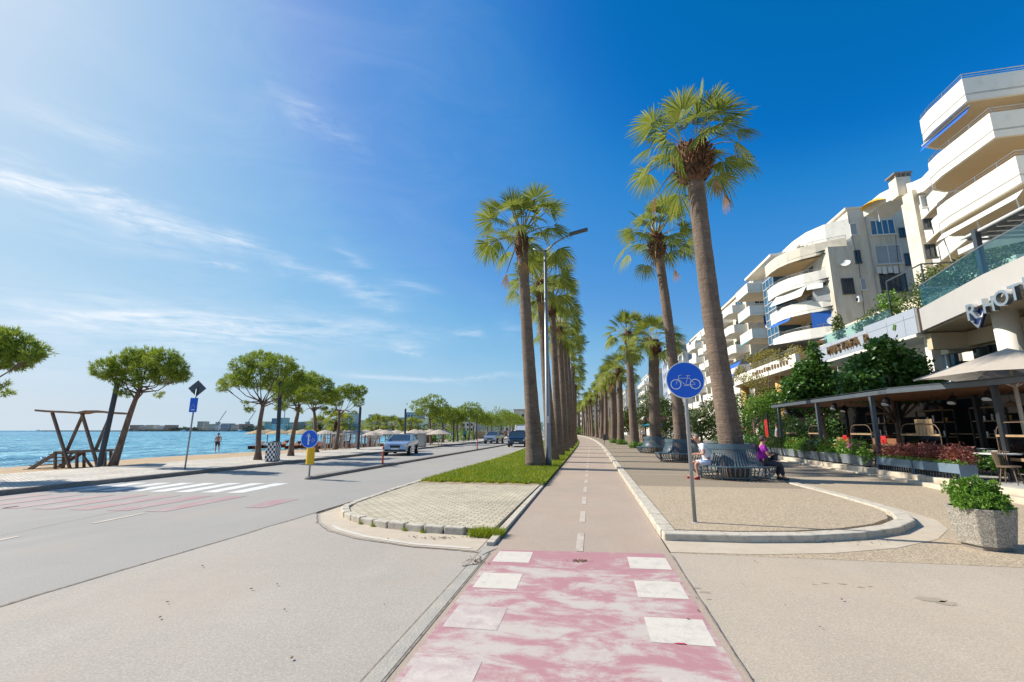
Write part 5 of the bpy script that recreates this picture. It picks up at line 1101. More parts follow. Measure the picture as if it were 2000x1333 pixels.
part('roof','hutroof',hut,roof_)
p0=hx(104,883,YA); p1=hx(208,880,YA); part('deck','wood',hut,lambda m:m.add([tuple(v+Vector((0,0,z))) for z in(-.07,.02) for v in(p0,p1,p1+DV*1.2+Vector((.35,.25,0)),p0+DV*1.2+Vector((.35,.25,0)))],[(3,2,1,0),(4,5,6,7),(0,1,5,4),(1,2,6,5),(2,3,7,6),(3,0,4,7)])); part('notice_board','signback',hut,lambda m:m.box(hx(160,0,YA).x,hx(174,0,YA).x,YA-17.2-.13,YA-17.2-.1,hx(160,893,YA).z,hx(160,880,YA).z))
def steps(m):
    a=hx(45,925,YA); b_=hx(106,888,YA)
    for yy in(YA-17.2,YA-17.2+1.2): m.beam((a.x,yy,a.z),(b_.x,yy,b_.z),.07,.16)
    for k in range(5): t_=(k+.5)/5; m.box(a.x+(b_.x-a.x)*t_-.14,a.x+(b_.x-a.x)*t_+.14,YA-17.2-.05,YA-17.2+1.25,a.z+(b_.z-a.z)*t_+.08,a.z+(b_.z-a.z)*t_+.12)
part('steps','wood',hut,steps)
def umbrella(x,y,z,r,h,mt,label,pole='postr',grp='thatched beach umbrellas'):
    t=thing('beach_umbrella',label,'beach umbrella',(x,y,z),0,grp); part('pole',pole,t,lambda m:m.tube([(0,0,0),(0,0,h)],.05,8),smooth=True); part('canopy',mt,t,lambda m:m.lathe([(r,h-.42),(r*.98,h-.36),(r*.55,h-.12),(.05,h+.12)],(0,0),14)); return t
rr=random.Random(6); k=0
for i,(px,Y) in enumerate([(505,47),(522,52),(545,47),(570,50),(590,46),(612,52)]):
    p=atY(px,860,Y); umbrella(p[0],Y,-.3,1.45,1.95,'straw','brown thatched beach umbrella, '+['first','second','third','fourth','fifth','sixth'][i]+' from the left behind the dark lamp post','postr')
for i in range(22):
    px=625+i*11.5+rr.uniform(-4,4); Y=rr.uniform(47,60); p=atY(px,860,Y); umbrella(p[0],Y,-.3,1.35,1.85+rr.uniform(-.15,.15),'strawl',('pale beach umbrella behind the white pole fence, number %s from the left'%(['one','two','three','four','five','six','seven','eight','nine','ten','eleven','twelve','thirteen','fourteen','fifteen','sixteen','seventeen','eighteen','nineteen','twenty','twenty one','twenty two'][i])),'picket','pale umbrellas of the beach club')
def lounger_(x,y,label,mt='postr'):
    t=thing('sun_bed',label,'sun bed',(x,y,-.28),rr.uniform(-.3,.3),'red brown sun beds on the sand'); part('seat',mt,t,lambda m:m.box(-.32,.32,-.9,.5,.28,.36)); part('backrest',mt,t,lambda m:m.beam((0,.5,.34),(0,1.0,.75),.62,.06)); [part('leg_frame','postr',t,lambda m:m.box(x_,x_+.06,-.85,.5,0,.28)) for x_ in(-.3,.24)]
for i in range(10):
    px=500+i*24; Y=44+((i*7)%5); p=atY(px,868,Y); lounger_(p[0],Y,'red brown sun bed on the sand, '+['first','second','third','fourth','fifth','sixth','seventh','eighth','ninth','tenth'][i]+' from the left under the umbrellas')
bw=thing('beach_wall','low red brown timber screen along the beach club','screen',(-24.5,44,-.3)); part('boards','postr',bw,lambda m:(m.beam((-5.2,1.0,.25),(6.,3.2,.25),.06,.5),)); part('rail','postr',bw,lambda m:m.beam((-5.2,.95,.55),(6.,3.15,.55),.1,.07))
fn=thing('pole_fence','fence of whitewashed leaning poles between promenade and beach club','fence',(-22.6,40,0))
rr=random.Random(31); A=Vector(G(628,878)); Bp=Vector(G(742,874)); n=44
for i in range(n):
    u=i/(n-1); p=A.lerp(Bp,u)-Vector((-22.6,40,0)); w=.05+rr.random()*.05; q=p+Vector((rr.uniform(-.22,.22),rr.uniform(-.1,.1),1.22+rr.uniform(-.12,.2)))
    part('fence_pole','picket' if rr.random()<.8 else 'postr',fn,lambda m:m.beam(p-Vector((0,0,.2)),q,w,w*.7))
part('fence_rail','picket',fn,lambda m:m.beam(A-Vector((-22.6,40,-.95)),Bp-Vector((-22.6,40,-.95)),.06,.06))
hd=thing('reed_screen','brown reed screen panel left of the green hedge on the promenade edge','screen',(-21.3,52,0)); part('panel','straw',hd,lambda m:(m.beam((0,0,.8),(-.2,10,.8),.06,1.5),)); [part('post','postr',hd,lambda m:m.beam((0-.02*k,k*2.5,0),(0-.02*k,k*2.5,1.7),.1)) for k in range(5)]
bush_tree((-19.8,66,.05),[(-20.3,60,.8,.7,2.6,.9),(-19.9,65,.8,.7,2.6,1.),(-19.6,70,.8,.7,2.6,.9),(-20,75,.8,.7,2.6,.9)],'leafb','bright green hedge beneath the far pines on the promenade',180,3600,.2,0,'hedge','hedge')
for i in range(4):
    Y=84+i*15; x=-20.6+bend(Y)*1.1; o=thing('timber_screen',ordn[i+6]+' stretch of brown timber screen along the far promenade edge','screen',(x,Y,0),0,'timber screens of the far beach clubs'); part('boards','postr' if i%2 else 'straw',o,lambda m:m.beam((0,0,.7),(bend(Y+12)-bend(Y),12,.7),.08,1.5)); [part('post','picket',o,lambda m:m.beam(((bend(Y+12)-bend(Y))*k/5,k*2.4,0),((bend(Y+12)-bend(Y))*k/5,k*2.4,1.7),.12)) for k in range(6)]
# small palms of the beach club
for i,(px,py,Y,h) in enumerate([(622,835,52,3.2),(655,825,50,3.6),(668,828,56,3.3),(735,842,60,3.),(765,846,66,3.),(800,842,70,3.4),(815,840,80,3.6),(845,842,90,3.6),(870,840,95,3.8),(890,843,100,3.6),(725,840,70,3.1),(785,843,90,3.2)]):
    p=atY(px,py,Y); palm((p[0],Y,-.2),(p[0]+.1,Y,max(2.2,p[2])),.22,.16,'small leafy palm behind the beach club fence, '+['left of the forked pine','directly behind the forked pine','just right of the forked pine','first right of the fence','second right of the fence','third right of the fence','above the saloon roof','fourth right of the utility box','fifth right of the utility box','sixth right of the utility box','between two dark lamp posts','low behind the thin lamp post'][i],'small palms of the beach clubs',.72 if Y<60 else .9,i,i*1.3,90+i)
# ================================================================ BUILDINGS
def slab(m,line,inner,z0,z1): m.prism(list(line)+list(inner),z0,z1)
def curved_balcony(bld,line,inner,ztop,par=.95,th=.35,pm='wallw',sm='soffit',rail=True,wn_=True):
    """front line runs so that the parapet (thickness to its left side) leans inward"""
    zt=ztop; zf=ztop-par
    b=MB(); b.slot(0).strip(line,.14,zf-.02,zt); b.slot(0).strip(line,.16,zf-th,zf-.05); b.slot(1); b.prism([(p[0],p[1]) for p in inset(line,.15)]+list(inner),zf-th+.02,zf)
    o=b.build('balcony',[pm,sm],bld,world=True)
    if rail:
        r=MB(); L2=inset(line,.07); r.tube([(p[0],p[1],zt+.30) for p in L2],.025,6); r.tube([(p[0],p[1],zt+.15) for p in L2],.015,5)
        q=resample(L2,1.4)
        for p in q: r.tube([(p.x,p.y,zt-.02),(p.x,p.y,zt+.30)],.022,5)
        r.v=[(x-bld.location.x,y-bld.location.y,z-bld.location.z) for x,y,z in r.v]; r.build('railing','rail',o)
    return o
def inset(line,d):
    P=[Vector((p[0],p[1])) for p in line]; out=[]
    for i,p in enumerate(P):
        a=(p-P[i-1]).normalized() if i>0 else None; b=(P[i+1]-p).normalized() if i<len(P)-1 else None
        t=((a or b)+(b or a)).normalized(); out.append((p.x-t.y*d,p.y+t.x*d))
    return out
def window_y(bld,x0,x1,z0,z1,Y,panes=2,glass='glass',fr='frame',fd=.09,rows=1):
    """window on a wall that faces the camera (-y)"""
    o=MB(); w=.07
    o.box(x0-w,x0,Y-fd,Y,z0-w,z1+w); o.box(x1,x1+w,Y-fd,Y,z0-w,z1+w); o.box(x0,x1,Y-fd,Y,z1,z1+w); o.box(x0-.1,x1+.1,Y-fd-.09,Y,z0-w-.05,z0)
    for k in range(1,panes): x=x0+(x1-x0)*k/panes; o.box(x-.035,x+.035,Y-fd*.8,Y,z0,z1)
    f=o.build('window',fr,bld,world=True); g=MB(); L0=bld.location; g.box(x0-L0.x,x1-L0.x,Y-.03-L0.y,Y-.005-L0.y,z0-L0.z,z1-L0.z); g.build('pane',glass,f); return f
def window_x(bld,X,y0,y1,z0,z1,panes=2,glass='glass',fr='frame',fd=.08):
    o=MB(); w=.07
    o.box(X-fd,X,y0-w,y0,z0-w,z1+w); o.box(X-fd,X,y1,y1+w,z0-w,z1+w); o.box(X-fd,X,y0,y1,z1,z1+w); o.box(X-fd-.08,X,y0-.1,y1+.1,z0-w-.05,z0)
    for k in range(1,panes): y=y0+(y1-y0)*k/panes; o.box(X-fd*.8,X,y-.035,y+.035,z0,z1)
    f=o.build('window',fr,bld,world=True); g=MB(); L0=bld.location; g.box(X-.03-L0.x,X-.005-L0.x,y0-L0.y,y1-L0.y,z0-L0.z,z1-L0.z); g.build('pane',glass,f); return f
def dish(bld,p,r=.45,az=-2.2):
    m=MB(); d=Vector((math.cos(az)*.85,math.sin(az)*.85,.5)).normalized(); u=d.cross(Vector((0,0,1))).normalized(); w=u.cross(d); p=Vector(p); V=[tuple(p)];F=[]
    for i in range(1,4):
        for k in range(18): t=2*math.pi*k/18; rr_=r*i/3; V.append(tuple(p+(u*math.cos(t)+w*math.sin(t))*rr_+d*(rr_*rr_*.5)))
    F=[(0,1+k,1+(k+1)%18) for k in range(18)]
    for i in range(2):
        for k in range(18): a=1+i*18; F.append((a+k,a+18+k,a+18+(k+1)%18,a+(k+1)%18))
    m.add(V,F); m.tube([tuple(p),tuple(p-d*.15-Vector((0,0,.5)))],.03,6); m.tube([tuple(p-w*r*.8+d*.2),tuple(p+d*.5)],.015,5); return m.build('satellite_dish','frame',bld,world=True,smooth=True)
def ac_unit(bld,c,rz=0):
    o=part('air_conditioner','frame',bld,lambda m:m.obox(c,(.32,.85,.6),rz),world=True,bevel=.02); L0=bld.location
    f=MB(); e=Euler((0,0,rz)).to_matrix(); 
    pts=[Vector(c)-L0+e@Vector((-.165,-.1+.2*math.cos(t),.2*math.sin(t))) for t in [2*math.pi*k/16 for k in range(16)]]; f.add([tuple(p) for p in pts],[tuple(range(16))]); f.build('fan','black',o)
# ---- B2: cream apartment block with rounded corner balconies
b2=thing('apartment_block','cream apartment block with rounded stacked corner balconies, grey windows and satellite dishes','apartment building',(27,57,0))
SW=49.0; xr_=atY(1745,407,SW)[0]; xl_=26.4
part('wall','wallg',b2,lambda m:(m.box(24.6,xr_,SW,66,0,20.2),m.box(xl_+.5,xr_,SW,66,20.2,24.1)),world=True)
part('wall','wallc',b2,lambda m:m.box(xr_,xr_+7,SW+2.2,66,0,25.4),world=True)
part('wall','wallw',b2,lambda m:m.prism([(26.9,49.0),(25.2,50.2),(24.2,52.0),(23.8,54.5),(23.8,64),(27,64),(27,49.02)],20.2,23.2),world=True)
part('roof_edge','wallc',b2,lambda m:(m.box(xl_+.3,xr_+.15,SW-.12,66,24.1,24.35),),world=True)
crn=[(xl_+.02,SW-.02),(25.3,49.5),(24.0,50.2),(22.9,51.1),(22.0,52.3),(21.5,53.6),(21.35,55.),(21.35,56.8)]
crn=[(x,y) for x,y in reversed(crn)]
for i,zt in enumerate((21.1,18.1,15.1,12.1)):
    curved_balcony(b2,crn,[(24.7,SW+.3),(24.7,56.8)],zt,1.0,.35,'wallw' if i in(1,2,3) else 'wallc')
    z0=zt-1.0
    if i<3:
        zz=zt-4.0
        window_x(b2,24.58,52.2,54.6,zz+.1,zz+2.3,2,'glass')
for i,zt in enumerate((18.1,15.1,12.1)):
    zz=zt-1.0+.02
    # side infill between parapet and slab above
    if i==1:
        part('balcony_curtain','cloths',b2,lambda m:m.beam((23.4,50.65,zt+.6),(25.2,49.35,zt+.3),.06,1.6),world=True); part('awning','frame',b2,lambda m:m.add([(21.5,54.9,zt+1.6),(23.0,50.9,zt+1.6),(22.2,50.5,zt+.4),(20.6,54.8,zt+.4)],[(0,1,2,3)]),world=True); part('awning','frame',b2,lambda m:m.add([(23.0,50.85,zt+1.65),(24.2,50.0,zt+1.65),(24.0,49.7,zt+1.0),(22.8,50.5,zt+1.0)],[(0,1,2,3)]),world=True)
        window_y(b2,25.45,26.4,zt+.05,zt+1.55,SW-.02,4,'glass','anthr')
    if i==2: part('balcony_curtain','bluec',b2,lambda m:(m.beam((23.1,50.95,zt+.85),(26.3,49.08,zt+.85),.05,1.7),),world=True); part('awning','bluec',b2,lambda m:m.add([(21.35,56.2,zt+1.75),(21.9,52.6,zt+1.75),(21.5,52.5,zt+1.2),(20.95,56.1,zt+1.2)],[(0,1,2,3)]),world=True)
    if i==0: window_y(b2,25.3,26.3,zt+.1,zt+1.5,SW+.28,2,'blind')
def wpx(bld,x0,y0,x1,y1,Y,**k):
    a=atY(x0,y0,Y); b_=atY(x1,y1,Y); return window_y(bld,a[0],b_[0],b_[2],a[2],Y,**k)
wpx(b2,1698,433,1748,457,SW,panes=4,glass='glassb'); wpx(b2,1708,482,1762,514,SW,panes=2,glass='blind'); wpx(b2,1718,537,1772,569,SW,panes=5,fr='anthr'); wpx(b2,1669,491,1681,513,SW,panes=2,fr='anthr'); wpx(b2,1680,546,1692,566,SW,panes=1,glass='blind'); wpx(b2,1660,439,1674,459,SW,panes=1,glass='blind')
wpx(b2,1756,447,1772,462,SW+2.2,panes=2,fr='anthr'); wpx(b2,1767,497,1784,517,SW+2.2,panes=2,fr='anthr'); wpx(b2,1722,600,1772,640,SW,panes=4,fr='anthr')
dish(b2,(25.9,48.7,18.2),.42); dish(b2,(24.5,49.6,12.5),.55)
part('drainpipe','blind',b2,lambda m:m.tube([(atY(1690,430,SW)[0],SW-.06,24),(atY(1690,430,SW)[0],SW-.06,1)],.05,6),world=True)
part('glass_bay','glassb',b2,lambda m:m.box(22.2,24.6,56.9,60.3,9.5,20.2),world=True); part('bay_mullions','frame',b2,lambda m:([m.box(22.13,22.2,56.9,60.3,z-.04,z+.04) for z in np.arange(10,20.3,1.)],[m.box(22.13,22.2,y-.03,y+.03,9.5,20.2) for y in(57,58.1,59.2,60.25)],[m.box(22.2,24.6,56.83,56.9,z-.04,z+.04) for z in np.arange(10,20.3,1.)]),world=True)
for i,zt in enumerate((20.3,17.3,14.3)):
    curved_balcony(b2,[(20.4,65.2),(20.4,60.5),(23.6,60.5)][::1],[(24.6,60.6),(24.6,65.2)],zt,.95,.3,'wallw','wallc',rail=(i==0))
    if i==1: part('balcony_curtain','bluec',b2,lambda m:m.box(22.0,23.5,60.62,60.68,zt-3.0+.05,zt-1.35),world=True); dish(b2,(22.4,60.3,zt-2.8),.45)
    part('awning','tealc',b2,lambda m:m.add([(20.35,64.8,zt-1.3),(20.35,60.7,zt-1.3),(19.9,60.7,zt-1.65),(19.9,64.8,zt-1.65)],[(0,1,2,3)]),world=True)
part('roof_slab','wallw',b2,lambda m:m.prism([(22.0,66),(22.0,56.5),(24.5,56),(30,56),(30,66)],22.3,22.6),world=True)
# terrace plants on the roof balcony (things)
for i,(px,py,r_,mt,lab) in enumerate([(1562,462,.8,'leafo','green bush on the top corner balcony of the cream block'),(1580,460,.8,'leafo','second green bush on the top corner balcony, nearer the red plant'),(1606,459,.7,'leafor','left orange red plant on the top corner balcony'),(1622,456,.9,'leafor','larger orange red plant on the top corner balcony')]):
    p=atY(px,py,52.5); bush_tree((p[0],52.5,20.1),[(p[0],52.5,20.9+r_*.3,r_*.8,r_*.7,r_*.8)],mt,lab,200+i,700,.22,.04,'shrub','roof_shrub','shrubs on the roof terrace')
# ---- hotel building at right
ht=thing('hotel_building','white hotel with big curved balconies above a podium fascia carrying large metal letters','hotel',(22,22,0))
def atZ(px,py,z):
    d=ray(px,py); t=(z-CAMH)/d[2]; return (d[0]*t,d[1]*t)
pod=[(12.6,12.2)]+[atZ(px,py,7.5) for px,py in((2000,500),(1960,518),(1919,536.5),(1870,563),(1830,585),(1795,604))]
pod+=[(pod[-1][0]+.5,pod[-1][1]+.35),(19,pod[-1][1]+.4)]
podr=list(reversed(pod))
part('podium_fascia','fascia',ht,lambda m:(m.strip(podr,.35,6.42,7.5),m.prism([(p[0],p[1]) for p in inset(podr,.3)]+[(13.6,12),(22,12),(22,25.15)][::1],7.1,7.4)),world=True)
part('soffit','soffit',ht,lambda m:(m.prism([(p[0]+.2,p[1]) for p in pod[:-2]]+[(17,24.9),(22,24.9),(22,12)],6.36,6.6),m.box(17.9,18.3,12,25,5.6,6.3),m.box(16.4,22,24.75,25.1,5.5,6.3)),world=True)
ccy=atX(1972,660,16.6)[1]
part('column','wallw',ht,lambda m:m.tube([(16.6,ccy,.2),(16.6,ccy,6.4)],.40,36),world=True,smooth=True)
part('shopfront','glass',ht,lambda m:m.box(18.2,18.4,10,25,.27,5.5),world=True); part('shopfront_frame','black',ht,lambda m:([m.box(18.1,18.22,y-.06,y+.06,.27,5.5) for y in np.arange(10.5,25,1.5)],m.box(18.1,18.22,10,25,3.4,3.55),m.box(17.6,18.3,21.6,22.3,.27,5.5)),world=True)
part('side_shopfront','glass',ht,lambda m:m.box(18.4,26,24.4,24.5,.27,5.5),world=True)
part('floor_slab','wallc',ht,lambda m:m.box(18.3,40,12,25,5.5,6.2),world=True)
part('glass_balustrade','teal',ht,lambda m:m.strip(inset(podr,.12),.03,7.5,8.6),world=True); part('balustrade_rail','rail',ht,lambda m:m.tube([(p[0],p[1],8.63) for p in inset(podr,.13)],.03,6),world=True,smooth=True)
part('wall','wallw',ht,lambda m:(m.box(24.5,40,10,27.2,7.5,20.5),m.box(28.5,40,27.2,36.4,7.5,17.5)),world=True)
for i,(zt,yn) in enumerate(((20.9,26.0),(17.9,24.9),(14.9,24.1))):
    ln=[(24.6,30.9),(22.6,30.8),(21.7,30.4),(21.15,29.6),(21.0,28.6),(21.0,yn),(25.5,yn-.3)]
    curved_balcony(ht,ln,[(26,yn),(26,30.9)],zt,1.0,.42,'wallw','soffit')
    part('groove','blind',ht,lambda m:m.tube([(p[0],p[1],zt-.98) for p in inset(ln,-.005)],.02,4),world=True)
part('awning','bluec',ht,lambda m:m.add([(21.35,30,19.35),(21.35,26.3,19.35),(21.1,26.3,18.95),(21.1,30,18.95)],[(0,1,2,3)]),world=True); part('awning_bar','frame',ht,lambda m:m.tube([(21.3,30,19.38),(21.3,26.3,19.38)],.05,6),world=True)
part('awning','frame',ht,lambda m:m.add([(21.3,29.8,13.3),(21.3,24.4,13.3),(20.9,24.4,12.8),(20.9,29.8,12.8)],[(0,1,2,3)]),world=True)
for y in(29.6,27.2,24.8): part('awning_arm','frame',ht,lambda m:m.tube([(21.2,y,13.0),(21.7,y+.2,10.4)],.035,6),world=True)
ac_unit(ht,(24.2,25.6,18.55),-.3); ac_unit(ht,(24.2,24.9,15.7),-.3)
for z in(18.3,15.3,12.3,9): window_x(ht,24.48,22,24.2,z-.2,z+1.8,2)

# canopy of the podium terrace
ca=atX(1880,469,16.6); cb_=atX(2002,398,16.6)
def can(m):
    ya,yb=ca[1],cb_[1]-6; z=ca[2]; m.add([(16.6,ya,z),(16.6,yb,z),(21.5,yb,z+.55),(21.5,ya,z+.55),(16.6,ya,z+.12),(16.6,yb,z+.12),(21.5,yb,z+.67),(21.5,ya,z+.67)],[(0,3,2,1),(4,5,6,7),(0,1,5,4),(1,2,6,5),(2,3,7,6),(3,0,4,7)])
part('terrace_canopy','anthr',ht,can,world=True); part('canopy_edge','frame',ht,lambda m:m.tube([(16.55,ca[1],ca[2]+.02),(16.55,cb_[1]-6,ca[2]+.02)],.06,8),world=True)
cx_=atX(1920,537,16.45); part('canopy_post','anthr',ht,lambda m:m.box(16.4,16.6,cx_[1]-.1,cx_[1]+.1,7.5,ca[2]+.1),world=True); part('canopy_post','anthr',ht,lambda m:m.box(20.9,21.1,cx_[1]-.1,cx_[1]+.1,7.5,ca[2]+.5),world=True)
part('canopy_joists','rail',ht,lambda m:[m.box(16.7,21.4,y,y+.08,ca[2]-.12,ca[2]-.02) for y in np.arange(14,ca[1],.5)],world=True)
part('terrace_lower_roof','frame',ht,lambda m:m.add([(17.6,23.9,9.9),(17.6,18,9.9),(21,18,10.5),(21,23.9,10.5),(17.6,23.9,10.15),(17.6,18,10.15),(21,18,10.75),(21,23.9,10.75)],[(0,3,2,1),(4,5,6,7),(0,1,5,4),(1,2,6,5),(2,3,7,6),(3,0,4,7)]),world=True)
# wing behind with wavy roof line
def wing_fascia(m):
    pts=[(1684,404),(1700,394),(1718,379),(1738,369),(1760,362),(1783,356),(1800,348),(1814,333),(1828,316)]
    Ys=[47,46.4,45.4,44,42,39.5,37,34.4,31.2]; P=[atY(px,py,y) for (px,py),y in zip(pts,Ys)]
    n=len(P); V=[]; 
    for p in P: V+= [(p[0],p[1],p[2]-1.1),(p[0],p[1],p[2]),(p[0]+2.5,p[1]+.8,p[2]),(p[0]+2.5,p[1]+.8,p[2]-1.1)]
    F=[(3,2,1,0),(4*n-4,4*n-3,4*n-2,4*n-1)]
    for i in range(n-1):
        a=4*i
        for k in range(4): F.append((a+k,a+(k+1)%4,a+4+(k+1)%4,a+4+k))
    m.add(V,F)
part('wavy_roof_edge','wallw',ht,wing_fascia,world=True)
fp=atY(1796,372,39.); part('fin','wallc',ht,lambda m:m.box(fp[0]-.55,fp[0]+.65,39.0,40.2,6,fp[2]+.1),world=True)
wl=atY(1762,420,43.); part('wall','wallc',ht,lambda m:(m.box(fp[0]-.2,fp[0]+9,40.2,41,6,fp[2]-.3),),world=True)
part('wall','wallw',ht,lambda m:(m.box(fp[0]+.65,fp[0]+8,36.5,39.2,6,fp[2]+.05),),world=True)
wpx(ht,1806,480,1828,503,36.4,panes=2,fr='anthr'); wpx(ht,1803,430,1822,446,36.4,panes=2,fr='anthr'); wpx(ht,1797,385,1826,404,36.4,panes=2,glass='blind')
for i,(px,py,qx,qy) in enumerate([(1803,412,1868,378),(1812,455,1885,428),(1826,500,1905,468),]):
    a=atY(px,py,38.6); b_=atX(qx,qy,24.2); z=(a[2]+b_[2])/2
    ln=[(a[0],38.6),(a[0]-.9,37.6),((a[0]*2+24.2)/3-.6,35.6),((a[0]+24.2*2)/3-.1,34.2),(24.2,b_[1])]
    curved_balcony(ht,ln,[(28.5,b_[1]),(28.5,38.6)],a[2],.9,.3,'wallw','soffit')
cm=atY(1763,352,41.); part('chimney','wallc',ht,lambda m:m.box(cm[0]-.5,cm[0]+.6,41,42,cm[2]-1.4,cm[2]+.3),world=True); part('chimney_cap','kerbd',ht,lambda m:(m.box(cm[0]-.65,cm[0]+.75,40.85,42.15,cm[2]+.6,cm[2]+.72),[m.box(cm[0]-.5+.36*k,cm[0]-.36+.36*k,41,41.15,cm[2]+.3,cm[2]+.6) for k in range(4)]),world=True)
um=thing('roof_parasol','orange yellow parasol under the wavy white roof edge','parasol',(atY(1712,396,46)[0],46,atY(1712,396,46)[2]-2.0)); part('canopy','yellow',um,lambda m:m.lathe([(1.3,1.7),(.7,2.1),(.03,2.4)],(0,0),12)); part('pole','frame',um,lambda m:m.tube([(0,0,0),(0,0,2.4)],.04,6))
# letters of the hotel sign, standing on a bar under the fascia
def letter(ch,px,py,h,X,par,m_='steell'):
    p=atX(px,py,X); o=text_mesh('letter',ch,h*1.42,m_,.16,par); o.rotation_euler=(R(90),0,R(-90)); o.location=Vector(p)-Vector(par.location); return o
hs_=thing('hotel_sign','row of large brushed metal letters hung below the hotel podium fascia','sign',(16.2,20,5.8))
for ch,px,py,pt in(('H',1935,597,529),('O',1960,584,518),('T',1986,573,506)): letter(ch,px,py,.56,atZ(px,pt,7.5)[0]-.12,hs_)
for ch,yy in(('E',1.),('L',2.)):
    XL=atZ(1986,506,7.5)[0]-.12; p=atX(1986,573,XL); o=text_mesh('letter',ch,.56*1.42,'steell',.16,hs_); o.rotation_euler=(R(90),0,R(-90)); o.location=Vector((p[0]-.35*yy,p[1]-yy*.95,p[2]))-Vector(hs_.location)
lg=thing('hotel_logo','metal letter R with a navy diamond behind, left end of the hotel sign','sign',(16.2,21.4,5.5))
XR=atZ(1903,546,7.5)[0]-.12; letter('R',1901,611,.64,XR,lg); pdm=Vector(atX(1906,616,XR+.12))-Vector(lg.location)
part('diamond','navy',lg,lambda m:m.add([(pdm.x,pdm.y+y,pdm.z+z) for y,z in((-.42,.05),(-.05,-.52),(.28,-.1),(0,.32))]+[(pdm.x+.1,pdm.y+y,pdm.z+z) for y,z in((-.42,.05),(-.05,-.52),(.28,-.1),(0,.32))],[(0,1,2,3),(7,6,5,4),(0,4,5,1),(1,5,6,2),(2,6,7,3),(3,7,4,0)])); part('diamond_edge','steell',lg,lambda m:(m.beam((pdm.x-.02,pdm.y-.42,pdm.z+.05),(pdm.x-.02,pdm.y-.05,pdm.z-.52),.05),m.beam((pdm.x-.02,pdm.y+.28,pdm.z-.1),(pdm.x-.02,pdm.y-.05,pdm.z-.52),.05)))
# ---- restaurant with grey sign fascia
rs=thing('restaurant_building','low restaurant building with pale blue grey sign fascia, bronze letters and glass terrace rail','restaurant',(19,30,0))
part('fascia','fasciab',rs,lambda m:(m.box(16.0,16.3,24.95,35.3,6.35,7.42),m.box(16.0,16.6,24.95,29.3,7.42,7.62)),world=True); part('fascia_end','kerbd',rs,lambda m:m.box(16.02,17.2,24.8,24.95,6.35,7.6),world=True)
part('fascia_joint','blind',rs,lambda m:([m.box(15.985,16.0,y-.015,y+.015,6.4,7.4) for y in(25.8,27.2,29.,31,33)],m.box(15.985,16.0,25,35.3,7.2,7.215)),world=True)
part('roof_slab','fascia',rs,lambda m:m.box(16.3,26,25.1,36,7.0,7.3),world=True); part('soffit','wallw',rs,lambda m:m.box(16.0,22,25.1,36,6.2,6.34),world=True); part('white_wall','wallw',rs,lambda m:(m.box(16.6,17.0,25.2,25.6,.27,6.2),m.box(17.6,18,25.6,36,5.4,6.2)),world=True)
part('shopfront','glassb',rs,lambda m:m.box(17.8,18,25.6,36,.27,5.4),world=True); part('shopfront_frame','frame',rs,lambda m:[m.box(17.7,17.82,y-.05,y+.05,.27,5.4) for y in np.arange(26,36,1.6)],world=True)
part('glass_rail','teal',rs,lambda m:m.box(16.5,16.53,27.6,35,7.4,8.25),world=True); part('terrace_wall','wallc',rs,lambda m:m.box(21,21.4,25.2,44,7.3,10.2),world=True)
ms=thing('restaurant_sign','bronze capital letters spelling a name on the pale blue grey fascia','sign',(16,32,6.8)); 
for k,ch in enumerate('MUSTAFA'):
    u=k/6; letter(ch,1621+u*52+ (0),686-u*18.5,.50,15.93,ms,'bronze')
letter('R',1692,662,.50,15.93,ms,'bronze')
gm=thing('leaf_emblem','small green striped emblem on the pale fascia right of the bronze letters','emblem',atX(1746,640,15.96)); part('mark','leafb',gm,lambda m:(m.beam((0,.12,-.12),(0,-.02,.16),.02,.06),m.beam((0,.0,-.16),(0,-.12,.12),.02,.06)))
# ---- curved white terrace with ochre columns
ct=thing('corner_building','low building with curved white balcony band on ochre round columns','building',(20,47,0))
cv=[(19.5,58.2),(17.6,57.6),(16.5,56.2),(16.05,54.3),(16,52),(16,45),(16,38.6)]
part('balcony_band','wallw',ct,lambda m:m.strip(cv,.3,6.55,7.6),world=True); part('soffit','soffit',ct,lambda m:m.prism([(p[0]+.2,p[1]) for p in cv]+[(22,38.6),(22,58)],6.5,6.75),world=True)
part('railing','rail',ct,lambda m:(m.tube([(p[0]+.1,p[1],8.1) for p in cv],.025,6),m.tube([(p[0]+.1,p[1],7.85) for p in cv],.018,5),[m.tube([(p.x+.1,p.y,7.5),(p.x+.1,p.y,8.1)],.02,5) for p in resample(cv,1.3)]),world=True)
part('lettering','bronze',ct,lambda m:[m.box(15.94,16.0,40+.62*k,40.35+.62*k,6.95,7.25+.06*(k%3)) for k in range(14)],world=True)
for px,py in((1457,775),(1524,748)):
    p=atX(px,py,17.2); part('column','yelc',ct,lambda m:m.tube([(17.2,p[1],.1),(17.2,p[1],6.5)],.42,24),world=True,smooth=True)
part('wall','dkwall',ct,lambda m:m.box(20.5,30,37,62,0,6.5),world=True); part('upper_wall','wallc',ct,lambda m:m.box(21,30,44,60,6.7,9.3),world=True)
part('pergola_roof','anthr',ct,lambda m:m.add([(17,60,9.5),(17,46.5,9.5),(22,46.5,10.2),(22,60,10.2),(17,60,9.62),(17,46.5,9.62),(22,46.5,10.32),(22,60,10.32)],[(0,3,2,1),(4,5,6,7),(0,1,5,4),(1,2,6,5),(2,3,7,6),(3,0,4,7)]),world=True)
part('awning','bluec',ct,lambda m:(m.add([(17,60.5,9.4),(17,54.5,9.4),(16.4,54.5,8.7),(16.4,60.5,8.7)],[(0,1,2,3)]),m.add([(17,60.5,8.3),(17,55.5,8.3),(16.4,55.5,7.8),(16.4,60.5,7.8)],[(0,1,2,3)])),world=True)
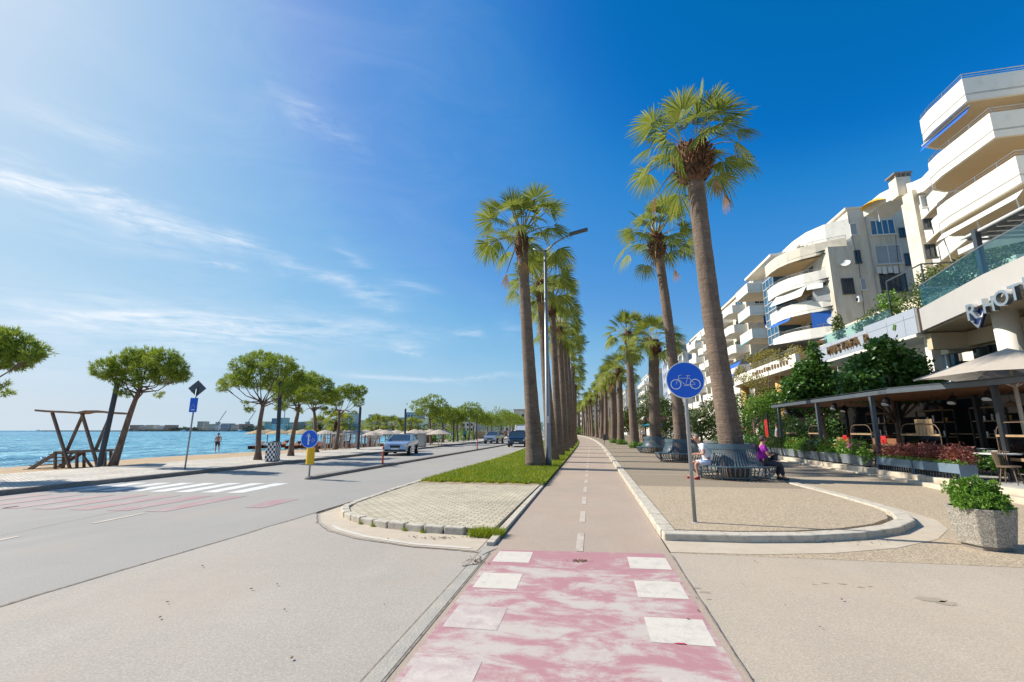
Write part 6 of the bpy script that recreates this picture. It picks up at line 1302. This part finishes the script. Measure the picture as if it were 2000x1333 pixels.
# terrace greenery on the podiums
tg=[((17.4,30.5,7.3),[(17.4,30.5,8.3,.5,.7,.8),(17.6,32,8.2,.5,.8,.6),(17.5,29,8.2,.4,.5,.6)],'leafo','mixed plants on the terrace above the bronze letters',1500),
 ((18.2,26.6,7.3),[(18,26.2,8.8,.8,1,1.2),(18.8,27.4,9.4,1,1,1.2),(18.2,28.4,8.6,.8,.9,1.)],'leafo','tall yellow green climber on the terrace frame beside the hotel glass rail',2600),
 ((20.5,27.,7.3),[(20.6,27.,10.,1.2,1.3,1.2),(21.3,26.3,10.6,1.1,1.,1.),(20.2,28.6,9.5,1.,1,1.)],'leafo','bushy pale green tree above the hotel glass rail',3000),
 ((17.1,34.3,7.3),[(17.2,34.3,8.6,.35,.35,1.1)],'leafo','slim green cypress at the left end of the sign terrace',700),
 ((17.8,29.8,7.3),[(17.9,29.8,9.3,.6,.6,.6),(18.4,30.4,9.1,.6,.6,.5)],'leafb','bright leafy shrub rising over the glass rail',900),
 ((17.2,43,7.6),[(17.2,42.,8.1,.5,1.6,.6),(17.,46,8.,.5,1.6,.7),(17.2,50,8.3,.6,1.8,.8),(16.6,54,8.1,.5,1.2,.6)],'leafy','yellow green vines trailing over the curved white balcony',3000)]
for i,(b_,bl,mt,lab,n_) in enumerate(tg): bush_tree(b_,bl,mt,lab,220+i,n_,.17,.05,'plant','terrace_plant','plants on the upper terraces')
fr_=thing('plant_trellis','dark metal plant frame standing on the terrace beside the climber','trellis',(17.3,27.5,7.3)); [part('upright','anthr',fr_,lambda m:m.beam((0,y,0),(0,y,2.9),.06)) for y in(-1.6,1.3)]; part('top_bar','anthr',fr_,lambda m:(m.beam((0,-1.6,2.9),(0,1.3,2.9),.06),m.beam((0,-1.6,2.9),(1.6,-1.6,2.9),.06)))
# ---- blocks farther along
def far_block(name,label,x0,x1,y0,y1,h,fl,seed,wm_='wallw',bal=True,step=3.0,bx=1.6,cat='apartment building',z0=0,gm_='glass',bcol='wallw'):
    t=thing(name,label,cat,((x0+x1)/2,(y0+y1)/2,0)); rr=random.Random(seed)
    part('wall',wm_,t,lambda m:m.box(x0,x1,y0,y1,z0,h),world=True); part('roof','wallc',t,lambda m:(m.box(x0-.25,x1+.2,y0-.2,y1+.2,h,h+.35),m.box(x0+2,x0+5,y0+2,y0+5,h+.35,h+2.4)),world=True)
    n=int((h-4)/step)
    for i in range(n):
        z=h-step*(i+1)
        if bal:
            k=0; y=y0+.4
            while y<y1-3:
                ln_=min(y1-.4,y+rr.uniform(4.5,7)); q=[(x0,ln_),(x0-bx*.8,ln_-.3),(x0-bx,ln_-1.2),(x0-bx,y+1.2),(x0-bx*.8,y+.3),(x0,y)]
                b=MB(); b.strip(q,.15,z-.3,z+.9); b.prism([(p[0]+.1,p[1]) for p in q],z-.28,z-.02); b.build('balcony',bcol,t,world=True)
                window_x(t,x0-.01,y+.8,ln_-.8,z+.15,z+2.3,3,gm_); y=ln_+rr.uniform(.6,1.6)
        else:
            y=y0+1
            while y<y1-2: window_x(t,x0-.01,y,y+1.5,z+.7,z+2.1,2,gm_); y+=3.1
        x=x0+1.2
        while x<min(x1-1.5,x0+9): window_y(t,x,x+1.3,z+.8,z+2.1,y0-.01,2,gm_ if rr.random()<.6 else 'blind'); x+=3.3
    return t
far_block('apartment_block','white apartment block with curved balconies seen between the two nearest right palms',23.2,36,70,94,22.2,7,1,'wallc',True,3,2.2)
far_block('apartment_block','stepped white block with box balconies left of the curved balcony block',23.0,34,96,107,21.4,7,2,'wallw',True,3,1.9)
far_block('apartment_block','white block with pink edged curved balconies behind the third bench palm',22.0,36,112,128,20.2,6,3,'wallw',True,3,2.0)
far_block('apartment_block','tall pale blue white tower behind the fourth palm',24,38,140,158,26.5,8,4,'fasciab',False,3,1.5,gm_='glassb')
far_block('apartment_block','white block with blue windows between the fourth and fifth palms',20,34,162,182,20.5,6,5,'wallw',True,3,1.8,gm_='glassb')
far_block('apartment_block','white block with curved balconies beyond the sixth palm',14,30,190,215,17.5,5,6,'wallw',True,3,2.)
far_block('apartment_block','pale block partly hidden behind the far palm cluster on the right',8,26,225,255,17,5,7,'wallc',True,3,2.)
far_block('apartment_block','dark topped distant block at the end of the cycle path',-16,8,300,330,20.5,6,8,'wallg',False,3.2,1.5)
far_block('apartment_block','distant cream block right of the far palms',-4,16,265,285,17,5,9,'wallc',True,3,1.8)
pc=[((9.5,72,.1),3.6,'pinkc','pink canopy between the third and fourth palms'),((10.0,80,.1),3.6,'pinkc','pink canopy farther behind the fourth palm'),((9.6,88,.1),3.2,'magenta','purple canopy behind the fifth palm'),((8.6,66,.1),2.6,'tealc','teal canopy below the pink canopy')]
for i,(l,hh,mt,lab) in enumerate(pc):
    t=thing('cafe_canopy',lab,'canopy',l,0,'coloured canopies of the cafes'); part('canopy',mt,t,lambda m:m.add([(-2,-2,hh-.5),(2,-2,hh-.5),(2,2,hh-.5),(-2,2,hh-.5),(0,0,hh+.15)],[(0,1,4),(1,2,4),(2,3,4),(3,0,4)]));
    for sx,sy in((-1.8,-1.8),(1.8,-1.8),(-1.8,1.8),(1.8,1.8)): part('leg','yelc',t,lambda m:m.tube([(sx,sy,0),(sx,sy,hh-.45)],.06,6))
# ---- far town round the bay
rr=random.Random(12); kinds=['walls pale','walls cream']
fb=[(254,270,950,831,'woodp'),(271,284,950,832,'wallg'),(285,300,950,831,'wallc'),(306,321,950,832,'wallw'),(322,338,950,831,'woodp'),(386,398,900,824,'wallg'),(400,417,890,829,'wallc'),(418,430,890,830,'wallw'),(432,449,880,828,'fasciab'),(451,466,880,830,'wallc'),(467,485,870,829,'woodp'),(517,529,820,826,'wallg'),(531,540,800,818,'glassb'),(541,556,790,817,'wallg'),(531,560,700,829,'wallw'),(562,580,700,827,'wallc'),(582,600,700,825,'woodp'),(602,622,690,827,'wallw'),(624,650,690,829,'wallc'),
 (656,689,520,808,'wallg'),(676,702,470,829,'fasciab'),(720,733,500,811,'wallc'),(734,748,490,815,'wallw'),(749,762,480,816,'wallc'),(763,786,470,817,'wallg'),(791,819,430,807,'blind'),(813,836,400,819,'wallw'),(838,862,380,823,'wallc'),(875,900,340,822,'wallw'),(902,930,320,824,'wallc'),(1004,1032,230,802,'wallc'),(985,1003,260,823,'wallw')]
M['woodp']=mat('pinkish_wall',(.48,.33,.27),(.42,.28,.23),scale=.2,rough=.9)
NUM=['first','second','third','fourth','fifth','sixth','seventh','eighth','ninth','tenth','eleventh','twelfth','thirteenth','fourteenth','fifteenth','sixteenth','seventeenth','eighteenth','nineteenth','twentieth']; NUM+=['twenty '+v for v in NUM[:9]]+['thirtieth','thirty first','thirty second']
for i,(xa,xb,D,yt,mt) in enumerate(fb):
    a=atY(xa,yt,D*.9); b_=atY(xb,yt,D*.9); w=math.hypot(b_[0]-a[0],0); h=a[2]; cx=(a[0]+b_[0])/2; cy=D*.9
    t=thing('distant_building','distant '+{'wallc':'cream','wallg':'grey','wallw':'white','glassb':'blue glass','fasciab':'pale blue','blind':'dark grey','woodp':'pinkish'}[mt]+' building across the bay, '+NUM[i]+' from the left','building',(cx,cy,0),0,'distant town buildings')
    part('wall',mt,t,lambda m:m.box(-w/2,w/2,0,14,-1,h)); part('roof','kerbd' if i%3 else 'woodp',t,lambda m:m.box(-w/2-.3,w/2+.3,-.3,14.3,h,h+.5))
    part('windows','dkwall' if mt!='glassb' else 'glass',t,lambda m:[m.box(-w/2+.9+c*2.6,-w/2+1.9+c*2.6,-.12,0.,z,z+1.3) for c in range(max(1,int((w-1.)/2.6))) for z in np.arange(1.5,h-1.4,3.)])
# town mass on the slopes beyond, and shore greenery
rngb=np.random.default_rng(3)
hills=MB()
def hill(m,pa,pb,D0,hmax,seed):
    r_=random.Random(seed); n=60; V=[];F=[]
    for i in range(n+1):
        px=pa+(pb-pa)*i/n; a=ray(px,841); u=i/n; h_=hmax*(.35+.65*math.sin(math.pi*min(1,u*.62+.18)))*(1+.12*math.sin(u*23+seed))
        for D,hh in((D0,-1),(D0*1.15,h_*.45),(D0*1.5,h_),(D0*1.9,-1)): V.append((a[0]*D,a[1]*D,hh))
    for i in range(n):
        for k in range(3): b=i*4+k; F.append((b,b+4,b+5,b+1))
    m.add(V,F)
hill(hills,510,1060,900,36,2); struct('hills',hills,'farhill',smooth=True)
def shore_green(px0,px1,D,h,label,seed,n=1800):
    rng=np.random.default_rng(seed); B=[]
    k=int((px1-px0)/7)+2
    for i in range(k):
        a=ray(px0+(px1-px0)*i/(k-1),841); d_=D*rng.uniform(.97,1.03); B.append((a[0]*d_,a[1]*d_,h*rng.uniform(.3,.55),D*.009,D*.009,h*rng.uniform(.4,.7)))
    P,d=ballpts(rng,n,B,.3); V,F=leafcloud(rng,P,D*.0022,.8); o=soup('shore_trees',V,F,['farhill']); o['kind']='stuff'; o['label']=label; o['category']='trees'
shore_green(340,385,930,8,'dark trees between pinkish buildings on the low shore',1); shore_green(250,530,900,4,'low green scrub along the far quay',2); shore_green(480,530,820,11,'dark trees at the end of the quay',3); shore_green(600,1030,300,7,'green trees behind the far beach clubs',4,5000); shore_green(560,760,430,7,'green belt in front of the distant town',5,3000); shore_green(1060,1130,330,9,'far trees where the path bends away',6,1200)
qz=MB(); 
for a0,a1,D in((85,400,980),(380,700,900)):
    A=ray(a0,841);Bq=ray(a1,841); qz.beam((A[0]*D,A[1]*D,.2),(Bq[0]*D*.96,Bq[1]*D*.96,.2),10,2.4)
tag(qz.build('breakwater','kerbd'),'long low stone breakwater across the bay','breakwater')
for i,(px,D) in enumerate([(424,900),(482,880)]):
    a=ray(px,841); t=thing('harbour_crane','thin lattice harbour crane with raised jib, '+['left','right'][i]+' of the two on the quay','crane',(a[0]*D,a[1]*D,0),0,'harbour cranes'); part('tower','rail',t,lambda m:m.beam((0,0,0),(0,0,18),2.2)); part('jib','rail',t,lambda m:m.beam((0,0,16),(12,4,40),1.0)); part('cab','rail',t,lambda m:m.box(-3,3,-3,3,14,18))
tc_=ray(553,841); t=thing('tower_crane','thin tower crane above the blue glass building','crane',(tc_[0]*800,tc_[1]*800,0)); part('mast','rail',t,lambda m:m.beam((0,0,0),(0,0,50),1.)); part('boom','rail',t,lambda m:m.beam((-6,-4,48),(34,22,48),.9))
for i,(px,D) in enumerate([(75,1000),(262,900),(360,860),(470,640),(565,560)]):
    a=ray(px,841); t=thing('boat','small white boat on the bay, '+['first','second','third','fourth','fifth'][i]+' from the left','boat',(a[0]*D,a[1]*D,-.45),.5*i,'boats on the bay'); part('hull','vanw',t,lambda m:m.prism([(-6,-1.6),(4,-1.8),(7.5,0),(4,1.8),(-6,1.6)],0,1.5)); part('cabin','vanw',t,lambda m:m.box(-3,2,-1.1,1.1,1.5,3.2)); part('mast','rail',t,lambda m:m.beam((0,0,3.2),(0,0,6),.15))
# ================================================================ CAFE TERRACE
pg=thing('pergola','long dark metal pergola with wooden slat ceiling over the cafe terrace','pergola',(12.5,22,.27))
PP=[(10.4,29.1),(10.4,18.2),(11.35,15.5),(11.9,12.5),(15.2,12.5),(15.2,29.1)]
part('roof','roofm',pg,lambda m:(m.strip(PP+[PP[0]],.10,2.93,3.12),m.prism(PP,3.08,3.13)),world=True)
part('ceiling','woodw',pg,lambda m:[m.box((10.5 if y>18.3 else 10.5+(18.3-y)*.35),15.1,y,y+.11,2.97,3.02) for y in np.arange(12.6,29,.17)],world=True)
posts=[(10.5,28.2),(10.5,23.7),(10.5,19.4),(11.5,15.3),(13.9,28.2),(13.9,23.7),(13.9,19.4),(13.9,15.3)]
for x,y in posts: part('post','roofm' if y>15.4 and x<11 else 'black',pg,lambda m:m.box(x-.065,x+.065,y-.065,y+.065,.27,2.94),world=True)
for x,y in[(10.75,27.6),(10.75,22.6),(10.75,18.9),(12.3,25.),(12.4,18.2),(12.0,16.2)]:
    s_=thing('ceiling_spotlight','black ceiling spotlight hanging under the pergola '+{(10.75,27.6):'by its far left post',(10.75,22.6):'by its second front post',(10.75,18.9):'by its third front post',(12.3,25.):'in the middle of the left bay',(12.4,18.2):'in the middle of the right bay',(12.0,16.2):'near the corner post'}[(x,y)],'spotlight',(x,y,2.95),0,'spotlights under the pergola'); part('housing','black',s_,lambda m:m.tube([(0,0,-.16),(-.16,-.1,-.38)],[.09,.13],14)); part('stem','black',s_,lambda m:m.tube([(0,0,0),(0,0,-.18)],.02,6)); part('lens','lampc',s_,lambda m:m.tube([(-.16,-.1,-.38),(-.165,-.103,-.39)],.11,14))
ps=thing('parasol','large square beige parasol at the right edge over the terrace tables','parasol',(12.1,15.4,.27))
cor=[(-2.27,.55),(-.55,-2.27),(2.27,-.55),(.55,2.27)]
def para(m):
    ap=(0,0,3.75); n=8; V=[ap];F=[]
    for i in range(4):
        a=Vector(cor[i]);b=Vector(cor[(i+1)%4])
        for k in range(2): p=a.lerp(b,k/2); V.append((p.x,p.y,2.90+(.10 if k else 0)))
    for i in range(8): F.append((0,1+i,1+(i+1)%8))
    m.add(V,F)
part('canopy','cloth',ps,para); part('pole','cloth',ps,lambda m:m.tube([(0,0,0),(0,0,3.7)],.05,10),smooth=True); part('base','kerbd',ps,lambda m:m.box(-.35,.35,-.35,.35,0,.08))
for i,c in enumerate(cor): part('rib','frame',ps,lambda m:m.tube([(0,0,3.68),(c[0]*.98,c[1]*.98,2.88)],.018,5)); 
for c in cor: part('strut','frame',ps,lambda m:m.tube([(0,0,2.6),(c[0]*.5,c[1]*.5,3.26)],.015,5))
# planters along the kerb
def planter(y0,y1,mt,lab,leaf,seed,x0=10.08,x1=10.5,zb=.34,h=.36,n=900,extra=None,hl=.28):
    t=thing('planter_box',lab,'planter',((x0+x1)/2,(y0+y1)/2,.28),0,'planter boxes along the terrace kerb'); lx=(x1-x0)/2; ly=(y1-y0)/2
    part('box',mt,t,lambda m:m.add([(-lx*.8,-ly*.94,zb-.28),(lx*.8,-ly*.94,zb-.28),(lx*.8,ly*.94,zb-.28),(-lx*.8,ly*.94,zb-.28),(-lx,-ly,zb-.28+h),(lx,-ly,zb-.28+h),(lx,ly,zb-.28+h),(-lx,ly,zb-.28+h)],[(0,3,2,1),(4,5,6,7),(0,1,5,4),(1,2,6,5),(2,3,7,6),(3,0,4,7)]),bevel=.01)
    for sx in(-1,1): part('leg','anthr',t,lambda m:(m.box(-lx*.8,lx*.8,sx*ly*.8-.02,sx*ly*.8+.02,0,zb-.28+.01),))
    rng=np.random.default_rng(seed); B=[(rng.uniform(-.05,.05),y,zb-.28+h+hl*.4+rng.uniform(-.04,.08),.26,.26,hl) for y in np.arange(-ly,ly+.01,.35)]; P,d=ballpts(rng,n,B,.3); V,F=leafcloud(rng,P,.11,.5); soup('plants',V,F,[leaf],t)
    if extra: B=[(0,y,zb-.28+h+hl*.9,.16,.16,.14) for y in np.arange(-ly*.7,ly*.7,.7)]; P,d=ballpts(rng,170,B,.2); V,F=leafcloud(rng,P,.09,.7); soup('flowers',V,F,[extra],t)
    return t
ysl=[29.6,28.1,26.5,24.95,24.0,22.4,20.6]; ln_=[1.3,1.4,1.35,.85,1.4,1.6,1.55]; lf=['leafb','leafo','leafb','leafb','leafo','leafb','leafb']; ex=['pink',None,'leafor',None,'white','leafor','pink']
nm=['farthest grey planter box with pink flowers beyond the magenta clad woman','second grey planter box from the far end, green plants','third grey planter box with orange flowers','short fourth grey planter box under the second pergola post','fifth grey planter box with white flowers','sixth grey planter box with tall green and orange plants','seventh grey planter box beside the blue grey planters']
for i in range(7): planter(ysl[i]-ln_[i]/2,ysl[i]+ln_[i]/2,'pboxg',nm[i],lf[i],300+i,extra=ex[i],hl=.40,n=1500)
def bluepl(y0,y1,lab,seed,leaf='leafr'):
    t=thing('planter_bench',lab,'planter',(10.25,(y0+y1)/2,.0),0,'blue grey planters at the terrace corner'); l=(y1-y0)/2
    part('box','pbox',t,lambda m:m.box(-.22,.22,-l,l,.46,.72),bevel=.01); part('lower_rail','pbox',t,lambda m:m.box(-.22,-.16,-l,l,.10,.24)); part('end_panel','pbox',t,lambda m:(m.box(-.22,.22,-l-.02,-l,.1,.72),)); part('end_panel','pbox',t,lambda m:(m.box(-.22,.22,l,l+.02,.1,.72),)); part('slats','black',t,lambda m:[m.box(-.20,-.17,y,y+.03,.24,.46) for y in np.arange(-l+.05,l,.12)])
    rng=np.random.default_rng(seed); B=[(0,y,.90+rng.uniform(-.05,.12),.26,.28,.27) for y in np.arange(-l,l,.28)]; P,d=ballpts(rng,2300,B,.3); V,F=leafcloud(rng,P,.10,.3); soup('plants',V,F,[leaf],t); P,d=ballpts(rng,250,[(0,y,.92,.2,.2,.12) for y in(-l*.7,l*.2)],.2); V,F=leafcloud(rng,P,.11,.5); soup('red_foliage',V,F,['leafor'],t)
    P,d=ballpts(rng,300,[(-.15,y,.76,.12,.25,.06) for y in np.arange(-l,l,.4)],.2); V,F=leafcloud(rng,P,.08,.5); soup('trailing_green',V,F,['leafb'],t)
bluepl(16.95,18.75,'left of the two blue grey planters with purple red plants',320); bluepl(15.0,16.85,'right of the two blue grey planters, with an orange red tuft',321); bluepl(10.2,12.5,'blue grey planter at the right picture edge',322,'leafor')
# chairs, tables, screens
def cafe_chair(x,y,rz,mt,lab,grp='cafe chairs on the terrace'):
    t=thing('cafe_chair',lab,'chair',(x,y,.27),rz,grp)
    part('seat',mt,t,lambda m:m.tube([(0,0,.43),(0,0,.47)],.23,18)); part('backrest',mt,t,lambda m:([m.tube([(.22*math.cos(a),.22*math.sin(a),.46),(.27*math.cos(a),.27*math.sin(a),.80)],.011,5) for a in np.arange(-1.25,1.3,.17)],m.tube([(.275*math.cos(a),.275*math.sin(a),.81) for a in np.arange(-1.5,1.55,.2)],.018,6)))
    for a in(.8,2.3,-.8,-2.3): part('leg',mt,t,lambda m:m.tube([(.16*math.cos(a),.16*math.sin(a),.44),(.25*math.cos(a),.25*math.sin(a),0)],.014,6))
    return t
def cafe_table(x,y,lab,top='frame',s=.38):
    t=thing('cafe_table',lab,'table',(x,y,.27),0,'cafe tables on the terrace'); part('tabletop',top,t,lambda m:m.box(-s,s,-s,s,.72,.75)); part('leg','black',t,lambda m:m.tube([(0,0,0),(0,0,.72)],.03,8)); part('base','black',t,lambda m:m.box(-.25,.25,-.25,.25,0,.02)); return t
cafe_chair(10.75,14.35,2.2,'rattan','brown rattan chair with curved back right of the blue grey planters'); cafe_chair(11.9,14.6,2.6,'anthr','dark slat back chair behind the rattan chair'); cafe_chair(12.3,13.5,1.2,'anthr','dark slat back chair at the right edge')
cafe_table(11.2,15.3,'pale cafe table between rattan chair and planters')
TBL=[(11.6,18.2,'first'),(12.9,17.0,'second'),(11.8,20.6,'third'),(13.1,21.6,'fourth'),(11.7,23.0,'fifth'),(13.0,25.1,'sixth'),(11.7,26.2,'seventh')]
for i,(x,y,w) in enumerate(TBL):
    cafe_table(x,y,w+' table from the right under the pergola','frame' if i%2 else 'woodl')
    cafe_chair(x-.55,y+.1,math.pi,['rattan','anthr'][i%2],'chair on the street side of the '+w+' table under the pergola'); cafe_chair(x+.6,y-.1,0,['anthr','rattan'][i%2],'chair on the building side of the '+w+' table under the pergola')
def screen(x,y,lab,w=1.5,planks=False):
    t=thing('arched_screen',lab,'screen',(x,y,.27),0,'arched glass screens between the tables')
    arc=[(0,-w/2,0),(0,-w/2,1.25)]+[(0,-w/2+.35-.35*math.cos(a),1.25+.35*math.sin(a)) for a in(.5,1.,1.57)]; arc+=[(p[0],-p[1],p[2]) for p in reversed(arc)]
    part('frame','rattan',t,lambda m:m.tube(arc,.015,6),smooth=True); part('pane','clear',t,lambda m:m.box(-.008,.008,-w/2+.03,w/2-.03,.35,1.22)); part('wood_bar','woodl',t,lambda m:m.box(-.02,.02,-w/2,w/2,1.2,1.26)); part('wood_bar','woodl',t,lambda m:m.box(-.02,.02,-w/2,w/2,.55,.63))
    if planks: part('plank_panel','woodl',t,lambda m:[m.box(.04,.07,-w/2+.35+k*.17,-w/2+.5+k*.17,.3,1.75) for k in range(5)])
screen(11.0,17.9,'arched glass screen behind the left blue grey planter, with wooden plank panel',1.9,True); screen(11.5,14.6,'arched glass screen by the corner post',1.9); screen(11.0,21.4,'arched glass screen between the third and second pergola posts',1.5); screen(11.0,25.4,'arched glass screen in the far left bay',1.3); screen(11.1,28.4,'farthest arched glass screen',1.3)
def booth(x,y,lab): 
    t=thing('wooden_booth',lab,'bench',(x,y,.27),0,'wooden booths under the pergola'); part('backrest','woodw',t,lambda m:m.box(-.05,.05,-.8,.8,.35,1.05)); part('seat','woodw',t,lambda m:m.box(.05,.5,-.8,.8,.38,.46)); part('cushion','tail',t,lambda m:m.box(-.07,.07,-.18,.18,.85,1.15)); part('side','woodw',t,lambda m:m.box(-.05,.5,-.84,-.8,0,.6)); part('side','woodw',t,lambda m:m.box(-.05,.5,.8,.84,0,.6))
booth(12.0,24.6,'left wooden booth with red cushion'); booth(12.2,22.0,'right wooden booth with red cushion')
mbn=thing('menu_board','white menu board leaning beside the second pergola post','menu board',(10.85,22.9,.27),.4); part('board','white',mbn,lambda m:m.obox((0,0,.45),(.03,.35,.62),0,0,-.12)); part('crossbar','woodl',mbn,lambda m:m.obox((.03,0,.42),(.03,.42,.05),0,0,-.12)); part('prop','woodl',mbn,lambda m:m.beam((.2,0,0),(.02,0,.6),.03))
wb=thing('wooden_counter','light timber counter and shelving wall inside the cafe','counter',(15.5,17,.27)); part('panel','woodl',wb,lambda m:[m.box(0,.08,-2.5+k*.5,-2.05+k*.5,0,1.9) for k in range(6)]); part('counter_top','woodl',wb,lambda m:m.box(-.5,.1,-2.6,2,1.0,1.06)); part('front','woodw',wb,lambda m:m.box(-.45,-.4,-2.5,2,0,1.0))
rc=thing('red_drape','red drape hanging in the dark cafe interior','drape',(15.0,16.6,.27)); part('cloth','tail',rc,lambda m:m.box(0,.06,-.1,.12,.9,2.5))
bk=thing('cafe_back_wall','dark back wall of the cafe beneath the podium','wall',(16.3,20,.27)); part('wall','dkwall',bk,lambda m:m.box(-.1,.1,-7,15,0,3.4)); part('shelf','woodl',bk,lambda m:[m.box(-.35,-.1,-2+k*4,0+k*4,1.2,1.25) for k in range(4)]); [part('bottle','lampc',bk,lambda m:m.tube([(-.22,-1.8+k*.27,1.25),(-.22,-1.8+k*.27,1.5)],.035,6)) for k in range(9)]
for i,(x,y,s) in enumerate([(12.2,17.0,.5),(13.0,19.2,.5),(12.3,16.1,.4)]):
    bush_tree((x,y,.27),[(x,y,.27+.45,s,s*1.6,.3)],'leafd',['low dark green plants in the middle of the terrace','green plants between the tables behind the third post','small green plant row behind the corner post'][i],330+i,900,.11,0,'plants','terrace_hedge')
# plants overhanging near the far end and red kiosk hints
rk=thing('red_banner','red banner on the dark post left of the pergola','banner',(10.6,30.6,.1)); part('banner','tail',rk,lambda m:m.box(-.03,.03,-.25,.25,.9,2.2)); part('post','black',rk,lambda m:m.box(-.04,.04,-.3,-.24,0,2.6))

bush_tree((13.2,36,.1),[(12.4,32.6,1.1,1.0,1.2,1.1),(13.4,35,1.3,1.3,1.6,1.3),(14.2,38,1.5,1.4,1.6,1.5),(12.8,40.5,1.3,1.3,1.4,1.3),(15.2,34,1.6,1.2,1.4,1.6)],'leafd','dark bushes behind the far left end of the pergola',400,5200,.2,0,'bushes','bush')
stroller((10.9,29.9,.27),1.2,'blind','trous','standing person in a grey top beside the far left pergola post')
# pendant lamps, extra clutter inside the cafe
for i,(x,y) in enumerate([(12.0,27.),(12.6,22.8),(13.2,20.2),(12.4,19.2),(13.6,17.6),(12.8,15.0),(13.9,26.)]):
    t=thing('pendant_lamp','small dark pendant lamp under the pergola, '+NUM[i]+' from the far end' if i<6 else 'small dark pendant lamp deep in the far left bay','lamp',(x,y,2.95),0,'pendant lamps under the pergola'); part('cord','black',t,lambda m:m.tube([(0,0,0),(0,0,-.35)],.008,5)); part('shade','black' if i%2 else 'rattan',t,lambda m:m.lathe([(.16,-.55),(.12,-.42),(.03,-.35)],(0,0),14)); part('bulb','lampc',t,lambda m:m.lathe([(.001,-.55),(.045,-.52),(.03,-.45)],(0,0),10))
for i,(x,y) in enumerate([(14.6,26.5),(14.7,22.8),(14.7,19.8),(14.6,17.4),(14.4,14.6)]):
    t=thing('shelf_unit','dark metal shelf unit with bottles inside the cafe, '+NUM[i]+' from the far end','shelf',(x,y,.27),0,'shelf units inside the cafe'); [part('upright','black',t,lambda m:m.beam((sx,sy,0),(sx,sy,2.2),.05)) for sx in(-.2,.2) for sy in(-.8,.8)]; part('shelves','woodl',t,lambda m:[m.box(-.2,.2,-.8,.8,z,z+.04) for z in(.5,1.1,1.7,2.2)])
    rr=random.Random(i); [part('bottle','lampc',t,lambda m:m.tube([(0,yy,z),(0,yy,z+rr.uniform(.15,.3))],.035,6)) for z in(.54,1.14,1.74) for yy in(-.5+rr.random()*.2,.1,.45)]; [part('pot','yelc',t,lambda m:m.tube([(-.05,yy,z),(-.05,yy,z+.16)],[.06,.09],8)) for z,yy in((.54,-.2),(1.14,.65),(1.74,-.65))]
ac_unit(b2,(26.6,48.8,14.4),0); ac_unit(b2,(30.7,48.8,11.2),0)
part('laundry','frame',b2,lambda m:[m.box(28.6+.5*k,28.98+.5*k,48.7,48.72,17.0-.1*(k%2),17.65) for k in range(4)],world=True)
part('cable','black',b2,lambda m:(m.tube([(26.9,48.95,23.5),(27.2,48.93,18),(26.9,48.95,9)],.02,4),m.tube([(xr_-.2,48.95,22.5),(xr_-.6,48.93,15),(xr_-.1,48.95,9)],.02,4)),world=True)
